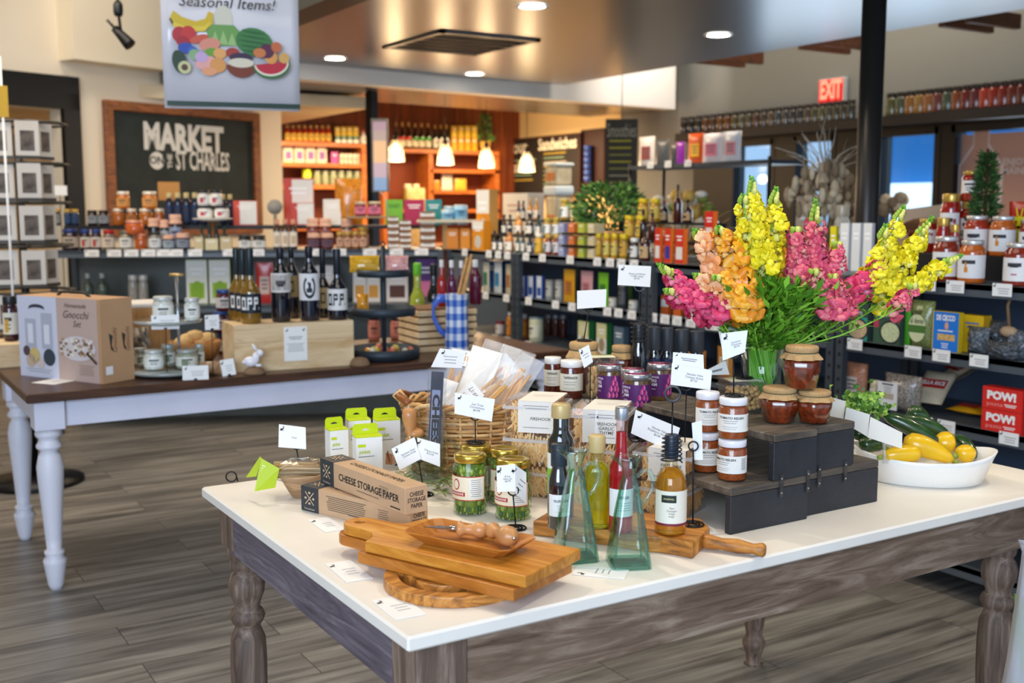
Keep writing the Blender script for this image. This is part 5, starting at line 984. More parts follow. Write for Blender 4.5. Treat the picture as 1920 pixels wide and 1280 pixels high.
# ================================================================= GOODS ON THE REAR TABLE
Z2 = ZT2
def frontbox(a, b, ytop, z, depth=None, cpt=None):
    """front face from pixel a to pixel b at height z; returns origin (front-left), angle, width, depth, height"""
    p, q = at(a[0], a[1], z), at(b[0], b[1], z); d = q-p; h = zat(q, ytop)-z
    if cpt: c = at(cpt[0], cpt[1], z); n = Vector((-d.y, d.x, 0)).normalized(); depth = abs((c-q).dot(n))
    return p, math.atan2(d.y, d.x), d.length, depth, h
KR = M('#c49a72', .75, var=.06, vs_=8)
p, a, W_, D_, H_ = frontbox((40, 703), (193, 720), 562, Z2, None, (246, 709)); D_ = max(D_, .12)
g = thing('gift_box', 'large gnocchi kit box with white and kraft panels at the left of the farm table', 'box', p, a); m = MB(); m.box((W_/2, D_/2, H_/2), (W_, D_, H_), KR); m.build('carton', g)
m = MB(); T = TR(0, -.0012, 0) @ FRONT; s = W_*.485; m.rect(0, 0, s, H_, M('#d9dcec', .5), T); m.rect(s, 0, W_*.97, H_, M('#c9b0a4', .5), T)
for x in (.3, .72): m.rect(s*(x-.12), H_*.36, s*(x+.16), H_*(.72 if x < .5 else .8), M('#b9bccb', .5), T, .001); m.rect(s*(x-.05), H_*.42, s*(x+.09), H_*.66, M('#e6e8f2', .5), T, .002)
m.flat([(s*(.5+.2*math.cos(t)), H_*(.86+.045*math.sin(t))) for t in [PI*i/8 for i in range(9)]]+[(s*(.5+.2*math.cos(t)), H_*(.835+.03*math.sin(t))) for t in [PI*i/8 for i in range(8, -1, -1)]], M('#3a3c4a', .5), T, .002)
for x, y, r_, c in ((.2, .32, .09, '#5a4a50'), (.4, .27, .14, '#d8c07a'), (.78, .26, .15, '#3a4650'), (.3, .2, .12, '#d0b8a0'), (.55, .18, .1, '#d8c8c0')): m.flat([(s*(x+r_*math.cos(t)), H_*y+s*r_*math.sin(t)) for t in [PI*i/7 for i in range(14)]], M(c, .6), T, .0025)
m.text('Homemade', .018, M('#5a4640', .6), T, s*1.47, H_*.91, shear=.3, eps=.002); m.text('Gnocchi', .030, M('#5a4640', .6), T, s*1.47, H_*.80, shear=.3, eps=.002); m.text('Set', .024, M('#5a4640', .6), T, s*1.5, H_*.69, shear=.3, eps=.002)
m.flat([(s*(1.5+.44*math.cos(t)), H_*(.4+.15*math.sin(t))) for t in [PI*i/8 for i in range(16)]], M('#dcd4d4', .6), T, .002)
rr = random.Random(2)
for i in range(60): x, y = s*(1.08+.8*rr.random()), H_*(.31+.20*rr.random()); m.flat([(x+.009*math.cos(t), y+.006*math.sin(t)) for t in [PI*j/3 for j in range(6)]], M(('#efe6d8', '#b89a78', '#8a6a4c')[i % 3], .7), T, .003+i*.00002)
m.flat([(s*1.72, H_*.34), (s*1.96, H_*.22), (s*1.97, H_*.25), (s*1.75, H_*.37)], M('#4a3024', .6), T, .005); m.lines(s*1.5, s*1.9, H_*.2, 6, H_*.022, .002, M('#8a7064', .7), T, eps=.002); m.lines(s*.15, s*.85, H_*.1, 2, H_*.03, .002, GREY, T, eps=.002)
m.build('front_print', g); m = MB(); T = TR(W_+.0012, 0, 0) @ RZ(PI/2) @ FRONT
for x in (.3, .7):
    m.flat([(D_*(x+.02*math.cos(t)-.06*math.cos(PI*(t-PI/2)/PI)), H_*.48+H_*.11*math.sin(t)) for t in [PI/2+PI*i/10 for i in range(11)]]+[(D_*(x+.05)-.01*math.cos(0), H_*.40), (D_*(x+.05), H_*.56)], M('#3a3e38', .6), T, .001)
    m.text('Gnocchi', .02, M('#7a5a44', .6), T @ TR(D_*(x+.12), H_*.5, 0) @ RZ(PI/2), shear=.2)
m.rect(D_*.1, H_*.1, D_*.32, H_*.2, PAPER, T, .001); m.build('side_print', g)
m = MB(); m.tube([(W_*.3, D_*.5, H_), (W_*.36, D_*.5, H_+.014), (W_*.62, D_*.5, H_+.016), (W_*.7, D_*.5, H_)], .005, BLK); m.build('handle', g)
def flatcard(px4, z, label, ink='#4a4a50', T_=.0008, rabbit=True, name='price_card', lift=0):
    """card lying on a surface; px4 = near-left, near-right, far-right, far-left pixels"""
    P = [at(x, y, z) for x, y in px4]; c = sum(P, Vector())/4; g_ = MB(); x_ = (P[1]-P[0]+P[2]-P[3]).normalized(); an = math.atan2(x_.y, x_.x); W = ((P[1]-P[0]).length+(P[2]-P[3]).length)/2; H = ((P[3]-P[0]).length+(P[2]-P[1]).length)/2
    g_.box((0, 0, T_), (W, H, T_), PAPER); T = TR(0, 0, T_*1.5)
    if rabbit: g_.rabbit(min(H*.2, .013), INK, T, -W*.34, H*.32, .0002)
    g_.lines(-W*.2, W*.32, H*.08, 3, H*.12, .0018, GREY, T, eps=.0003)
    o = g_.build(name, None, None, (c.x, c.y, z+.0003+lift), (0, 0, an)); return tag(o, label, 'price card')
flatcard([(75, 718), (118, 722), (132, 712), (90, 709)], Z2, 'price card lying in front of the gnocchi kit box', rabbit=False)
# crate and jar at the far left
p = at(20, 690, Z2); m = MB(); PINE = wood('#c9a473', '#ecd4aa', (3, 14, 14), .6, 'pine', c3='#dfc398', bump=.08)
hh = zat(p, 645)-Z2; m.box((-.08, .11, hh/2), (.26, .2, hh), PINE, bev=.004); o = m.build('wooden_crate', None, None, p, (0, 0, 0)); tag(o, 'low wooden box at the left edge of the farm table under a jar', 'crate')
q = at(24, 640, Z2+hh)+Vector((0, .03, 0)); put(('preserve_jar', 'dip'), F_jar('#3a1a20', '#20262a', '#d8dcd0', 0, '#c9a24a'), (q.x, q.y, Z2+hh), -.5, 'cream labelled jar with dark lid on the low box at the left edge', 'jar', None, (27/ppm(q), 27/ppm(q), zat(q, 555)-Z2-hh))
# pine crate with wine bottles
p, a, W_, D_, H_ = frontbox((441, 699), (664, 684), 600, Z2); D_ = .22; CR = p.copy(); CRA = a; ZC = Z2+H_
g = thing('wine_crate', 'long pale pine crate carrying the wine bottles', 'crate', p, a); m = MB(); m.box((W_/2, .008, H_/2), (W_, .016, H_), PINE); m.rect(0, H_*.62, W_, H_*.625, M('#8a6238', .8), TR(0, -.0005, 0) @ FRONT)
rr = random.Random(6)
for x, z in ((.53, .87), (.58, .5), (.56, .27)): m.flat([(W_*x+.007*math.cos(t), H_*z+.005*math.sin(t)) for t in [PI*i/5 for i in range(10)]], M('#6a4326', .8), TR(0, -.0006, 0) @ FRONT)
m.build('front_panel', g); m = MB(); m.box((.008, D_/2+.008, H_/2), (.016, D_-.018, H_), PINE); m.build('side_panel', g); m = MB(); m.box((W_-.008, D_/2+.008, H_/2), (.016, D_-.018, H_), PINE); m.build('side_panel', g)
m = MB(); m.box((W_/2, D_/2+.008, H_-.008), (W_-.034, D_-.018, .014), PINE); m.build('top_panel', g)
pc = p+Vector((math.cos(a), math.sin(a), 0))*W_*.5; m = MB(); n = Vector((math.sin(a), -math.cos(a), 0)); wv = .106; hv_ = H_*.74
m.box((0, 0, 0), (wv*.92, .0015, hv_), PAPER); T = TR(0, -.001, 0) @ FRONT; m.rabbit(.012, INK, T, -.035, hv_*.4); m.rabbit(.012, INK, T, .035, hv_*.4); m.lines(-.03, .03, hv_*.2, 2, .008, .003, GREY, T); m.lines(-.038, .038, 0, 5, .0075, .002, GREY, T)
q = pc+n*.002; o = m.build('notice_card', None, None, (q.x, q.y, Z2+H_*.55), (0, 0, a)); tag(o, 'white notice sheet fixed on the front of the pine crate', 'notice')
def mk_wine(body, foil, lab, art, sh=.60, low=.12, hi=.56, nk=.17, wide=1):
    def mk(r):
        m = MB(); m.lathe([(.44, 0), (.5, .015), (.5, sh-.04), (.47, sh+.02), (.33, sh+.09), (nk+.02, sh+.15), (nk, sh+.18), (nk, .90)], M(body, .04, coat=1, spec=.8), 24); m.build('bottle_body', r)
        m = MB(); m.lathe([(nk+.02, sh+.22), (nk+.025, .97), (nk+.01, 1.0)], M(foil, .3), 16); m.lathe([(nk+.035, .95), (nk+.035, .97)], M(foil, .3), 16); m.build('foil_capsule', r)
        m = MB(); m.cyl(.508, -1.45, 1.45, low, hi, M(lab, .6), 16); art(m, low, hi); m.build('label', r)
    return mk
def a_opp(col_):
    def f(m, lo, hi):
        z = (lo+hi)/2; c = M(col_, .6)
        def rc(x0, x1, z0, z1): m.cyl(.516, x0, x1, z0, z1, c, 3)
        w = .34; b = .07; z0, z1 = z-.085, z+.085
        for k, ch in enumerate('OPP'):
            x = -1.12+k*.62
            if ch == 'O': rc(x, x+b*1.6, z0, z1); rc(x+w, x+w+b*1.6, z0, z1); rc(x, x+w+b, z0, z0+.035); rc(x, x+w+b, z1-.035, z1)
            else: rc(x, x+b*1.6, z0, z1); rc(x, x+w, z1-.035, z1); rc(x, x+w, z-.01, z+.025); rc(x+w, x+w+b*1.4, z-.01, z1)
            rc(x+w+.17, x+w+.24, z0, z0+.035)
    return f
def a_shoe(m, lo, hi):
    c = M('#1d2228', .6); z = (lo+hi)/2; R1, R2 = .62, .44; H = (hi-lo)*.46; pts = []
    for i in range(15):
        t = PI*.62+2*PI*.88*i/14-PI*.0
        t = PI/2+.55+(2*PI-1.1)*i/14; pts.append((t, i))
    vs = []; 
    for t, i in pts:
        for R in (R1, R2): vs.append((.517*math.sin(R*math.cos(t)), -.517*math.cos(R*math.cos(t)), z+H*R/R1*math.sin(t)*.95))
    m.add(vs, [(2*i, 2*i+2, 2*i+3, 2*i+1) for i in range(14)], c)
    m.cyl(.517, -.28, .28, z-H*.45, z-H*.1, c, 4); m.cyl(.517, -.1, .16, z-H*.1, z+H*.35, c, 3); m.cyl(.517, -.16, 0, z+H*.2, z+H*.42, c, 3)
def a_photo(m, lo, hi):
    H = hi-lo; m.cyl(.512, -1.05, 1.05, lo+H*.12, lo+H*.9, M('#b8b4b0', .6, var=.3, vs_=6), 12); m.cyl(.516, -.5, .5, lo+H*.4, lo+H*.62, M('#4c4a4c', .6), 6); m.cyl(.517, -.35, .3, lo+H*.3, lo+H*.44, M('#2c2b2e', .6), 6)
def a_sq(m, lo, hi): z = (lo+hi)/2; m.cyl(.516, -.3, .3, z-.08, z+.08, M('#5a4a2c', .6), 4); m.cyl(.52, -.16, .16, z-.045, z+.045, M('#c0a878', .6), 4)
AMB = '#7a5a14'
def bot(name, cat, mk, x0, x1, yt, yb, z, label, key, off=0, sq=1):
    q, r_, h = stand(x0, x1, yt, yb, z); return put((name, key), mk, q, facecam(q, off), label, cat, None, (2*r_, 2*r_*sq, h))
wa = mk_wine(AMB, '#1a2a30', '#12202c', a_opp('#e8e8e6'), .42, .14, .40, .17)
def wb(x0, x1, yt, yb, mk, key, lab, off=0): return bot('wine_bottle', 'bottle', mk, x0, x1, yt, yb, ZC, lab, key, off)
wb(430, 462, 466, 601, wa, 'opp_a', 'amber wine bottle with black label, leftmost of three', .35); wb(441, 474, 466, 603, wa, 'opp_a', 'amber wine bottle with black label, middle of three', .35); wb(452, 490, 465, 607, wa, 'opp_a', 'amber wine bottle with black label, big white letters, front of three', .2)
wb(510, 546, 463, 604, mk_wine('#0d1220', '#141b28', '#d8d4d0', a_photo, .62, .40, .66), 'photo', 'dark wine bottle with a grey landscape photo label')
wb(535, 562, 462, 597, mk_wine('#0d1220', '#141b28', '#b8a070', a_sq, .62, .3, .6), 'tan', 'dark wine bottle with tan label behind the horseshoe one')
wb(563, 600, 461, 602, mk_wine('#0c1428', '#141b28', '#e4e4e6', a_shoe, .62, .28, .64), 'shoe', 'dark wine bottle with white horseshoe label')
wb(592, 621, 465, 596, mk_wine('#10131c', '#141a26', '#b8a070', a_sq, .42, .14, .44), 'tanb', 'dark sloping wine bottle with tan square label')
wb(615, 652, 466, 600, mk_wine('#0f1424', '#1a2230', '#e6e5e4', a_opp('#16181c'), .42, .14, .44), 'opp_w', 'dark wine bottle with white block letter label at the crate end', .1)
# bunny and domes
STN = M('#8a6f54', .9, bump=.4, bs=60)
def mk_dome(r): m = MB(); m.lathe([(.5, 0), (.5, .2), (.46, .5), (.36, .8), (.2, .96), (1e-4, 1.0)], STN, 18); m.build('dome', r)
q, r_, h = stand(457, 498, 684, 704, Z2); put(('stone_dome',), mk_dome, q, 0, 'brown domed stone under the white rabbit figurine', 'stone', None, (2*r_, 2*r_, .03)); zr_ = Z2+.03
g = thing('rabbit_figurine', 'small white seated rabbit figurine on a brown dome before the crate', 'figurine', (q.x, q.y, zr_-.001), facecam(q)-.15); k = 1/ppm(q); POR = M('#f0eef4', .3, coat=.5)
m = MB(); m.ball((-.3*24*k, 0, 10*k), 1, POR, 14, None, (13*k, 8*k, 10*k)); m.ball((3*k, 0, 17*k), 1, POR, 12, None, (7*k, 6*k, 11*k)); m.ball((10*k, 0, 26*k), 1, POR, 12, None, (8*k, 6*k, 6.5*k)); m.ball((-19*k, 0, 9*k), 4*k, POR, 8); m.ball((8*k, -2*k, 3*k), 1, POR, 8, None, (7*k, 3*k, 3*k)); m.build('body', g)
for s in (-1, 1): m = MB(); m.tube([(7*k, s*2*k, 30*k), (2*k, s*3*k, 36*k), (-3*k, s*4*k, 43*k)], [2*k, 3*k, .6*k], POR, 8); m.build('ear', g)
q, r_, h = stand(656, 694, 664, 688, Z2); put(('stone_dome',), mk_dome, q, 0, 'brown domed stone at the right corner of the pine crate', 'stone', None, (2*r_, 2*r_, .037))
# three tier tray
q, r3, h = stand(655, 787, 640, 680, Z2); zs_ = [Z2+.004, zat(q, 590), zat(q, 518)]; rs = [r3, r3*.89, r3*.74]
g = thing('tiered_tray', 'three tier dark metal tray stand holding wrapped sweets', 'tray stand', (q.x, q.y, Z2)); MT_ = M('#39434c', .5, .5, var=.15, vs_=10)
for z, r_, hh_ in zip(zs_, rs, (.045, .036, .032)): z -= Z2; m = MB(); m.lathe([(1e-4, z), (r_, z), (r_, z+hh_), (r_-.004, z+hh_), (r_-.004, z+.006), (1e-4, z+.006)], MT_, 40); m.build('tray', g)
m = MB(); zp = zat(q, 462)-Z2; m.tube([(0, 0, 0), (0, 0, zp)], .010, MT_, 10); m.tube([(0, 0, zp), (.012, 0, zp+.01), (0, 0, zp+.022), (-.012, 0, zp+.01)], .004, MT_, 6, closed=True); m.build('pole', g)
rr = random.Random(4); cs_ = ['#d8922c', '#d9c04a', '#c8552c', '#e4d8c0', '#9aa83c', '#d86a4a']
sw = sorted([(rr.random()*2*PI, rs[0]*.8*math.sqrt(rr.random())) for i in range(18)], key=lambda t: t[1]*(RT.x*math.cos(t[0])+RT.y*math.sin(t[0])))
for i, (a_, R) in enumerate(sw):
    m = MB(); m.ball((0, 0, 0), .02, M(cs_[i % 6], .2, coat=.6), 8, None, (.02, .016, .014)); m.lathe([(.004, .016), (.012, .03)], M(cs_[i % 6], .2), 6, RY(PI/2)); o = m.build('wrapped_sweet', None, None, (q.x+R*math.cos(a_), q.y+R*math.sin(a_), zs_[0]+.02+.012*(i % 2)), (rr.random(), rr.random(), rr.random()*6)); tag(o, '%s twist wrapped sweet on the bottom tray, %s from the left' % (('orange', 'yellow', 'red', 'cream', 'green', 'coral')[i % 6], ORD[i]), 'sweet', 'wrapped sweets on the bottom tray')
for x0, x1, yt, c, lab, tz in ((655, 712, 480, '#dba82c', 'yellow cellophane snack bag on the top tray', 2), (722, 766, 482, '#e6a8a0', 'pink cellophane snack bag on the top tray', 2), (668, 690, 555, '#e09a2c', 'orange wrapped snack on the middle tray', 1)):
    qq = atd((x0+x1)/2, 500, (q-CAM).dot(FW)); w_ = (x1-x0)/ppm(qq); o = put(('snack_bag', c), F_bag(c, None, .5, see=1, gloss=.15), (qq.x, qq.y, zs_[tz]+.012), facecam(qq), lab, 'bag', None, (w_, .08, .075)); o.rotation_euler.x = -.25; o.location.z += .006
# gingham pitcher
def ging():
    m = bpy.data.materials.new('gingham_glaze'); m.use_nodes = True; nt = m.node_tree; b = nt.nodes['Principled BSDF']; L = nt.links.new; N = nt.nodes.new
    tc = N('ShaderNodeTexCoord'); s = N('ShaderNodeSeparateXYZ'); L(tc.outputs['Object'], s.inputs[0])
    at_ = N('ShaderNodeMath'); at_.operation = 'ARCTAN2'; L(s.outputs['X'], at_.inputs[0]); L(s.outputs['Y'], at_.inputs[1])
    def stripe(sock, mul):
        a = N('ShaderNodeMath'); a.operation = 'MULTIPLY'; L(sock, a.inputs[0]); a.inputs[1].default_value = mul; f = N('ShaderNodeMath'); f.operation = 'FRACT'; L(a.outputs[0], f.inputs[0]); g_ = N('ShaderNodeMath'); g_.operation = 'GREATER_THAN'; L(f.outputs[0], g_.inputs[0]); g_.inputs[1].default_value = .5; return g_.outputs[0]
    u = stripe(at_.outputs[0], 9/(2*PI)); v = stripe(s.outputs['Z'], 4.4); ad = N('ShaderNodeMath'); ad.operation = 'ADD'; L(u, ad.inputs[0]); L(v, ad.inputs[1]); h = N('ShaderNodeMath'); h.operation = 'MULTIPLY'; h.inputs[1].default_value = .5; L(ad.outputs[0], h.inputs[0])
    r = N('ShaderNodeValToRGB'); r.color_ramp.interpolation = 'CONSTANT'; e = r.color_ramp.elements; e[0].color = C('#e6eaf2'); e[1].position = .3; e[1].color = C('#7ea0dc'); x = e.new(.8); x.color = C('#2c56b8'); L(h.outputs[0], r.inputs[0]); L(r.outputs[0], b.inputs['Base Color']); b.inputs['Roughness'].default_value = .15; return m
def mk_pit(r):
    G = ging(); m = MB(); m.lathe([(.47, 0), (.5, .015), (.46, .5), (.45, .8), (.48, .985), (.5, 1.0), (.44, .99), (.42, .8), (.42, .1), (1e-4, .06)], G, 32); m.build('jug_body', r)
    m = MB(); m.tube([(-.45, 0, .92), (-.7, 0, .93), (-.95, 0, .80), (-.95, 0, .62), (-.75, 0, .42), (-.46, 0, .30)], [.07, .08, .08, .075, .07, .06], M('#3f66c4', .2, coat=.4), 10); m.build('handle', r)
q, r_, h = stand(834, 880, 549, 664, Z2); put(('pitcher',), mk_pit, q, facecam(q), 'tall blue and white gingham pitcher with wooden sticks', 'pitcher', None, (2*r_, 2*r_, h)); PQ = q.copy(); PH = h
for i, (a_, b_) in enumerate(((.012, .02), (-.004, .01), (.02, -.01))):
    R = Vector((RT.x, RT.y, 0)); m = MB(); m.tube([(0, 0, .03), (R.x*(.014+a_), R.y*(.014+a_), PH), (R.x*(.05+a_)+b_*.4, R.y*(.05+a_), PH+.17-.012*i)], .0065, M('#c99a5c', .6, var=.2, vs_=30), 6)
    o = m.build('wooden_stick', None, None, (q.x, q.y, Z2+.01)); tag(o, 'wooden dipper stick standing in the gingham pitcher, %s' % ('tallest', 'middle', 'shortest')[i], 'stick')
# stacked pine trays behind the pitcher
p = at(800, 668, Z2); aw = at(925, 664, Z2); q0 = at(770, 645, Z2); W_ = .30; zt_ = zat(p, 585)-Z2; n = 6; hh_ = zt_/n; g0 = None
for i in range(n):
    def mk(r):
        m = MB(); m.box((0, 0, hh_*.36), (W_, .24, hh_*.72), PINE, bev=.002); m.build('tray_board', r); m = MB(); m.box((0, .004, hh_*.86), (W_-.02, .22, hh_*.26), M('#6e4c2c', .8)); m.build('batten', r)
    c = p+Vector((.18, .24, 0)); put(('pine_tray',), mk, (c.x+.004*(i % 2), c.y, Z2+i*hh_), -.06, 'pale pine tray in the stack behind the pitcher, %s from the bottom' % ORD[i], 'tray')
ZS = Z2+n*hh_+.001
def sb(x0, x1, yt, Y, spec, lab, nm='glass_bottle', cat='bottle'):
    q = aty((x0+x1)/2, 560, Y); q.z = ZS; w_ = (x1-x0)/ppm(q); put((nm,)+spec[1:], spec[0], q, facecam(q), lab, cat, None, (w_, w_, zat(q, yt)-ZS))
Yc = (p.y+.24)
sb(820, 837, 487, Yc-.01, K('bottle', '#a01c24', '#e4e4e4', None, .2, .5), 'red bottle with white cap left of the pitcher sticks'); sb(838, 856, 488, Yc+.02, K('bottle', '#5a1440', '#e8e8e8', None, .2, .5), 'plum bottle with white cap behind the pitcher'); sb(857, 873, 489, Yc+.05, K('bottle', '#4a1236', '#e8e8e8', None, .2, .5), 'dark plum bottle with white cap')
sb(880, 903, 487, Yc-.02, K('bottle', '#5a1030', '#e8e8e8', None, .2, .62), 'burgundy bottle with white cap right of the sticks')
for x0, x1, yt, spec, lab in ((768, 798, 493, K('bottle', '#a8b83c', '#6cc42c', '#e6e6c8', .22, .5), 'lime green bottle with bright green cap'), (800, 826, 495, K('bottle', '#14181a', '#101214', '#8a8a80', .22, .55), 'black sauce bottle beside the lime bottle')):
    q = aty((x0+x1)/2, 560, 5.02); q.z = Z2; w_ = (x1-x0)/ppm(q); put(('glass_bottle',)+spec[1:], spec[0], q, facecam(q), lab, 'bottle', None, (w_, w_, zat(q, yt)-Z2))
for x0, x1, yt, lab in ((690, 712, 590, 'left'), (732, 756, 592, 'right')): q = aty((x0+x1)/2, 600, 5.03); q.z = Z2; w_ = (x1-x0)/ppm(q); s_ = K('jar', '#c8786a', '#2c2c30', '#d88a78'); put(('salt_jar',)+s_[1:], s_[0], q, facecam(q), 'salmon pink jar behind the tiered tray, %s one' % lab, 'jar', None, (w_, w_, zat(q, yt)-Z2))
# blue lidded jars behind the amber bottles
q = aty(420, 560, 4.93); q.z = Z2; hj = .085; s_ = K('jar', '#5a1c24', '#33508c', '#d8d4d0')
for i in range(3): w_ = 30/ppm(q); put(('preserve_jar',)+s_[1:], s_[0], (q.x-.02*(i == 1), q.y, Z2+.001+i*.098), facecam(q), 'red jam jar with blue lid left of the wine bottles, %s of the pile' % ('bottom', 'middle', 'top')[i], 'jar', None, (w_, w_, .097))
# candle stand
q, r_, h = stand(248, 388, 692, 712, Z2); CS = q.copy(); dd = (q-CAM).dot(FW); zu = zat(q, 604); g = thing('tiered_stand', 'two tier glass and metal stand of white candle jars', 'tray stand', (q.x, q.y, Z2)); GL = M('#9aa09c', .12, coat=.8); CHR = M('#b9bec4', .2, .9)
k = 1/ppm(q); cxp = Vector((RT.x, RT.y, 0))*(343-318)*k
m = MB(); m.lathe([(1e-4, .012), (r_, .012), (r_+.003, .02), (r_, .024), (1e-4, .018)], GL, 32); m.lathe([(r_*.7, 0), (r_*.7, .012)], M('#2c2c2e', .4), 24); m.build('lower_plate', g)
m = MB(); m.lathe([(1e-4, 0), (62*k, 0), (64*k, .008), (1e-4, .006)], GL, 28, TR(0, 0, zu-Z2)); m.build('upper_plate', g); m = MB(); zt_ = zat(q, 515)-Z2; m.tube([(cxp.x*.8, cxp.y*.8, .01), (cxp.x*.8, cxp.y*.8, zt_)], .006, CHR, 8); m.tube([(cxp.x*.8-RT.x*.028, cxp.y*.8-RT.y*.028, zt_), (cxp.x*.8+RT.x*.028, cxp.y*.8+RT.y*.028, zt_)], .006, M('#d8b878', .3, .7), 8); m.build('pole', g)
cj = F_jar('#d9dcd0', '#c9cdc8', '#e9ece4'); gj = F_jar('#9aa088', '#a9ada6', '#dcdcd0', 0, '#7a8a6a')
for x0, x1, yt, z, off, lab, mk, kk in ((291, 329, 555, zu+.009, -.01, 'white candle jar on the upper plate, left of the pole', cj, 'c'), (350, 378, 558, zu+.009, -.01, 'white candle jar on the upper plate, right of the pole', cj, 'c'), (252, 277, 652, Z2+.026, .05, 'small glass jar at the left of the lower plate', gj, 'g'),
 (271, 307, 655, Z2+.026, -.03, 'candle jar with white label at the front of the lower plate', cj, 'c'), (304, 330, 645, Z2+.026, .065, 'glass jar at the back of the lower plate', gj, 'g'), (331, 371, 654, Z2+.026, .0, 'flower patterned candle jar on the lower plate', gj, 'g'), (366, 384, 645, Z2+.026, .075, 'green rimmed glass jar at the right of the lower plate', gj, 'g')):
    qq = atd((x0+x1)/2, 690, dd+off); qq.z = z; w_ = (x1-x0)/ppm(qq); put(('candle_jar', kk), mk, qq, facecam(qq), lab, 'candle', None, (w_, w_, zat(qq, yt)-z))
def upcard(x0, x1, y0, y1, d, z, label, lines=True, tilt=0, rot=0, name='price_card'):
    """upright card; d = forward distance; stands on/clips to z when given"""
    c = atd((x0+x1)/2, (y0+y1)/2, d); k = 1/ppm(c); w_, h_ = (x1-x0)*k, (y1-y0)*k; m = MB(); m.box((0, 0, 0), (w_, .0012, h_), PAPER); T = TR(0, -.0008, 0) @ FRONT
    if lines: m.rabbit(min(.013, h_*.2), INK, T, -w_*.36, h_*.3); m.lines(-w_*.2, w_*.34, h_*.1, 3, h_*.15, .0018, GREY, T)
    if z is not None: m.box((0, .006, -h_/2+.003), (.012, .014, .006), BLK); m.tube([(0, .008, -h_/2), (0, .010, z-c.z)], .0016, BLK, 5); m.lathe([(.014, 0), (.014, .002)], BLK, 12, TR(0, .010, z-c.z))
    o = m.build(name, None, None, c, (0, tilt, facecam(c)+rot)); return tag(o, label, 'price card')
upcard(285, 335, 590, 617, dd-.09, Z2, 'price card before the upper plate of the candle stand'); upcard(384, 411, 590, 618, dd-.05, Z2, 'price card leaning at the right of the candle stand', rot=.3); upcard(343, 390, 685, 712, (at(366, 713, Z2)-CAM).dot(FW), Z2, 'price card standing in front of the lower plate'); upcard(415, 440, 673, 704, (at(428, 706, Z2)-CAM).dot(FW), Z2, 'small tilted price card beside the pine crate', tilt=-.15)
q, r_, h = stand(375, 415, 668, 706, Z2); put(('cracker_pack',), F_bag('#b8906a', None, .6, gloss=.15, see=1), (q.x, q.y, Z2), facecam(q), 'clear pack of crackers beside the candle stand', 'bag', None, (40/ppm(q), .07, .055))
# tan hamper and cloth behind
q = aty(262, 620, 4.88); g = thing('wicker_hamper', 'tan slatted hamper with a white lid behind the kit box', 'hamper', (q.x, q.y, Z2)); k = 1/ppm(q); m = MB(); m.box((0, 0, .12), (90*k, .2, .24), wood('#a87c48', '#cfa46c', (30, 30, 2), .7, 'slat', bump=.2)); m.build('body', g); m = MB(); m.box((0, 0, .25), (94*k, .21, .02), M('#e8e4dc', .5), bev=.005); m.build('lid', g)
q = aty(262, 600, 4.68); m = MB(); pillow(m, M('#c9bfae', .9, var=.1, bump=.3), w=.07, h=.17, d=.06, wob=.2, seed=3); o = m.build('linen_bag', None, None, (q.x, q.y, Z2)); tag(o, 'folded linen cloth bag right of the kit box', 'bag')
q = aty(365, 640, 4.66); g = thing('bread_basket', 'wooden bowl of pale bread rolls behind the candle stand', 'bowl', (q.x, q.y, Z2)); m = MB(); m.lathe([(.06, 0), (.10, .05), (.11, .10), (.10, .10), (.08, .03), (1e-4, .02)], M('#a8743c', .6), 20); m.build('bowl', g); m = MB(); 
for i in range(5): m.ball((-.05+.026*i, .01*(i % 2), .10+.012*(i % 3)), .03, M('#e3bd7c', .6), 8, None, (.04, .03, .024))
m.build('rolls', g)
# ================================================================= FRONT TABLE
ZF = ZTOP
def cutshape(outer, holes, th, bev=.002):
    cu = bpy.data.curves.new('c', 'CURVE'); cu.dimensions = '2D'; cu.fill_mode = 'BOTH'; cu.extrude = max(th/2-bev, .0005); cu.bevel_depth = bev; cu.bevel_resolution = 1; cu.offset = -bev
    for pts in [outer]+holes:
        s = cu.splines.new('POLY'); s.points.add(len(pts)-1); s.use_cyclic_u = True
        for i, (x, y) in enumerate(pts): s.points[i].co = (x, y, 0, 1)
    o = bpy.data.objects.new('c', cu); col.objects.link(o); me = bpy.data.meshes.new_from_object(o.evaluated_get(bpy.context.evaluated_depsgraph_get()))
    v = [(a.co.x, a.co.y, a.co.z+th/2) for a in me.vertices]; f = [tuple(p.vertices) for p in me.polygons]; bpy.data.objects.remove(o); bpy.data.curves.remove(cu); bpy.data.meshes.remove(me); return v, f
TEAK = wood('#a86318', '#dfa044', (4, 26, 26), .42, 'teak', c3='#c98228', bump=.06); TEAK2 = wood('#98571a', '#cf8a3a', (4, 22, 22), .42, 'teak2', c3='#b56d24', bump=.06); OLV = wood('#5f3512', '#d99a4c', (3, 17, 17), .42, 'olive', c3='#b5742c', bump=.06, dist=3.5)
def arc(cx, cy, r, a0, a1, n): return [(cx+r*math.cos(R_(a0+(a1-a0)*i/n)), cy+r*math.sin(R_(a0+(a1-a0)*i/n))) for i in range(n+1)]
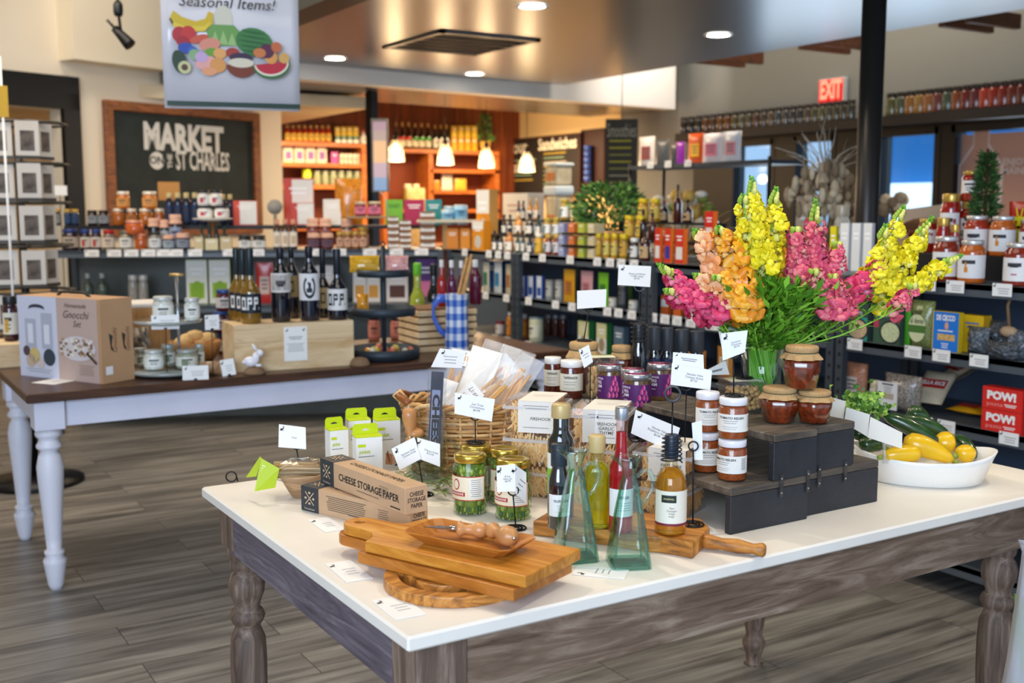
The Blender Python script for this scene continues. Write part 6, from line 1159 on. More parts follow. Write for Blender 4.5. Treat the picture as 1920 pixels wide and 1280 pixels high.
# round board with crescent handle hole
c = (.885, 1.603); v, f = cutshape(arc(0, 0, .122, 0, 352, 44), [arc(0, 0, .096, 150, 284, 20)+arc(-.012, .004, .062, 284-12, 150+12, 10)], .018); m = MB(); m.add(v, f, OLV); o = m.build('cutting_board', None, None, (c[0], c[1], ZF)); tag(o, 'round olive wood board with crescent handle hole, lowest of the stack', 'cutting board')
bA = math.atan2(1.421-1.726, .912-.774); bL, bW = .335, .172
po_ = [(0, 0), (bL, 0), (bL, bW), (0, bW), (-.012, .124), (-.03, .118), (-.085, .116)]+arc(-.088, .086, .030, 90, 270, 8)+[(-.06, .055), (-.03, .05), (-.008, .03)]
v, f = cutshape(po_, [arc(-.088, .086, .010, 0, 337, 16)], .020)
for i, (x, y, z, da, lab) in enumerate(((.765, 1.737, ZF+.019, -.03, 'teak paddle board, the lower of the two stacked paddles'), (.774, 1.726, ZF+.040, 0, 'teak paddle board on top of the stack, under the small tray'))):
    m = MB(); m.add(v, f, TEAK if i else TEAK2); o = m.build('cutting_board', None, None, (x, y, z), (0, 0, bA+da)); tag(o, lab, 'cutting board')
# tray with cheese knives
tz = ZF+.0615; ta = bA+.02; g = thing('serving_tray', 'small rectangular wooden tray with sloping sides on the top board', 'tray', (.914, 1.603, tz), ta)
def rr_(w, h, z): k = .012; return [(-w/2+k, -h/2, z), (w/2-k, -h/2, z), (w/2, -h/2+k, z), (w/2, h/2-k, z), (w/2-k, h/2, z), (-w/2+k, h/2, z), (-w/2, h/2-k, z), (-w/2, -h/2+k, z)]
ring = [rr_(.165, .066, 0), rr_(.218, .104, .020), rr_(.216, .101, .0215), rr_(.164, .064, .005)]; m = MB(); vs = sum(ring, []); fs = [tuple(range(7, -1, -1))]+[(j*8+i, j*8+(i+1) % 8, j*8+8+(i+1) % 8, j*8+8+i) for j in range(3) for i in range(8)]+[tuple(range(24, 32))]; m.add(vs, fs, TEAK2); m.build('tray_body', g)
HW = M('#c98c54', .4, coat=.3, var=.12, vs_=20)
def knife(tip, fer, end, label, blade=True, r=.0125):
    g = thing('cheese_knife', label, 'knife', fer); d = (end-fer); L = d.length; q = d.to_track_quat('Z', 'Y').to_matrix().to_4x4()
    m = MB(); m.lathe([(.006, 0), (.013, .002), (.0145, .007), (.010, .013), (.008, .018), (.0105, .03), (r*1.1, L*.62), (r*1.15, L*.78), (r*.9, L*.93), (1e-4, L)], HW, 18, q); m.build('handle', g)
    m = MB(); m.lathe([(.0055, -.012), (.0062, 0)], M('#c9ccd0', .15, 1), 12, q); m.ball((0, 0, L-.001), .0035, M('#c9ccd0', .15, 1), 8, q); m.build('ferrule', g)
    if blade: b = tip-fer; s = b.cross(Vector((0, 0, 1))).normalized()*.009; n = Vector((0, 0, .0012)); u = b.normalized()*-.01; P = [u*0-s*.4, u*0+s*.4, b*.5+s, b, b*.45-s*.6]; m = MB(); m.add([p+n for p in P]+[p-n for p in P], [(0, 1, 2, 3, 4), (9, 8, 7, 6, 5)]+[(i, (i+1) % 5, 5+(i+1) % 5, 5+i) for i in range(5)], M('#b9bcc0', .18, 1)); m.build('blade', g)
    return g
zz = ZF+.082
knife(at(795, 987, zz+.004), at(856, 991, zz+.002), at(916, 994, zz), 'cheese knife with pale wooden handle and pointed blade on the tray')
knife(at(895, 990, zz-.008), at(921, 993, zz+.003), at(964, 1009, zz+.008), 'stubby round-ended cheese knife at the right end of the tray', False, .0155)
# flat price cards
flatcard([(612, 999), (647, 992), (617, 970), (575, 975)], ZF, 'price card lying in front of the cheese paper boxes')
flatcard([(650, 1093), (697, 1085), (660, 1050), (609, 1058)], ZF, 'price card lying left of the paddle boards'); flatcard([(738, 1164), (795, 1153), (757, 1115), (699, 1126)], ZF, 'price card lying nearest the table corner')
flatcard([(1171, 1088), (1178, 1070), (1085, 1060), (1072, 1076)][::-1], ZF, 'price card lying before the glass carafes')
# olive wood board
a0, a1 = at(1000, 1004, ZF), at(1300, 1047, ZF); d = a1-a0; oa = math.atan2(d.y, d.x); oL = d.length; ZO = ZF+.031; b1_ = at(1300, 1012, ZO); nrm = Vector((-d.y, d.x, 0)).normalized(); oW = max(.105, (at(1302, 984, ZO)-b1_).dot(nrm))
g = thing('serving_board', 'live edge olive wood serving board under the oil bottles', 'cutting board', a0, oa); rr = random.Random(5)
pts = [(oL*i/10, .004*math.sin(i*1.7)) for i in range(11)]+[(oL, oW)]+[(oL*i/10, oW+.05+.006*math.sin(i*2.1)) for i in range(9, -1, -1)]
v, f = cutshape(pts, [], ZO-ZF, .003); m = MB(); m.add(v, f, OLV); m.build('board', g)
hd = Vector((oL, oW*.62, .016)); m = MB(); m.tube([(oL-.002, oW*.6, .016), (oL+.01, oW*.6, .016), (oL+.035, oW*.6, .015), (oL+.065, oW*.6, .015), (oL+.095, oW*.6, .014), (oL+.112, oW*.6, .014), (oL+.117, oW*.6, .014)], [.011, .0145, .011, .0135, .0095, .0135, .010], OLV, 14); m.build('handle', g)
# generic bottle with real-size profile helper
def place(name, cat, mk, x0, x1, yt, yb, z, label, key=None, off=0, group=None):
    q, r_, h = stand(x0, x1, yt, yb, z); return put((name, key or label), mk, q, facecam(q, off), label, cat, group, (2*r_, 2*r_, h))
JG = clear('#f3fbf6', .55)
def mk_pickle(r):
    rr = random.Random(7); m = MB(); m.lathe([(.42, 0), (.49, .02), (.5, .05), (.47, .15), (.495, .18), (.5, .25), (.5, .72), (.47, .80), (.43, .85), (.43, .88)], JG, 28, caps=False); m.build('jar_glass', r)
    m = MB(); cs = [M(c, .3, coat=.5, var=.2, vs_=30) for c in ('#7c9030', '#9aa83e', '#5f7a28', '#aab250')]
    m.lathe([(.38, .03), (.40, .06), (.40, .8), (.3, .83)], M('#71852c', .25, var=.35, vs_=6), 20)
    for i in range(70):
        a = rr.random()*2*PI; z = .17+.62*rr.random(); T = TR(.40*math.cos(a), .40*math.sin(a), z) @ RZ(a) @ RX(rr.uniform(-1, 1)); m.ball((0, 0, 0), .05, cs[i % 4], 8, T, (.055, .075, .060))
    for i in range(24): a = 2*PI*i/24; m.ball((.42*math.cos(a), .42*math.sin(a), .11), .04, cs[(i+2) % 4] if i % 3 else M('#2f6a4a', .2, coat=.6), 6, None, (.04, .05, .045))
    for i in range(40): a = rr.random()*2*PI; m.ball((.42*math.cos(a), .42*math.sin(a), .04), .018, M('#c9c080', .5), 5)
    m.build('gherkins', r); m = MB(); m.lathe([(.445, .86), (.46, .87), (.46, .96), (.44, .985), (.30, .99), (.28, .98), (1e-4, .98)], M('#cdb04c', .22, .85), 32); m.build('lid', r)
    m = MB(); m.cyl(.506, -2.2, 1.0, .26, .66, M('#b3322a', .5), 20); m.cyl(.509, -2.2, .96, .275, .645, M('#ece0c4', .5), 20); T = None
    m.cyl(.512, .05, .85, .30, .62, M('#e9e6dc', .6), 8); m.lines(.06, .38, .60, 9, .033, .007, M('#55555a', .6), R=.512, eps=.002, seed=3)
    m.cyl(.512, -1.5, -.2, .335, .40, M('#b3221c', .5), 8); m.text('CORNICHONS', .035, PAPER, None, -.42, .367, maxw=.55, bold=.02, R=.513, eps=.003, sx=1.8)
    m.add([( (.513)*math.sin(-.75+ .22*math.cos(t)), -(.513)*math.cos(-.75+.22*math.cos(t)), .52+.09*math.sin(t)) for t in [PI*i/9 for i in range(18)]], [tuple(range(18))], M('#b3322a', .5))
    m.add([( (.518)*math.sin(-.75+ .17*math.cos(t)), -(.518)*math.cos(-.75+.17*math.cos(t)), .52+.07*math.sin(t)) for t in [PI*i/9 for i in range(18)]], [tuple(range(18))], M('#ece0c4', .5)); m.build('label', r)
for i, (x0, x1, yt, yb, off, lab) in enumerate(((849, 915, 840, 969, -.1, 'cornichon jar at front left beside the cheese paper'), (928, 997, 850, 980, -.1, 'cornichon jar at front right behind the double card'), (861, 923, 825, 942, .4, 'cornichon jar at back left with a card stand on its lid'), (916, 976, 832, 951, 1.2, 'cornichon jar at back right against the cracker boxes'))):
    place('pickle_jar', 'jar', mk_pickle, x0, x1, yt, yb, ZF, lab, 'p', off)
    if i == 2: JQ, _, JH = stand(x0, x1, yt, yb, ZF)
# card stands and cards
WR = M('#141416', .4, .3)
def cstand(base, ring_px, label, kind='disc', rr=.0105, d=None):
    d = d or (base-CAM).dot(FW); rp = atd(ring_px[0], ring_px[1], d); h = rp.z-base.z; v_ = rp-base
    g = thing('card_stand', label, 'card stand', base, facecam(base)); fa_ = facecam(base); inv = RZ(-fa_)
    t = inv @ Vector((v_.x, v_.y, 0)); m = MB(); tx = [t.x, t.y, h]
    m.tube([(0, 0, .002), (t.x*.5, t.y*.5, h*.5), (t.x, t.y, h-rr)], .0016, WR, 6); m.build('rod', g)
    m = MB(); m.tube([(t.x+rr*math.sin(a), t.y, h+rr*-math.cos(a)) for a in [2*PI*i/14 for i in range(14)]], .0017, WR, 6, closed=True); m.build('ring_clip', g)
    m = MB()
    if kind == 'disc':
        m.tube([((.006+.0075*a/2/PI)*math.cos(a), (.006+.0075*a/2/PI)*math.sin(a), .0018) for a in [PI*i/6 for i in range(30)]], .0018, WR, 5)
    m.build('spiral_base', g) if m.v else None
    return g
def qcard(P4, d, label, txt=None, size=.005, rab=1, lines=0):
    d = d if isinstance(d, (list, tuple)) else (d, d); W4 = [atd(x, y, d[0] if i in (0, 3) else d[1]) for i, (x, y) in enumerate(P4)]; c = sum(W4, Vector())/4
    X = ((W4[1]-W4[0])+(W4[2]-W4[3])).normalized(); Y = ((W4[0]-W4[3])+(W4[1]-W4[2])); Y = (Y-X*Y.dot(X)).normalized(); Zn = X.cross(Y); B = Matrix((X, Y, Zn)).transposed().to_4x4()
    loc = [((p-c).dot(X), (p-c).dot(Y)) for p in W4]; m = MB(); m.prism([loc[3], loc[2], loc[1], loc[0]], -.0006, 0, PAPER)
    w_ = (W4[1]-W4[0]).length; h_ = (W4[0]-W4[3]).length
    T = TR(0, 0, .0004)
    if rab: m.rabbit(min(.011, h_*.2), INK, T, loc[0][0]+w_*.14, loc[0][1]-h_*.2-(w_*.1*(loc[1][1]-loc[0][1])/w_ if w_ else 0), 0)
    if txt: m.text(txt, size, M('#2a2a2e', .6), T, w_*.08, -h_*.02, maxw=w_*.66, eps=0)
    if lines: m.lines(-w_*.25, w_*.3, h_*.1, lines, h_*.15, .0016, GREY, T, eps=0)
    o = m.build('price_card', None, None, c); o.rotation_mode = 'QUATERNION'; o.rotation_quaternion = B.to_quaternion(); return tag(o, label, 'price card')
def tablept(px, d): p = atd(px, 600, d); p.z = ZF+.0005; return p
bp = tablept(557, 2.58); cstand(bp, (556, 834), 'wire card stand behind the wooden bowl'); qcard([(523, 795), (573, 801), (574, 842), (522, 838)], 2.575, 'price card clipped above the bowl of picks', 'Picks', .004, lines=0)
bp = at(795, 928, ZF+.0005); db = (bp-CAM).dot(FW); cstand(bp, (785, 857), 'wire card stand holding two cards before the glass mug'); qcard([(734, 841), (777, 819), (790, 860), (749, 881)], db-.008, 'left tilted price card of the pair before the glass mug', 'Stainless Steel\nCheese Knife', .0042); qcard([(782, 820), (825, 832), (825, 875), (786, 860)], db-.004, 'right price card of the pair before the glass mug', 'Cheese Knife\n$10.50', .0042)
bp = JQ+Vector((0, 0, JH+.001)); dj = (bp-CAM).dot(FW); cstand(bp, (891, 780), 'wire card stand on the lid of a cornichon jar', rr=.0095); qcard([(853, 736), (928, 748), (922, 790), (852, 775)], dj-.005, 'large price card above the cornichon jars', 'Les Trois\nCornichons\n$4.99', .0048)
bp = at(967, 991, ZF+.0005); db = (bp-CAM).dot(FW); cstand(bp, (962, 919), 'wire card stand in front of the cornichon jars'); qcard([(931, 873), (966, 870), (967, 921), (932, 922)], db-.005, 'left leaf of the double card before the cornichons', '8.5oz\nGlass Jar\n$8.99', .0036); qcard([(966, 871), (987, 886), (987, 944), (967, 925)], (db-.004, db+.012), 'right slanting leaf of the double card before the cornichons', None, rab=1, lines=3)
# cheese paper boxes
DRKB = M('#34373c', .5); KP2 = M('#c4a07c', .6, var=.05, vs_=20)
def paperbox(p4, z, L, label, da=0):
    p, q, c4 = at(*p4[0], z), at(*p4[1], z), at(*p4[2], z); d = q-p; a = math.atan2(d.y, d.x); W = d.length; D = .052; H = .053
    g = thing('cheese_paper_box', label, 'box', p, a); m = MB(); m.box((W/2, D/2, H/2), (W, D, H), KP2, bev=.0012); m.build('carton', g); m = MB(); dk = W*.17
    m.box((dk/2-.0005, D/2, H/2), (dk, D+.0012, H+.0012), DRKB); m.build('dark_end', g); m = MB(); F_ = TR(0, -.0007, 0) @ FRONT; Tp = TR(0, 0, H+.0007); E = TR(W+.0004, 0, 0) @ RZ(PI/2) @ FRONT
    if 'upper' in label: m.text('CHEESE STORAGE PAPER', .0145, INK, F_, W*.585, H*.5, maxw=W*.70, bold=.012)
    else: m.lines(W*.24, W*.62, H*.8, 8, H*.075, .0013, M('#5a4a3c', .7), F_, jag=.15)
    m.lines(W*.72, W*.82, H*.75, 6, H*.08, .001, M('#6a5a4c', .7), F_); m.lines(W*.45, W*.72, H*.24, 1, 1, .0012, M('#5a4a3c', .7), F_); m.lines(W*.84, W*.95, H*.14, 1, 1, .0025, INK, F_)
    m.text('CHEESE STORAGE PAPER', .0125, INK, Tp @ TR(W*.56, D*.5, 0), maxw=W*.68, bold=.01)
    m.text('CHEESE\nSTORAGE\nPAPER', .0085, INK, E, D/2, H/2, maxw=D*.8, bold=.01)
    for T in (F_ @ TR(dk/2, H*.55, .0008), Tp @ TR(dk/2, D*.5, .0008)):
        for s in (-1, 1): m.flat([(-.014, -s*.013), (-.012, -s*.0142), (.014, s*.013), (.012, s*.0142)], M('#c9b090', .6), T, .0002)
        for x, y in ((0, .012), (-.012, 0), (.012, 0), (0, -.011)): m.flat([(x+.0038*math.cos(t), y+.0026*math.sin(t)) for t in [PI*i/4 for i in range(8)]], M('#c9b090', .6), T, .0004)
    m.text('Formaticum', .0045, M('#d8c8ae', .6), F_ @ TR(0, 0, .0008), dk/2, H*.12, maxw=dk*.8); m.build('print', g); return g
paperbox([(566, 955), (769, 1006), (830, 985)], ZF, .33, 'lower cheese storage paper box with fine print on its side')
paperbox([(602, 904), (760, 966), (799, 961)], ZF+.0545, .33, 'upper cheese storage paper box reading CHEESE STORAGE PAPER')
# bowl of picks with cellophane bundle and lime tag
q, r_, h = stand(524, 612, 874, 941, ZF); g = thing('wooden_bowl', 'small wooden bowl under the cellophane bundle of picks', 'bowl', q); BW_ = wood('#8a6848', '#c9a27a', (8, 8, 60), .55, 'bowl', c3='#a8835e', bump=.1)
m = MB(); m.lathe([(r_*.42, 0), (r_*.5, .004), (r_, h*.92), (r_*.98, h), (r_*.92, h*.97), (r_*.4, h*.15), (1e-4, h*.12)], BW_, 30); m.build('bowl_body', g)
g = thing('pick_bundle', 'cellophane bundle of straw coloured knotted picks in the wooden bowl', 'picks', (q.x, q.y, ZF+h*.80), facecam(q)); rr = random.Random(3); m = MB(); SW = [M(c, .7) for c in ('#c9a46a', '#a8834c', '#dcc090')]
for i in range(150):
    y = rr.uniform(-.03, .03); z = rr.uniform(.0, .026); a = rr.uniform(-.14, .14); m.tube([(-.062, y+a*.03, z+.006), (.048, y-a*.03, z)], .0009, SW[i % 3], 4)
for i in range(26): m.ball((.045+rr.uniform(-.014, .012), rr.uniform(-.025, .025), rr.uniform(.004, .032)), .006, M(('#9a7444', '#6f4d2a', '#b98c54')[i % 3], .7), 6)
m.build('picks', g); m = MB(); CEL = clear('#f6f6f2', .9, .06, .05)
pillow(m, CEL, w=.15, h=.085, d=.05, T=TR(0, -.04, .012) @ RX(-PI/2) @ TR(0, 0, 0), wob=.008, seed=2, n=12); m.build('cellophane', g)
dq = (q-CAM).dot(FW)
def quad(name, P4, ds, mat, label, cat, parent=None, extra=None, th=.001):
    W4 = [atd(x, y, d_) for (x, y), d_ in zip(P4, ds)]; c = sum(W4, Vector())/4; n = (W4[1]-W4[0]).cross(W4[3]-W4[0]).normalized()*th; m = MB(); v = [p-c for p in W4]+[p-c+n for p in W4]; m.add(v, [(3, 2, 1, 0), (4, 5, 6, 7), (0, 1, 5, 4), (1, 2, 6, 5), (2, 3, 7, 6), (3, 0, 4, 7)], mat)
    if extra: extra(m, [p-c for p in W4], -n*.3 if n.dot(c-CAM) > 0 else n*1.3)
    o = m.build(name, parent, None, c); return tag(o, label, cat) if label else o
LIME = M('#b3c81e', .5)
def tagx(m, P, e):
    def pt(u, v): return P[3].lerp(P[2], u).lerp(P[0].lerp(P[1], u), v)+e
    for u0, u1, v0, v1 in ((.12, .75, .80, .83), (.12, .85, .72, .75), (.12, .8, .64, .67), (.1, .88, .40, .50), (.3, .5, .2, .3)): m.add([pt(u0, v0), pt(u1, v0), pt(u1, v1), pt(u0, v1)], [(0, 1, 2, 3)], M('#eef0cc', .6))
g = thing('lime_tag', 'folded lime green tag hanging from the picks bundle', 'tag', (0, 0, 0)); dt_ = dq-.055
a = quad('front_leaf', [(490, 859), (524, 878), (516, 914), (477, 921)], [dt_, dt_, dt_, dt_-.01], LIME, None, None, g, tagx); a = quad('rear_leaf', [(487, 856), (491, 860), (480, 893), (461, 895)], [dt_+.004, dt_, dt_+.02, dt_+.045], M('#c4d63c', .5), None, None, g)
m = MB(); m.tube([(.012*math.sin(t), 0, .012*math.cos(t)) for t in [2*PI*i/16 for i in range(16)]], .0018, WR, 6, closed=True); m.tube([(.012, 0, 0), (.014, .004, -.012)], .0018, WR); o = m.build('wire_hook', None, None, at(437, 905, ZF)+Vector((0, .012, .0125)), (0, 0, facecam(q))); tag(o, 'small dark wire ring standing at the left edge of the table', 'hook')
# green hang-tab boxes
def mk_gbox(w_, d_, h_, back=False):
    def mk(r):
        m = MB(); m.box((0, 0, h_/2), (w_, d_, h_), M('#e8e8e4', .5)); m.build('carton', r); m = MB(); Gm = M('#c3d412', .5)
        m.box((0, 0, h_+.0012), (w_+.001, d_+.001, .003), Gm); v, f = cutshape([(-w_/2, 0), (w_/2, 0), (w_/2-.001, .020), (w_/2-.005, .026), (-w_/2+.005, .026), (-w_/2+.001, .020)], [[(-.010, .010), (-.003, .014), (.003, .014), (.010, .010), (.003, .009), (-.003, .009)]], .0012, .0002); m.add(v, f, Gm, False, TR(0, d_/2, h_) @ FRONT); m.build('hang_tab', r)
        m = MB(); T = TR(0, -d_/2-.0006, 0) @ FRONT; m.rect(-w_*.44, h_*.80, -w_*.14, h_*.86, Gm, T); m.text('picket', h_*.075, M('#b4c81c', .5), T, -w_*.18, h_*.70, maxw=w_*.42, bold=.02); m.lines(-w_*.44, w_*.2, h_*.60, 1, 1, .0014, M('#5a5a5a', .6), T)
        B_ = M('#c08a64', .7); m.flat([(-w_*.15, h_*.08), (w_*.15, h_*.05), (w_*.15, h_*.28), (-w_*.12, h_*.32)], B_, T, .0002); m.flat([(w_*.12, h_*.06), (w_*.4, h_*.10), (w_*.38, h_*.30), (w_*.18, h_*.26)], M('#d8b090', .7), T, .0004); m.flat([(-w_*.1, h_*.3), (w_*.02, h_*.1), (w_*.05, h_*.12), (-w_*.04, h_*.38)], M('#8a4a30', .7), T, .0006); m.flat([(w_*.2, h_*.03), (w_*.46, h_*.03), (w_*.4, h_*.12)], M('#3c3c44', .7), T, .0006)
        E = TR(w_/2+.0006, 0, 0) @ RZ(PI/2) @ FRONT; m.rect(-d_*.2, h_*.15, d_*.12, h_*.38, Gm, E); m.build('print', r)
    return mk
for i, (px, yb, d_, w_, dp, h_, lab, off) in enumerate(((690, 905, None, .062, .036, .112, 'white and lime box nearest the front, above the cheese paper', .25), (627, 903, 2.60, .046, .036, .112, 'white and lime box at the left end of the group', .35), (668, 890, 2.70, .056, .034, .116, 'white and lime box at the back left of the group', .25), (722, 890, 2.69, .060, .036, .118, 'white and lime box at the back right of the group', .25))):
    q = at(px, yb, ZF)
    if d_: q = atd(px, 600, d_)
    q.z = ZF; put(('lime_box', i), mk_gbox(w_, dp, h_), q, facecam(q, off), lab, 'box')
# glass mug with knives, boxed cheese knife
q, r_, h = stand(763, 833, 806, 913, ZF)
GM_ = clear('#eaf2ee', .9)
g = thing('glass_mug', 'heavy clear glass mug holding cheese knives', 'mug', q, facecam(q)); m = MB(); m.lathe([(r_*.95, 0), (r_, .004), (r_*1.02, h*.5), (r_*.98, h), (r_*.9, h), (r_*.92, h*.5), (r_*.88, .012), (1e-4, .01)], GM_, 32); m.build('mug_body', g); m = MB(); m.tube([(r_*.95, 0, h*.86), (r_*1.5, 0, h*.84), (r_*1.75, 0, h*.6), (r_*1.6, 0, h*.34), (r_*.97, 0, h*.16)], .0055, GM_, 10); m.build('handle', g)
dm = (q-CAM).dot(FW); knife(q, atd(772, 830, dm-.015), atd(766, 762, dm-.02), 'cheese knife standing handle up in the glass mug', False, .015); o_ = put(('cork_stopper',), lambda r: MB().ball((0, 0, 0), .016, HW, 14, None, (.02, .016, .012)).build('knob', r), atd(780, 812, dm-.012), 0, 'round wooden knob resting among the knives in the mug', 'stopper')
pb, pt_ = atd(813, 862, dm-.03), atd(821, 692, dm-.06); v_ = pt_-pb; g = thing('knife_box', 'clear boxed knife reading CHEESE leaning up from the glass mug', 'box', pb); Q = v_.to_track_quat('Z', 'Y'); L = v_.length
xx = Vector((RT.x, RT.y, 0)); yy2 = v_.normalized().cross(xx).normalized(); xx = yy2.cross(v_.normalized()).normalized(); yy2 = v_.normalized().cross(xx); B = Matrix((xx, yy2, v_.normalized())).transposed().to_4x4()
m = MB(); m.box((0, 0, L/2), (.042, .016, L), clear('#f4f6f8', .8, .04, .04), B); m.build('clear_case', g); m = MB(); m.box((0, .001, L*.5), (.028, .006, L*.94), M('#1f3248', .4), B); m.box((.006, 0, L*.4), (.005, .007, L*.7), M('#1a1c22', .5), B); m.build('dark_card', g)
m = MB(); m.box((-.001, -.004, L*.42), (.019, .002, L*.72), M('#a9bce6', .2, .4), B); m.text('CHEESE', .015, M('#15171c', .5), B @ TR(-.001, -.0055, L*.42) @ FRONT @ RZ(-PI/2), maxw=L*.64, bold=.05, sx=1.9); m.build('blade', g)
m = MB(); GRN = ('#5f7a34', '#7f9a4c', '#46602a', '#97a866'); rr = random.Random(12)
for (x0, y0, x1, y1) in ((830, 912, 850, 898), (812, 918, 836, 930), (742, 885, 768, 900), (750, 895, 775, 908), (836, 905, 858, 885), (800, 906, 830, 922), (822, 905, 846, 912)):
    A, B2 = at(x0, y0, ZF+.012), at(x1, y1, ZF+.018); m.tube([A, (A+B2)/2+Vector((0, 0, .01)), B2], .0012, M('#7a6a3c', .7), 5)
    for k in range(11):
        p = A.lerp(B2, k/10)+Vector((0, 0, .006)); dd_ = (B2-A).normalized(); s = dd_.cross(Vector((0, 0, 1)))*(1 if k % 2 else -1); t = (dd_*.5+s+Vector((0, 0, rr.uniform(-.1, .5)))).normalized(); w2 = t.cross(Vector((rr.uniform(-.4, .4), rr.uniform(-.4, .4), 1))).normalized()*.005; l = rr.uniform(.013, .02)
        m.add([p, p+t*l*.45+w2, p+t*l, p+t*l*.45-w2], [(0, 1, 2, 3)], M(GRN[k % 4], .5))
o = m.build('leaf_sprig', None, None); tag(o, 'olive green leafy sprigs lying around the glass mug', 'sprig')
# wicker basket
BC = Vector((1.312, 2.305, ZF)); bz = .165; ba = facecam(BC); WK = [M(c, .6, var=.15, vs_=40) for c in ('#c99a5e', '#b5834a', '#dbb47c')]
g = thing('wicker_basket', 'oval woven wicker basket full of breadstick bags', 'basket', BC, ba); m = MB(); NS = 26
def bp_(a, z, e=0): f_ = .84+.16*z/bz; return Vector(((.158*f_+e)*math.cos(a), (.112*f_+e)*math.sin(a), z))
for k in range(17):
    z = .006+k*.0092; m.tube([bp_(2*PI*i/78, z, .0035*(1 if ((i//3)+k) % 2 else -1)) for i in range(78)], .0042, WK[k % 3], 5, closed=True)
for i in range(NS): a = 2*PI*i/NS; m.tube([bp_(a, .002), bp_(a, bz*.5), bp_(a, bz)], .0035, WK[2], 5)
m.build('woven_side', g); m = MB()
for j in range(3): m.tube([bp_(2*PI*i/60, bz+.004+.008*math.sin(i*.9+j*2.1), .006*math.cos(i*.9+j*2.1)) for i in range(60)], .0052, WK[j], 6, closed=True)
m.build('braided_rim', g); m = MB(); m.prism([(x, y) for x, y, z in [bp_(2*PI*i/24, 0, -.004) for i in range(24)]], .001, .006, WK[1]); m.build('base', g)
m = MB(); m.tube([bp_(PI+.55, bz+.012, .004), bp_(PI+.2, bz+.022, .008), bp_(PI-.2, bz+.024, .008), bp_(PI-.5, bz+.012, .004)], .009, M('#8a4c20', .4), 8)
for i in range(4): a = PI-.06+.05*i; m.tube([bp_(a, bz+.0), bp_(a, bz+.022, .020), bp_(a, bz+.034, .002), bp_(a, bz+.01, -.012)], .0028, WK[2], 5)
m.build('handle', g)
# breadstick bags: fanned flat bags leaning in the basket
CE2 = clear('#ffffff', 1.0, .10, .16); STK = [M(c, .6) for c in ('#d8a45c', '#c98c44', '#e6bd7c')]
def bagpx(b, t, d0, d1, w_, label, paper=False, lab=None, seed=1, sticks=(-.3, .3), h2=None):
    B_, T_ = atd(*b, d0), atd(*t, d1); v_ = T_-B_; L = v_.length; Zv = v_.normalized(); X = Vector((RT.x, RT.y, 0)); X = (X-Zv*X.dot(Zv)).normalized(); Yv = Zv.cross(X); Bm = Matrix((X, Yv, Zv)).transposed().to_4x4()
    g = thing('breadstick_bag', label, 'bag', B_); rr = random.Random(seed); m = MB(); m.T = Bm; pillow(m, CE2 if not paper else M('#e9e6e0', .4, var=.04), w=w_, h=L, d=.016, wob=.007, seed=seed, n=14); m.build('wrapper', g)
    if not paper:
        m = MB(); m.T = Bm
        for i in range(7): x = w_*(sticks[0]+(sticks[1]-sticks[0])*i/6); m.tube([(x, -.004, L*.06), (x+rr.uniform(-.004, .004), -.002, L*.5), (x+rr.uniform(-.004, .004), -.004, L*rr.uniform(.62, .8))], .0042, STK[i % 3], 6)
        m.build('breadsticks', g)
    if lab:
        m = MB(); m.T = Bm @ TR(lab[2]*w_, -.0115, L*lab[0]) @ FRONT; w2, h2 = w_*lab[3], L*lab[1]; m.rect(-w2/2, -h2/2, w2/2, h2/2, M('#f4f1ea', .5)); O_ = M('#c9a070', .6)
        for i in range(6): m.rect(-w2*.3+w2*.1*i, -h2*.18, -w2*.26+w2*.1*i, h2*.16, O_, None, .0004)
        m.text('Lisse', h2*.13, M('#7a5a3c', .6), None, 0, h2*.34, maxw=w2*.6, shear=.3); m.text('bread', h2*.1, M('#7a5a3c', .6), None, 0, -h2*.34, maxw=w2*.6, shear=.3); m.build('paper_label', g)
    return g
bagpx((838, 800), (872, 655), 2.66, 2.78, .075, 'breadstick bag at the far left of the basket', seed=1, lab=(.86, .2, 0, .8)); bagpx((860, 805), (915, 655), 2.64, 2.76, .08, 'white wrapped breadstick bag left of centre', seed=2, paper=True)
bagpx((880, 800), (945, 645), 2.68, 2.82, .10, 'crinkled breadstick bag standing highest in the basket', seed=3); bagpx((910, 795), (975, 655), 2.66, 2.80, .09, 'breadstick bag towards the right behind the labelled one', seed=4)
bagpx((925, 795), (1000, 670), 2.61, 2.70, .065, 'breadstick bag leaning over the right rim of the basket', seed=5, sticks=(-.2, .2)); bagpx((835, 790), (965, 680), 2.58, 2.62, .075, 'breadstick bag lying diagonally with cream label in front', seed=6, lab=(.30, .42, -.12, .62), sticks=(-.05, .42))
bagpx((815, 790), (842, 712), 2.60, 2.64, .05, 'small white paper packet at the left front of the basket', seed=7, paper=True)
qcard([(825, 653), (874, 658), (866, 690), (808, 688)], 2.74, 'price card sticking out at the back left of the basket', None, lines=3)
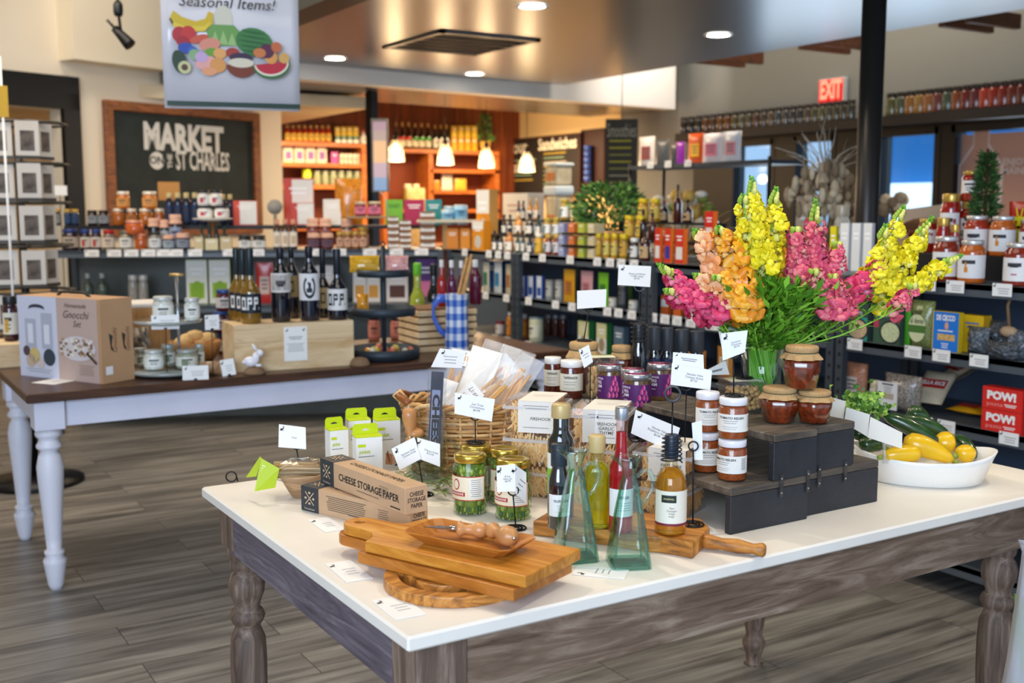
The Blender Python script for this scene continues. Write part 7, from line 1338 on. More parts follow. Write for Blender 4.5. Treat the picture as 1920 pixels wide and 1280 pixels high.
# clamshells of crackers
CLM = clear('#fbfaf8', .95, .03, .03); CRK = [M(c, .7) for c in ('#edbb70', '#dda357', '#f6d59c', '#cf9550')]
def mk_clam(seed, lab):
    def mk(r):
        rr = random.Random(seed); W, D, H = .125, .125, .070; m = MB(); 
        def fr(s, z): return [(-W/2*s, -D/2*s, z), (W/2*s, -D/2*s, z), (W/2*s, D/2*s, z), (-W/2*s, D/2*s, z)]
        R4 = [fr(.9, 0), fr(.95, H*.75), fr(1.03, H*.76), fr(1.03, H*.80), fr(.97, H*.81), fr(.93, H)]; vs = sum(R4, []); fs = [(3, 2, 1, 0), (20, 21, 22, 23)]+[(j*4+i, j*4+(i+1) % 4, j*4+4+(i+1) % 4, j*4+4+i) for j in range(5) for i in range(4)]; m.add(vs, fs, CLM); RM = clear('#ffffff', 1, .05, .30)
        for s in (-1, 1): m.box((0, s*D*.505, H*.775), (W*1.03, .004, .007), RM); m.box((s*W*.505, 0, H*.775), (.004, D*1.03, .007), RM)
        m.build('clear_shell', r)
        m = MB()
        for i in range(190):
            x, y = rr.uniform(-.044, .044), rr.uniform(-.044, .044); z = rr.uniform(.012, H-.018); k = rr.choice((0, 0, 1)); e = .0555
            if i % 2: x = rr.choice((-1, 1))*rr.uniform(.045, .050)
            else: y = -rr.uniform(.045, .050)
            T = TR(x, y, z) @ RZ(rr.uniform(-.3, .3)+(PI/2 if i % 2 else 0)) @ RY(rr.gauss(0, .45)) ; m.box((0, 0, 0), (.0034, .004, .040), CRK[i % 4], T)
        m.box((0, 0, H*.42), (.088, .088, H*.70), M('#e0ac66', .8, var=.25, vs_=60, bump=.4, bs=80)); m.build('crackers', r)
        if lab:
            m = MB(); WL = M('#ebe5da', .6); m.box((.012, 0, H+.0006), (.082, .126, .001), WL); m.box((.012, -.0645, H*.5), (.082, .001, H), WL); T = TR(.012, -.0652, 0) @ FRONT
            m.text(lab, .0068, M('#5a5048', .6), T, .01, H*.45, maxw=.05, bold=.01, shear=.2); m.lines(-.03, .03, H*.86, 2, .006, .0014, GREY, T); m.lines(-.03, .03, .012, 1, 1, .0014, GREY, T); m.lines(-.03, .03, .02, 3, .012, .0012, GREY, TR(.012, 0, H+.0014)); m.build('paper_label', r)
    return mk
for k, (x, y, n, off, labs) in enumerate(((1.345, 2.045, 3, -.35, ('', '', 'FIREHOOK')), (1.405, 1.885, 3, -.30, ('', '', 'FIREHOOK\nGARLIC\nTHYME')), (1.50, 1.765, 2, -.42, ('', 'FIREHOOK\nROSEMARY')))):
    for i in range(n):
        q = Vector((x+.003*(i % 2), y, ZF+i*.0735)); tn = ('bottom', 'middle', 'top')[i if n == 3 else (0, 2)[i]]
        put(('cracker_box', k, i), mk_clam(k*5+i, labs[i]), q, facecam(q, off+.05*i), 'clamshell of thin crackers, %s of the %s pile' % (tn, ('rear left', 'centre', 'right')[k]), 'box')
# bottles on the olive board
def mkb(body, cap, lab, prof, capr, txt=None, liquid=None, lz=(.1, .5), stripe=None, sq=None, glass=None, txtz=.7, lc=None, capz=.0, cl=None):
    def mk(r):
        m = MB(); S = 32; m.lathe(prof, body, S, sq=sq); m.build('bottle_body', r)
        if liquid: m = MB(); m.lathe([(a*.93, b) for a, b in liquid[0]], liquid[1], S, sq=sq); m.build('liquid', r)
        m = MB(); z0, z1, cr = capr; nr = 9
        for i in range(nr): pass
        m.lathe([(cr*.97, z0), (cr, z0+.005), (cr, z1-.02), (cr*.9, z1), (1e-4, z1)], cap, 28, sq=(lambda a, z: 1+.02*math.cos(a*28))); m.build('cap', r)
        if lab:
            m = MB(); R = .507; m.cyl(R, -1.4, 1.4, lz[0], lz[1], lab, 16); H = lz[1]-lz[0]
            if stripe: m.cyl(R+.004, -1.4, 1.4, lz[0]+H*stripe[0], lz[0]+H*stripe[1], stripe[2], 16)
            if txt: m.text(txt, H*.11, lc or INK, None, 0, lz[0]+H*txtz, maxw=.9, bold=.02, R=R+.006, eps=.002, sx=3.0)
            m.lines(-.3, .34, lz[0]+H*(txtz-.2), 4, H*.09, H*.018, GREY, R=R+.006, eps=.001); m.build('label', r)
    return mk
DK = M('#14161c', .05, coat=1, spec=.9)
place('oil_bottle', 'bottle', mkb(M('#20201a', .05, coat=1), M('#c9b078', .4, .2), M('#e8ece2', .5), [(.46, 0), (.5, .015), (.5, .66), (.47, .70), (.33, .745), (.30, .78), (.30, .9)], (.88, 1.0, .36), 'ACEITE', lz=(.22, .58), stripe=(0, .62, M('#7fc22c', .5)), txtz=.5), 1026, 1076, 752, 975, ZO, 'tall dark oil bottle with tan cap and green white label')
place('oil_bottle', 'bottle', mkb(DK, M('#23303a', .5), M('#e6e6e4', .5), [(.46, 0), (.5, .015), (.5, .52), (.46, .60), (.36, .68), (.32, .72), (.32, .8)], (.74, 1.0, .37), 'TRUFFLE GLAZE', lz=(.16, .42)), 1027, 1068, 827, 994, ZO, 'short dark bottle reading TRUFFLE GLAZE with slate cap', off=.35)
sq4 = lambda a, z: (1+.16*abs(math.sin(2*a))**2) if z < .66 else 1
OIL = M('#e2d62a', .03, trans=.75, ior=1.2, coat=.3); place('oil_bottle', 'bottle', mkb(clear('#f0f2d8', .7), M('#cdb27a', .45), None, [(.42, 0), (.44, .01), (.44, .62), (.40, .68), (.26, .72), (.24, .80), (.24, .86)], (.82, 1.0, .30), liquid=([(.43, .01), (.45, .02), (.45, .62), (.41, .67), (.26, .71)], OIL), sq=sq4), 1092, 1144, 810, 994, ZO, 'square bottle of green olive oil with tan wax cap')
m = MB(); q, r_, h = stand(1092, 1144, 810, 994, ZO); rr = random.Random(2)
RED = M('#d42430', .04, coat=.5, trans=.55, ior=1.2)
place('vinegar_bottle', 'bottle', mkb(clear('#f6e8e8', .8), M('#c4c8cc', .25, .8), M('#e8e6e4', .5), [(.46, 0), (.5, .012), (.5, .46), (.47, .53), (.30, .60), (.245, .65), (.22, .78), (.22, .9)], (.90, 1.0, .27), 'VINEGAR', liquid=([(.47, .006), (.505, .015), (.505, .46), (.475, .53), (.31, .60), (.25, .65), (.225, .80)], RED), lz=(.14, .36)), 1140, 1186, 758, 1002, ZO, 'slender raspberry vinegar bottle with silver cap', off=.3)
GOLD_ = M('#f2bc48', .03, coat=.3, trans=.75, ior=1.2)
def mk_champ(r):
    m = MB(); m.lathe([(.44, 0), (.49, .02), (.5, .05), (.5, .50), (.46, .57), (.36, .63), (.24, .67), (.19, .70), (.19, .80)], clear('#f6efd8', .8), 30, caps=False); m.build('bottle_body', r); m = MB(); m.lathe([(.40, .01), (.47, .03), (.47, .50), (.43, .57), (.33, .625), (.2, .67)], GOLD_, 28); m.build('vinegar', r)
    m = MB(); m.lathe([(.20, .76), (.22, .78), (.22, .99), (.20, 1.0), (1e-4, 1.0)], M('#1f2c3c', .35), 24); m.build('cap', r)
    m = MB(); m.cyl(.506, -1.5, 1.5, .11, .46, M('#e9e2d0', .55), 16); m.cyl(.51, -1.5, 1.5, .11, .135, M('#7a2438', .5), 16); m.cyl(.511, -.85, .1, .345, .42, M('#1e2c24', .5), 10); m.text('STONEWALL', .016, M('#d8c88a', .5), None, -.19, .382, maxw=.42, R=.513, eps=.003, sx=2.6, bold=.02); m.text('Maine\nChampagne\nOrange\nvinegar', .02, M('#6a5a48', .6), None, -.1, .25, maxw=.62, R=.511, eps=.002, sx=2.4, shear=.3); m.build('label', r)
CQ, cr_, ch_ = stand(1227, 1286, 808, 1007, ZO); put(('vinegar_bottle', 'champ'), mk_champ, CQ, facecam(CQ, .25), 'round shouldered bottle of golden champagne vinegar with wire coil', 'bottle', None, (2*cr_, 2*cr_, ch_))
def coil(base, r0, r1, z0, z1, turns, label, ring=None, thick=.0016):
    g = thing('coil_clip', label, 'card stand', base, facecam(base)); m = MB(); n = turns*14; m.tube([((r0+(r1-r0)*i/n)*math.cos(2*PI*i/14), (r0+(r1-r0)*i/n)*math.sin(2*PI*i/14), z0+(z1-z0)*i/n) for i in range(n)], thick, M('#3c3f44', .25, .7), 5); m.build('wire_coil', g)
    rz_ = ring; m = MB(); m.tube([(r1, 0, z1), (0, 0, z1+.004), (0, 0, rz_-.015)], thick, WR, 6); m.build('rod', g); m = MB(); m.tube([(.014*math.sin(a), 0, rz_-.014*math.cos(a)+.0) for a in [2*PI*i/16 for i in range(16)]], .0026, M('#4a4c50', .35, .5), 6, closed=True); m.build('ring_clip', g); return g
zt_ = zat(CQ, 810)-ZO; coil(CQ, cr_*.66, cr_*.58, ch_*.72, ch_*.98, 6, 'wire coil card clip wound round the champagne vinegar neck', zat(CQ, 738)-ZO)
# glass carafes
GLS = bpy.data.materials.new('green_tinted_glass'); GLS.use_nodes = True; b = GLS.node_tree.nodes['Principled BSDF']; b.inputs['Base Color'].default_value = (.93, 1, .97, 1); b.inputs['Transmission Weight'].default_value = 1; b.inputs['Roughness'].default_value = .02; b.inputs['IOR'].default_value = 1.38
va = GLS.node_tree.nodes.new('ShaderNodeVolumeAbsorption'); va.inputs['Color'].default_value = (.18, .80, .62, 1); va.inputs['Density'].default_value = 55; GLS.node_tree.links.new(va.outputs[0], GLS.node_tree.nodes['Material Output'].inputs['Volume'])
def mk_carafe(r):
    """square pyramid jug, unit height, real proportions in x,y via half widths"""
    def sec(w, z, k, dx=0, sp=0, inner=False):
        P = []
        for i in range(24):
            a = 2*PI*i/24; c_, s_ = math.cos(a), math.sin(a); e = 2/ k; x = (abs(c_)**e)*(1 if c_ >= 0 else -1); y = (abs(s_)**e)*(1 if s_ >= 0 else -1)
            if sp and c_ < -.3: x *= 1+sp*(-c_-.3)
            P.append((w*x+dx, w*y, z))
        return P
    O = [sec(.188, 0, 9), sec(.20, .01, 9), sec(.194, .05, 9), sec(.158, .3, 8), (sec(.115, .55, 7)), sec(.08, .74, 5), sec(.062, .82, 3), sec(.068, .88, 2.4), sec(.095, .94, 2, 0, .5), sec(.122, .99, 2, 0, .8)]
    I = [sec(.114, .99, 2, 0, .8), sec(.086, .94, 2, 0, .45), sec(.059, .88, 2.4), sec(.053, .82, 3), sec(.070, .74, 5), sec(.103, .55, 7), sec(.146, .3, 8), sec(.178, .07, 8), sec(.12, .04, 6), sec(.01, .034, 2)]
    m = MB(); al = O+I; n = 24; vs = sum(al, []); fs = [(j*n+i, j*n+(i+1) % n, j*n+n+(i+1) % n, j*n+n+i) for j in range(len(al)-1) for i in range(n)]+[tuple(range(n-1, -1, -1)), tuple((len(al)-1)*n+i for i in range(n))]
    m.add(vs, fs, clear('#f6fefc', .9, .03, 0, '#a4dccd'), True)
    for k in range(4):
        a = PI/4+k*PI/2; m.tube([(w_*1.32*math.cos(a)*.93, w_*1.32*math.sin(a)*.93, z_) for w_, z_ in ((.19, .012), (.186, .06), (.152, .3), (.110, .55), (.074, .74), (.052, .82))], [.010, .011, .010, .009, .008, .005], clear('#b4e6d8', 1, .05, .03, '#5cb8a0'), 6)
    m.prism([(x*.93, y*.93) for x, y, z in O[1]], .006, .035, clear('#d8f4ec', .9, .03, .04, '#7cc8b6')); m.build('jug_body', r)
    m = MB(); m.tube([(.072, 0, .80), (.13, 0, .86), (.20, 0, .85), (.235, 0, .78), (.225, 0, .69), (.18, 0, .61), (.118, 0, .56)], [.019, .022, .023, .023, .022, .02, .018], clear('#eefaf6', 1, .03, .05, '#8cd0c0'), 12); m.build('handle', r)
for px, yb, yt, lab, off in ((1078, 1046, 840, 'pale green glass carafe on the left, in front of the oil bottles', .28), (1178, 1058, 853, 'pale green glass carafe on the right, beside the champagne vinegar', .22)):
    q = at(px, yb, ZF); h = zat(q, yt)-ZF; put(('glass_carafe',), mk_carafe, q, facecam(q, off), lab, 'carafe', 'green glass carafes', (h*.92, h*.92, h))
# ---- black risers
CRT = M('#2c2d31', .5, .05, var=.25, vs_=10, bump=.25, bs=40); CRT2 = wood('#151518', '#4a453f', (3, 30, 30), .55, 'crt', bump=.2); CTOP = wood('#3a332d', '#7a6c5c', (3, 26, 26), .6, 'ctop', bump=.15)
def riserbox(x0, x1, y0, y1, z0, z1, label, strip=0):
    g = thing('wooden_riser', label, 'riser', ((x0+x1)/2, (y0+y1)/2, z0)); W, D, H = x1-x0, y1-y0, z1-z0; t = .016
    m = MB(); m.box((0, 0, H-t/2), (W, D, t), CTOP, bev=.002); m.build('top_board', g)
    for s in (-1, 1): m = MB(); m.box((0, s*(D/2-t/2), (H-t)/2), (W, t, H-t-.0004), CRT, bev=.0015); m.build('side_board', g)
    for x in ([-.32*W, .30*W] if strip else []):
        m = MB(); m.box((x, -D/2-.0012, H+strip-.012), (.009, .002, .046), CRT2)
        for s in (-1, 1): m.lathe([(.0022, 0), (.0022, .001)], M('#a9abae', .3, .8), 8, TR(x, -D/2-.0022, H+strip-.012+s*.015) @ RX(PI/2))
        m.build('metal_strap', g)
Z1, Z3, Z4 = ZF+.093, ZF+.188, ZF+.15
riserbox(1.478, 1.692, 1.560, 2.02, ZF, Z1, 'black stained lower riser box on the left, under the relish jars', .0); riserbox(1.694, 1.925, 1.575, 2.02, ZF, Z1, 'black stained lower riser box on the right')
riserbox(1.590, 1.712, 1.558, 1.98, Z1+.001, Z3, 'black stained upper riser box on the left under the jam jars', -.094); riserbox(1.714, 1.842, 1.573, 1.98, Z1+.001, Z3, 'black stained upper riser box on the right', -.094)
riserbox(1.565, 1.90, 2.045, 2.42, ZF, Z4, 'dark riser at the back under the fig jam and glaze bottles')
# relish jars
def mk_rel(r):
    m = MB(); m.lathe([(.42, 0), (.48, .015), (.5, .05), (.5, .74), (.46, .80), (.44, .83)], JG, 26, caps=False); m.build('jar_glass', r); m = MB(); m.lathe([(.40, .015), (.465, .03), (.485, .06), (.485, .73), (.44, .79)], M('#a84a1c', .25, coat=.8, var=.35, vs_=22, bump=.2, bs=30), 26); m.build('relish', r)
    m = MB(); m.lathe([(.46, .82), (.475, .83), (.475, .97), (.45, .99), (1e-4, .99)], M('#e8e6ea', .35, coat=.3), 28); m.build('lid', r)
    m = MB(); m.cyl(.506, -1.7, 1.7, .20, .62, M('#eae6dc', .6), 20); m.text('TOMATO RELISH', .052, INK, None, -.14, .53, maxw=.95, bold=.03, R=.508, eps=.002, sx=1.6); m.lines(-.45, .1, .46, 2, .05, .012, GREY, R=.508, eps=.002); m.lines(-.5, .1, .32, 2, .05, .008, GREY, R=.508, eps=.002); m.lines(.5, .72, .56, 9, .032, .012, M('#6a6a6c', .6), R=.508, eps=.002); m.build('label', r)
q, r_, h1 = stand(1342, 1398, 826, 904, Z1); hj = h1*1.0
for col_, (x0, x1, yb, ytop) in enumerate(((1301, 1346, 890, 729), (1344, 1399, 904, 738))):
    q, r_, hh = stand(x0, x1, ytop, yb, Z1)
    if col_ == 0: q, r_, hh = stand(1301, 1347, 729, 888, Z1)
    for i in range(2): put(('relish_jar',), mk_rel, (q.x, q.y, Z1+i*hh/2), facecam(q, (.5, .15)[col_] if not (col_ == 1 and i == 0) else -.35), 'tomato relish jar with white lid, %s of the %s column' % (('lower', 'upper')[i], ('rear left', 'front right')[col_]), 'jar', 'tomato relish jars', (2*r_, 2*r_, hh/2*.995))
    if col_ == 1: RQ = Vector((q.x, q.y, Z1+hh))
cstand(RQ, (1376, 661), 'wire card stand on the lid of the front relish column', rr=.0115); dr = (RQ-CAM).dot(FW)
qcard([(1352, 625), (1402, 619), (1397, 660), (1355, 676)], dr-.006, 'front small price card above the tomato relish', 'Sundried\nTomatoes\n$9.99', .0036); 
# hex jam jars with cloth covers
def mk_hex(r):
    hx = lambda a, z: 1+.05*math.cos(6*a); m = MB(); m.lathe([(.34, 0), (.38, .02), (.48, .45), (.5, .62), (.46, .68), (.36, .74)], JG, 30, sq=hx, caps=False); m.build('jar_glass', r); m = MB(); m.lathe([(.30, .02), (.36, .04), (.465, .45), (.48, .61), (.42, .67)], M('#8a3012', .15, coat=.9, var=.5, vs_=7), 30, sq=hx); m.build('jam', r)
    m = MB(); m.lathe([(.52, .68), (.50, .72), (.44, .80), (.40, .83), (.43, .85), (.44, .93), (.41, .97), (.2, .985), (1e-4, .985)], M('#c09a68', .85, var=.12, vs_=20, bump=.3, bs=40), 40, sq=lambda a, z: 1+(.09*math.sin(a*9+1)+.05*math.sin(a*4) if z < .76 else .012*math.sin(a*20)), caps=False); m.build('cloth_cover', r)
    m = MB(); m.tube([(.415*math.cos(a), .415*math.sin(a), .825) for a in [2*PI*i/24 for i in range(24)]], .012, M('#3a4a34', .8), 5, closed=True); m.build('string', r)
q1, r1, h1 = stand(1424, 1496, 717, 798, Z3); q2, r2, h2 = stand(1491, 1560, 722, 798, Z3)
put(('jam_jar',), mk_hex, q1, facecam(q1), 'faceted jam jar with cloth cover, lower left of three', 'jar', None, (2*r1, 2*r1, h1)); put(('jam_jar',), mk_hex, q2, facecam(q2, .5), 'faceted jam jar with cloth cover, lower right under another', 'jar', None, (2*r2, 2*r2, h2*.97))
qt = (q1*.4+q2*.6); qt.z = Z3+min(h1, h2*.97)+.001; rt = 35/ppm(qt); put(('jam_jar',), mk_hex, qt, facecam(qt, 1), 'faceted jam jar with cloth cover, topmost of three', 'jar', None, (2*rt, 2*rt, zat(qt, 645)-qt.z))
# nuts clamshells
NUT = M('#d3ab6c', .5, var=.15, vs_=20)
def mk_nuts(r):
    rr = random.Random(3); m = MB(); 
    def fr(s, z): return [(-.5*s, -.5*s, z), (.5*s, -.5*s, z), (.5*s, .5*s, z), (-.5*s, .5*s, z)]
    R4 = [fr(.86, 0), fr(.95, .74), fr(1.03, .76), fr(1.03, .80), fr(.97, .82), fr(.92, 1)]; m.add(sum(R4, []), [(3, 2, 1, 0), (20, 21, 22, 23)]+[(j*4+i, j*4+(i+1) % 4, j*4+4+(i+1) % 4, j*4+4+i) for j in range(5) for i in range(4)], CLM); m.build('clear_shell', r)
    m = MB()
    for i in range(150): m.ball((rr.uniform(-.38, .38), rr.uniform(-.38, .38), rr.uniform(.08, .74)), .07, NUT, 6, TR(0, 0, 0), (.075, .055, .085))
    m.build('nuts', r); m = MB(); m.rect(-.4, -.3, .4, .3, M('#e8e6d8', .6), TR(0, 0, 1.004)); m.rect(-.4, .1, .4, .22, M('#b8c42c', .6), TR(0, 0, 1.008)); m.build('paper_label', r)
q = at(1392, 768, Z3); q.z = Z3+.0005; w_ = .092; put(('nut_box',), mk_nuts, q, facecam(q, .35), 'clear box of almonds on the upper riser left of the jam jars', 'box', None, (w_, w_, zat(q, 712)-Z3)); bp = Vector((q.x+.01, q.y+.01, zat(q, 712)+.001)); cstand(bp, (1388, 655), 'wire card stand on the almond box'); qcard([(1346, 615), (1424, 605), (1431, 649), (1355, 660)], (bp-CAM).dot(FW)-.004, 'rear large price card above the almond box', None, lines=0)
# tapenade jars
def mk_tap(r):
    m = MB(); m.lathe([(.44, 0), (.49, .02), (.5, .05), (.5, .74), (.46, .80), (.45, .84)], M('#5c2210', .12, coat=.9, var=.4, vs_=14), 24); m.build('jar_body', r); m = MB(); m.lathe([(.47, .82), (.48, .83), (.48, .97), (.45, .99), (1e-4, .99)], M('#ecebe8', .35, coat=.3), 26); m.build('lid', r)
    m = MB(); m.cyl(.506, -1.7, 1.7, .22, .66, M('#e6e0cc', .6), 18); m.text('TAPENADE', .06, INK, None, 0, .56, maxw=.8, bold=.03, R=.508, eps=.002, sx=1.5); m.lines(-.35, .3, .45, 2, .06, .012, GREY, R=.508, eps=.002); m.lines(-.35, .2, .28, 1, .06, .01, GREY, R=.508, eps=.002); m.build('label', r)
for x0, x1, yt, Yo, lab in ((1020, 1053, 666, 2.40, 'tapenade jar with white lid, rear left one'), (1050, 1093, 671, 2.31, 'tapenade jar with white lid, front right one')):
    q = aty((x0+x1)/2, 700, Yo); q.z = Z4; w_ = (x1-x0)/ppm(q); put(('tapenade_jar',), mk_tap, q, facecam(q, -.1), lab, 'jar', 'tapenade jars', (w_, w_, zat(q+away(q)*w_*.5, yt)-Z4))
# fig jam
def mk_fig(r):
    m = MB(); m.lathe([(.44, 0), (.485, .02), (.49, .05), (.49, .80), (.46, .85)], M('#6a4a2a', .15, coat=.9, var=.4, vs_=16), 26); m.build('jar_body', r); m = MB(); m.lathe([(.48, .83), (.5, .84), (.5, .95), (.47, .985)], M('#b9bcc2', .25, .8), 30); m.lathe([(.46, .985), (1e-4, .988)], M('#8c2450', .4), 26); m.lines(-.2, .2, .06, 2, .12, .03, M('#e0c8d4', .5), TR(0, 0, .99)); m.build('lid', r)
    m = MB(); m.cyl(.496, -1.7, 1.7, .13, .72, M('#5c2268', .5), 20); W_ = M('#efe9f0', .5); m.text('MITICA', .045, W_, None, -.30, .64, maxw=.36, bold=.03, R=.498, eps=.003, sx=1.6); m.text('FIG\nJAM', .075, W_, None, -.34, .49, maxw=.3, bold=.03, R=.498, eps=.003, sx=1.6); m.lines(-.48, -.25, .32, 1, 1, .012, W_, R=.498, eps=.002)
    for i, (x, z) in enumerate(((.12, .22), (.28, .22), (.44, .22), (.20, .38), (.36, .38), (.5, .36), (.28, .53), (.44, .50), (.36, .64))):
        for s, c in ((-1, '#c92c7c'), (1, '#e07aa8')): m.add([(.501*math.sin((x+dx)/.5), -.501*math.cos((x+dx)/.5), z+dz) for dx, dz in ((0, -.065), (s*.045, -.055), (s*.07, 0), (s*.045, .05), (0, .10))], [(0, 1, 2, 3, 4)], M(c, .5))
    m.build('label', r)
for k, (x0, x1, yt, yb, lab, off) in enumerate(((1120, 1166, 678, 757, 'fig jam jar with purple label, leftmost', -.3), (1163, 1207, 686, 768, 'fig jam jar with purple label, middle one', 0), (1204, 1258, 694, 783, 'fig jam jar with purple label, front right', -.25), (1213, 1259, 676, 752, 'fig jam jar behind the front right one', .2))):
    q, r_, h = stand(x0, x1, yt, yb, Z4); q.y = min(max(q.y, 2.045+r_), 2.42-r_); q.x = max(q.x, 1.565+r_); place_h = zat(q+away(q)*r_, yt)-Z4; put(('fig_jam_jar',), mk_fig, (q.x, q.y, Z4), facecam(q, off), lab, 'jar', 'fig jam jars', (2*r_, 2*r_, place_h))
q, r_, h = stand(1222, 1276, 776, 860, ZF); put(('fig_jam_jar',), mk_fig, (1.60, 1.985-.0, Z1) if False else q, facecam(q), 'fig jam jar standing lower, only its lid showing below the others', 'jar', 'fig jam jars', (2*r_, 2*r_, h))
# glaze bottles at the back
def mk_glz(r):
    m = MB(); m.lathe([(.46, 0), (.5, .02), (.5, .48), (.44, .56), (.36, .60), (.36, .66)], DK, 24); m.build('bottle_body', r); m = MB(); m.lathe([(.42, .60), (.46, .61), (.46, .98), (.42, 1.0), (1e-4, 1.0)], M('#2c3138', .5), 24); m.build('cap', r)
    m = MB(); m.cyl(.506, -1.2, 1.2, .12, .46, M('#1a2a52', .4, var=.5, vs_=20), 10); m.lathe([(.47, .50), (.43, .56)], M('#8a5020', .4, var=.5, vs_=25), 20, caps=False); m.lines(-.3, .3, .3, 3, .05, .012, M('#c8c8c8', .5), R=.508, eps=.003); m.build('label', r)
for i, (x0, x1, yt, Yo) in enumerate(((1213, 1239, 612, 2.36), (1238, 1263, 614, 2.345), (1263, 1292, 617, 2.33), (1290, 1320, 620, 2.31))):
    q = aty((x0+x1)/2, 700, Yo); q.z = Z4; w_ = (x1-x0)/ppm(q)*1.0; put(('glaze_bottle',), mk_glz, q, facecam(q), 'black capped balsamic glaze bottle at the back, %s from the left' % ORD[i], 'bottle', 'balsamic glaze bottles', (w_, w_, zat(q, yt)-Z4))
q = aty(1197, 700, 2.33); q.z = Z4; w_ = 32/ppm(q); hh = zat(q, 604)-Z4; put(('truffle_bottle',), mkb(DK, M('#1c1e22', .4), None, [(.46, 0), (.5, .015), (.5, .52), (.44, .60), (.36, .66), (.34, .8)], (.7, .98, .36)), q, facecam(q), 'dark truffle glaze bottle wrapped in a wire coil', 'bottle', None, (w_, w_, hh)); coil(q, w_*.42, w_*.5, hh*.68, hh*1.02, 5, 'wire coil card clip on the dark truffle bottle', zat(q, 536)-Z4)
qcard([(1160, 496), (1221, 499), (1219, 538), (1158, 534)], (q-CAM).dot(FW)-.008, 'price card held high above the truffle bottle', 'Borgo de Medici\nTruffle Glaze\n$7.50', .0046)
# cloth lidded jars and nut box at the rear
q = aty(1093, 700, 2.42); q.z = Z4; q.y = 2.385; w_ = 60/ppm(q); hj_ = zat(q, 640)-Z4; q = Vector((1.79+0, 2.385, Z4)); pq = proj(q); 
q = aty(1094, 700, 2.372); q.z = Z4; w_ = 62/ppm(q); hj_ = zat(q, 638)-Z4; put(('jam_jar',), mk_hex, q, facecam(q), 'cloth covered jar at the back carrying a card stand', 'jar', None, (w_, w_, hj_)); bp = Vector((q.x, q.y, Z4+hj_*.987)); cstand(bp, (1104, 577), 'wire card stand on the cloth covered jar'); qcard([(1082, 545), (1137, 542), (1136, 575), (1082, 579)], (bp-CAM).dot(FW)-.005, 'plain white card above the cloth covered jar', None, rab=0)
q = aty(1165, 700, 2.375); q.z = Z4; w_ = 44/ppm(q); put(('jam_jar',), mk_hex, q, facecam(q), 'small cloth covered jar behind the fig jam', 'jar', None, (w_*.95, w_*.95, zat(q, 645)-Z4))
q = aty(1128, 700, 2.25); q.z = Z4; put(('nut_box',), mk_nuts, q, facecam(q, .2), 'clear box of nuts behind the tapenade and fig jam', 'box', None, (.082, .082, zat(q, 668)-Z4))
q = aty(1107, 700, 2.12); q.z = Z4; cstand(q, (1107, 680), 'wire card stand between the tapenade and fig jam', rr=.008); qcard([(1085, 656), (1104, 646), (1112, 678), (1095, 690)], (q-CAM).dot(FW)-.005, 'small tilted price card beside the tapenade', None, lines=2)
# cards in the middle
q = at(1283, 874, Z1); q = Vector((max(q.x, 1.50), max(q.y, 1.70), Z1+.0005)); cstand(q, (1287, 722), 'tall wire card stand left of the relish jars', rr=.0115); dh = (q-CAM).dot(FW); qcard([(1262, 660), (1319, 665), (1320, 692), (1261, 682)], dh+.004, 'rear price card above the relish jars', None, lines=2); qcard([(1260, 680), (1335, 694), (1332, 731), (1257, 721)], dh-.004, 'front price card naming tomato relish', 'Nicolas Vahe\nTomato Relish\n$7.50', .0046)
q = Vector((1.50, 1.765, ZF+.1475)); cstand(q, (1190, 818), 'wire card stand on the cracker boxes behind the raspberry vinegar', rr=.012); dh = (q-CAM).dot(FW)
qcard([(1117, 770), (1172, 774), (1170, 828), (1114, 820)], dh-.012, 'price card reading White Truffle left of the raspberry vinegar', 'White Truffle\n$17.99', .0046); qcard([(1192, 768), (1275, 802), (1262, 848), (1183, 812)], dh-.012, 'slanting price card reading Raspberry Vinegar', 'Nicolas Vahe\nRaspberry Vinegar\n$6.40', .0046)
q = at(1299, 984, ZO+.0005); q = Vector((q.x, q.y, ZO+.0005)); cstand(q, (1300, 836), 'thin wire card stand beside the champagne vinegar', rr=.009); qcard([(1297, 793), (1316, 788), (1318, 862), (1302, 862)], (q-CAM).dot(FW)+.01, 'narrow price card seen edge on before the relish jars', None, rab=0)
flatcard([(1325, 1003), (1352, 1002), (1328, 985), (1303, 986)], ZF, 'price card lying beside the olive wood handle')
qcard([(1322, 695), (1360, 676), (1368, 702), (1325, 703)], 2.62, 'folded note leaning behind the relish cards', None, rab=0, lines=3)
# ---- white oval bowl of vegetables
q0, q1 = at(1612, 868, ZF), at(1850, 868, ZF); bw_, bd_ = .158, .105; bh = .062; ce = at(1728, 915, ZF); ce = ce+away(ce)*bd_*.84
bo = facecam(ce, .12); g = thing('oval_bowl', 'large white oval bowl of squash and zucchini at the right of the table', 'bowl', ce, bo); WB = M('#ece9e2', .3, coat=.3); m = MB()
def ov(s, z, n=40, lift=0): return [(bw_*s*math.cos(2*PI*i/n), bd_*s*math.sin(2*PI*i/n), z+lift*abs(math.cos(2*PI*i/n))**3) for i in range(n)]
R_v = [ov(.78, 0), ov(.84, .004), ov(.98, bh*.8, lift=.012), ov(1.03, bh, lift=.018), ov(1.0, bh+.001, lift=.018), ov(.93, bh*.7, lift=.01), ov(.72, .01)]; n = 40
m.add(sum(R_v, []), [tuple(range(n-1, -1, -1)), tuple(6*n+i for i in range(n))]+[(j*n+i, j*n+(i+1) % n, j*n+n+(i+1) % n, j*n+n+i) for j in range(6) for i in range(n)], WB, True); m.build('bowl_body', g)
ZG = M('#2c4a22', .25, coat=.4, var=.45, vs_=30); YS = M('#e3b416', .3, coat=.4, var=.12, vs_=10); ST = M('#8a9a3c', .6)
dv = (ce-CAM).dot(FW)
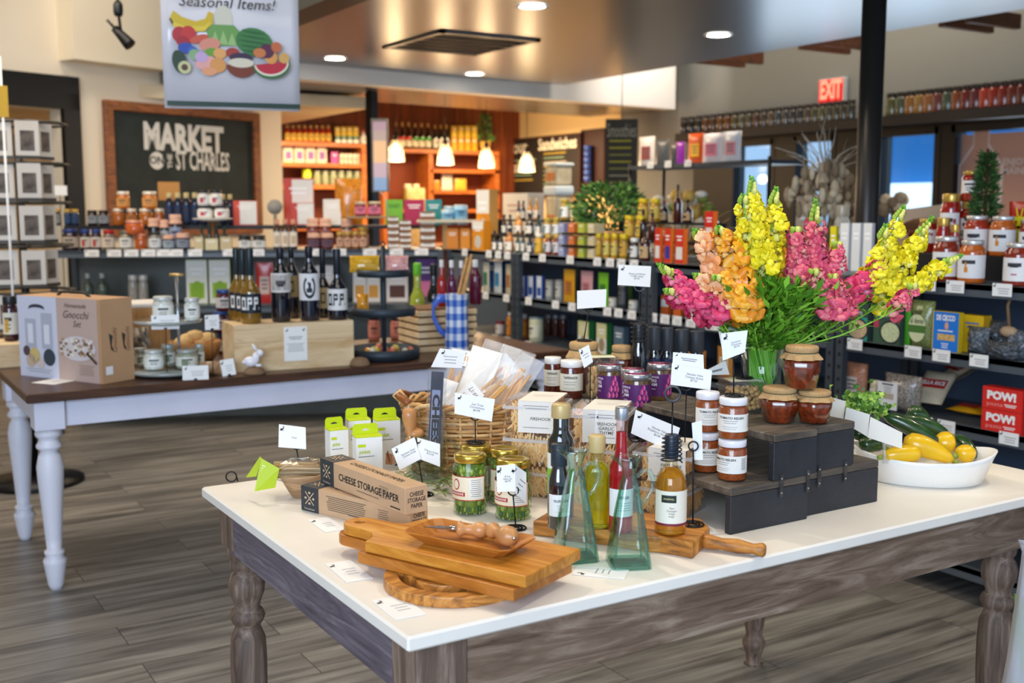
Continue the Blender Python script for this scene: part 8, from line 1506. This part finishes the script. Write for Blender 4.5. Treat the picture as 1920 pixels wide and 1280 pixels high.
def veg(kind, a, b, r0, r1, da, db, label, mid=None):
    A, B_ = atd(*a, da), atd(*b, db); c = (A+B_)/2; L = (B_-A); m = MB(); g = thing(kind, label, 'zucchini' if kind == 'zucchini' else 'squash', c); N = 9; pts = []; rs_ = []
    for i in range(N+1):
        t = i/N; p = A.lerp(B_, t)-c+Vector((0, 0, .008*math.sin(PI*t)*(1 if kind == 'zucchini' else .6))); pts.append(p); e = math.sin(PI*min(1, max(0, .05+t*.9)))**.35; rs_.append((r0+(r1-r0)*t)*e)
    rs_[0] *= .5; rs_[-1] *= .6; m.tube(pts, rs_, ZG if kind == 'zucchini' else YS, 16); m.build('flesh', g)
    m = MB(); d_ = (pts[0]-pts[1]).normalized(); m.tube([pts[0], pts[0]+d_*.012], [r0*.4, r0*.33], ST, 7); m.build('stem', g)
veg('zucchini', (1657, 778), (1762, 838), .018, .023, dv+.05, dv+.02, 'long zucchini lying diagonally under the yellow squash'); veg('zucchini', (1690, 783), (1780, 822), .018, .021, dv+.085, dv+.075, 'zucchini behind the long diagonal one'); veg('zucchini', (1740, 800), (1702, 772), .021, .026, dv+.11, dv+.11, 'short zucchini with rounded end at the top of the bowl')
veg('zucchini', (1656, 838), (1612, 838), .017, .023, dv-.0, dv-.01, 'dark zucchini at the left side of the bowl'); veg('zucchini', (1597, 815), (1640, 822), .018, .021, dv+.03, dv+.04, 'dark zucchini behind the white cards'); veg('zucchini', (1790, 820), (1828, 858), .016, .017, dv+.08, dv+.0, 'zucchini at the right rim of the bowl')
veg('yellow_squash', (1788, 864), (1695, 826), .016, .033, dv-.045, dv-.02, 'largest yellow squash across the middle of the bowl'); veg('yellow_squash', (1655, 856), (1726, 852), .016, .024, dv-.06, dv-.055, 'yellow squash at the front left of the bowl'); veg('yellow_squash', (1755, 842), (1784, 828), .020, .033, dv+.02, dv+.03, 'round headed yellow squash at the upper right'); veg('yellow_squash', (1794, 853), (1822, 855), .018, .026, dv-.02, dv-.01, 'small yellow squash at the right end of the bowl')
m = MB(); kc = atd(1618, 757, dv+.06); rr = random.Random(5); KL = [M(c, .5) for c in ('#6f9a3c', '#8ab84a', '#4f7c2c', '#a8c85c')]
for i in range(260):
    p = Vector((rr.gauss(0, .024), rr.gauss(0, .024), rr.gauss(0, .013))); d_ = Vector((rr.gauss(0, 1), rr.gauss(0, 1), rr.gauss(.5, .7))).normalized(); s = d_.cross(Vector((rr.gauss(0, 1), rr.gauss(0, 1), rr.gauss(0, 1)))).normalized(); u = d_.cross(s)*.004; l = .014; m.add([p, p+d_*l*.5+s*.008+u, p+d_*l+s*.004-u, p+d_*l+u, p+d_*l*.9-s*.006-u, p+d_*l*.4-s*.008+u], [(0, 1, 2, 3), (0, 3, 4, 5)], KL[i % 4])
m.tube([(0, 0, 0), (0, .01, -.05)], .006, M('#b8cc8a', .6)); o = m.build('kale_bunch', None, None, kc); tag(o, 'frilly green kale bunch behind the bowl cards', 'kale')
CRM = M('#e9e2d4', .6); dw = dv-.085
def strip_(P4, ds, lab): return quad('long_card', P4, ds, CRM, lab, 'card')
strip_([(1557, 744), (1586, 752), (1581, 790), (1545, 784)], [dw+.06]*4, 'plain white card at the left of the bowl beside the jam jars'); strip_([(1587, 763), (1631, 777), (1627, 819), (1582, 792)], [dw+.03, dw+.015, dw+.015, dw+.03], 'cream card in the middle of the strip before the zucchini'); strip_([(1632, 781), (1692, 811), (1691, 841), (1627, 820)], [dw+.012, dw, dw, dw+.012], 'long cream card at the right over the yellow squash')
for (x, y0, y1), lab in (((1596, 808, 852), 'left'), ((1657, 828, 868), 'right')):
    a_, b_ = atd(x, y0, dw+.03 if lab == 'left' else dw+.01), atd(x+3, y1, dw+.02 if lab == 'left' else dw+.004); m = MB(); c = (a_+b_)/2; m.tube([a_-c, (a_+b_)/2-c, b_-c], [.004, .003, .007], clear('#f0f2f0', 1, .03, .15), 8); o = m.build('clear_clip', None, None, c); tag(o, 'clear plastic card clip on the bowl rim, %s one' % lab, 'clip')
# ---- vase of snapdragons
vq = at(1455, 738, Z3); vq = Vector((1.792, 1.80, Z3)); px_, _ = proj(vq); vt = zat(vq, 652)-Z3; vr = .045
g = thing('glass_vase', 'clear glass vase of snapdragons on the upper riser', 'vase', vq); m = MB(); m.lathe([(vr*.8, 0), (vr*.85, .004), (vr*.92, vt*.5), (vr*1.1, vt), (vr*1.06, vt), (vr*.86, vt*.5), (vr*.76, .01), (1e-4, .008)], clear('#eaf6f4', 1.0), 28); m.build('vase_glass', g)
dV = (vq-CAM).dot(FW); rr = random.Random(21)
COLS = {'y': ('#ecdc18', '#f4e83c', '#dcc80c', '#f2ec86'), 'o': ('#eda016', '#f2b43c', '#e48c1c', '#f2c47c'), 'p': ('#d83a66', '#e0587c', '#c42a58', '#ee8a9c'), 's': ('#eeb084', '#f2c08c', '#e89a5c', '#f4d0a8'), 'k': ('#dd5a70', '#e67a84', '#cf4868', '#f0a090')}
GR_ = [M(c, .5) for c in ('#6fac2c', '#558e22', '#8fc842', '#467c1e')]; BUD = [M(c, .5) for c in ('#b8c84a', '#9ab83c', '#d0d070')]
def floret(m, p, d, s, cols, r):
    """two-lipped ruffled bloom pointing along d"""
    d = d.normalized(); u = d.cross(Vector((0, 0, 1)));
    if u.length < .1: u = Vector((1, 0, 0))
    u.normalize(); w = u.cross(d); a = p+d*s*.45
    m.tube([p, p+d*s*.25, a], [s*.12, s*.26, s*.24], cols[3], 6, caps=False)
    for k, (ang, ln, wd) in enumerate(((90, 1.0, .62), (50, .85, .5), (130, .85, .5), (-40, .85, .55), (-90, .75, .6), (-140, .85, .55))):
        q = R_(ang+r.uniform(-10, 10)); e = (u*math.cos(q)+w*math.sin(q)); f = u*-math.sin(q)+w*math.cos(q); b = a+e*s*.10; cup = r.uniform(.05, .35); ph = r.random()*6; V = []
        for i_, (t_, w2) in enumerate(((0, .16), (.3, .55), (.62, .95), (.85, .85), (1.0, .45))):
            cx_ = b+e*s*ln*.66*t_+d*s*(.30*math.sin(PI*min(1, t_*.75))-cup*t_*t_*.5)
            for j_ in (-1, -.4, .4, 1): V.append(cx_+f*s*wd*w2*j_*.62+d*s*.07*(math.sin(ph+j_*4.5+t_*5))*t_-e*s*.10*abs(j_)*t_)
        m.add(V, [(4*a_+c2, 4*a_+c2+1, 4*a_+c2+5, 4*a_+c2+4) for a_ in range(4) for c2 in range(3)], cols[k % 3], True)
    m.ball(tuple(a+d*s*.10), s*.2, cols[(1)], 6)
def snap(base_px, tip_px, col_, d0, d1, bloom, label, wide=.022, buds=.22, bloomend=None, curve=0):
    A = atd(1455+rr.uniform(-14, 14), 700, dV); A = vq+Vector((rr.uniform(-.5, .5)*vr, rr.uniform(-.5, .5)*vr, .015)); Bp = atd(*base_px, d0); T_ = atd(*tip_px, d1)
    nm = vq+Vector((0, 0, vt)); nm = nm+(Vector((Bp.x-nm.x, Bp.y-nm.y, 0))).normalized()*vr*.5
    def path(t):
        if t < .25: return A.lerp(nm, t/.25)
        if t < .6: k = (t-.25)/.35; return nm.lerp(Bp, k)+Vector((0, 0, -.02*math.sin(PI*k)))
        return Bp.lerp(T_, (t-.6)/.4)
    g = thing('snapdragon', label, 'flower', vq); O = Vector(vq); P = lambda t: path(t)-O
    m = MB(); m.tube([P(i/16) for i in range(17)], [.0026-.0013*i/16 for i in range(17)], GR_[2], 5); m.build('stem', g); CM = [M(c, .45, sss=0) for c in COLS[col_]]
    m = MB(); Lb = (T_-Bp).length*(1-buds); n = max(9, int(bloom*.8)); ax = (T_-Bp).normalized()
    for i in range(n):
        t = .575+.425*(1-buds)*(i/n); p = P(t)+Vector((rr.gauss(0, .004), rr.gauss(0, .004), 0)); ph = i*2.4+rr.uniform(-.5, .5); e = Vector((math.cos(ph), math.sin(ph), .15)); e = (e-ax*e.dot(ax)*.8).normalized(); s = wide*1.5*(1.15-.5*i/n)*rr.uniform(.7, 1.2); floret(m, p, e+ax*.25, s, CM, rr)
    m.build('blooms', g); m = MB()
    nb = 16
    for i in range(nb):
        t = .6+.4*(1-buds*(1-i/nb)); p = P(t); ph = i*2.2; k = 1-i/nb; e = Vector((math.cos(ph), math.sin(ph), .6)).normalized(); s = .0082*(.35+.65*k); m.ball(tuple(p+e*s*1.3), s, BUD[i % 3] if k > .35 else GR_[i % 2], 7, None, (s*.8, s*.8, s*1.15))
    m.build('buds', g); m = MB()
    for i in range(34):
        t = .24+.36*rr.random()**.8; p = P(t); ph = rr.random()*2*PI; e = Vector((math.cos(ph), math.sin(ph), rr.uniform(.1, 1.1))).normalized(); s = e.cross(Vector((0, 0, 1))).normalized()*rr.uniform(.0035, .0055); l = rr.uniform(.025, .045); m.add([p, p+e*l*.45+s, p+e*l-Vector((0, 0, .004)), p+e*l*.45-s], [(0, 1, 2), (0, 2, 3)], GR_[i % 4])
    m.build('leaves', g)
SP = [((1425, 500), (1408, 330), 'y', -.02, -.02, 34, 'tallest yellow snapdragon at the centre left', .028, .22), ((1440, 490), (1455, 350), 'y', .02, .03, 28, 'yellow snapdragon just right of the tallest', .026, .24),
 ((1412, 490), (1392, 365), 'y', -.03, -.04, 24, 'yellow snapdragon just left of the tallest', .024, .14), ((1370, 545), (1300, 430), 's', -.04, -.06, 28, 'peach snapdragon leaning left above the orange one', .031, .16), ((1400, 560), (1345, 425), 'o', -.05, -.07, 30, 'orange snapdragon left of the yellow centre', .032, .10), ((1385, 540), (1385, 440), 'o', .0, -.02, 22, 'orange snapdragon tucked under the yellow centre', .025, .06),
 ((1475, 560), (1478, 455), 'o', .03, .03, 18, 'slim orange snapdragon right of the yellow centre', .022, .08), ((1330, 585), (1232, 495), 'p', -.07, -.11, 26, 'pink snapdragon reaching furthest left', .026, .22), ((1345, 590), (1245, 545), 'p', -.09, -.12, 24, 'pink snapdragon drooping at lower left', .028, .14), ((1395, 580), (1300, 515), 's', -.08, -.10, 24, 'orange and peach snapdragon at lower left', .031, .14), ((1345, 600), (1290, 545), 'p', -.06, -.09, 16, 'magenta pink snapdragon at the lower left edge', .024, .04),
 ((1412, 590), (1340, 520), 'o', -.10, -.12, 20, 'yellow orange snapdragon low in front', .030, .08), ((1500, 530), (1492, 430), 'k', .0, -.01, 26, 'pink snapdragon standing at the centre right', .024, .06), ((1530, 520), (1528, 372), 'k', .02, .01, 26, 'pink snapdragon with a long bud tip at the centre', .025, .30), ((1555, 545), (1572, 455), 'k', .04, .05, 20, 'pink snapdragon right of the long budded one', .022, .1),
 ((1560, 590), (1525, 510), 'k', -.07, -.08, 24, 'rose pink snapdragon low at the front centre', .025, .06), ((1590, 590), (1560, 520), 'k', -.04, -.05, 18, 'rose pink snapdragon lowest at the right front', .025, .06), ((1590, 560), (1668, 475), 'p', .05, .07, 24, 'pink snapdragon leaning right towards the yellow', .022, .08), ((1640, 530), (1695, 385), 'y', .08, .10, 30, 'yellow snapdragon upright at the right', .027, .2), ((1660, 540), (1750, 405), 'y', .09, .14, 30, 'yellow snapdragon leaning at the far right', .027, .28), ((1670, 560), (1805, 478), 'y', .10, .16, 28, 'yellow snapdragon pointing furthest right', .025, .22), ((1640, 545), (1660, 420), 'y', .06, .06, 22, 'yellow snapdragon left in the right hand group', .024, .22),
 ((1685, 578), (1712, 540), 'k', -.02, -.03, 11, 'small pink snapdragon alone at lower right', .020, .02)]
for s in SP: snap(s[0], s[1], s[2], dV+s[3], dV+s[4], s[5], s[6]+' of the bouquet' if len(s[6].split()) < 12 else s[6], s[7], s[8])
# leafy filler
g = thing('foliage_filler', 'dense green foliage filling the vase beneath the blooms', 'foliage', vq); m = MB(); rr = random.Random(31)
for i in range(3000):
    a = rr.random()*2*PI; t = rr.random(); h_ = vt+.0+.165*t; R = (.03+.13*t)*math.sqrt(rr.random()); p = Vector((R*math.cos(a), R*math.sin(a), h_-.02*R/.1)); e = Vector((math.cos(a)*.8+rr.gauss(0, .4), math.sin(a)*.8+rr.gauss(0, .4), rr.uniform(.0, 1.2))).normalized(); s = e.cross(Vector((rr.gauss(0, .5), rr.gauss(0, .5), 1))).normalized()*rr.uniform(.0045, .007); l = rr.uniform(.025, .048)
    m.add([p, p+e*l*.45+s, p+e*l, p+e*l*.45-s], [(0, 1, 2), (0, 2, 3)], GR_[i % 4])
m.build('leaves', g); m = MB()
for i in range(95): a = rr.random()*2*PI; R = vr*.78*math.sqrt(rr.random()); m.tube([(R*math.cos(a+2), R*math.sin(a+2), .014), (R*.85*math.cos(a+.6), R*.85*math.sin(a+.6), vt*.5), (vr*.7*math.cos(a), vr*.7*math.sin(a), vt), (.05*math.cos(a), .05*math.sin(a), vt+.06)], .0021, M(('#9fd048', '#86c038', '#b8dc68')[i % 3], .4), 5)
m.build('stems', g)
# plastic sleeves at the lower right
c0 = at(1960, 1500, .0); q = atd(1966, 1180, 1.86); q.z = 0; g = thing('sleeved_bundle', 'tall bundle in clear plastic sleeves at the lower right corner', 'bundle', q); rr = random.Random(8); m = MB(); PL = clear('#dfe4f4', .9, .12, .38); zt_ = zat(q, 1020)
for k in range(5):
    a = 2*PI*k/5; ex, ey = .028*math.cos(a), .028*math.sin(a); m.lathe([(.055, .22), (.052, .35), (.048, .5), (.036, .62), (.022, zt_-.02), (.028, zt_)], PL, 18, TR(ex, ey, 0), sq=lambda a_, z: 1+.13*math.sin(a_*7+z*9)+.08*math.sin(a_*13-z*25), caps=False)
m.build('plastic_sleeve', g); m = MB(); m.lathe([(.07, 0), (.085, .23), (.08, .23), (.065, .01)], M('#1d4a3a', .5), 24); m.build('bucket', g); m = MB(); [m.tube([(rr.uniform(-.02, .02), rr.uniform(-.02, .02), .03), (rr.uniform(-.05, .05), rr.uniform(-.05, .05), zt_-.1)], .004, GR_[i % 4], 5) for i in range(12)]; m.build('stems', g)
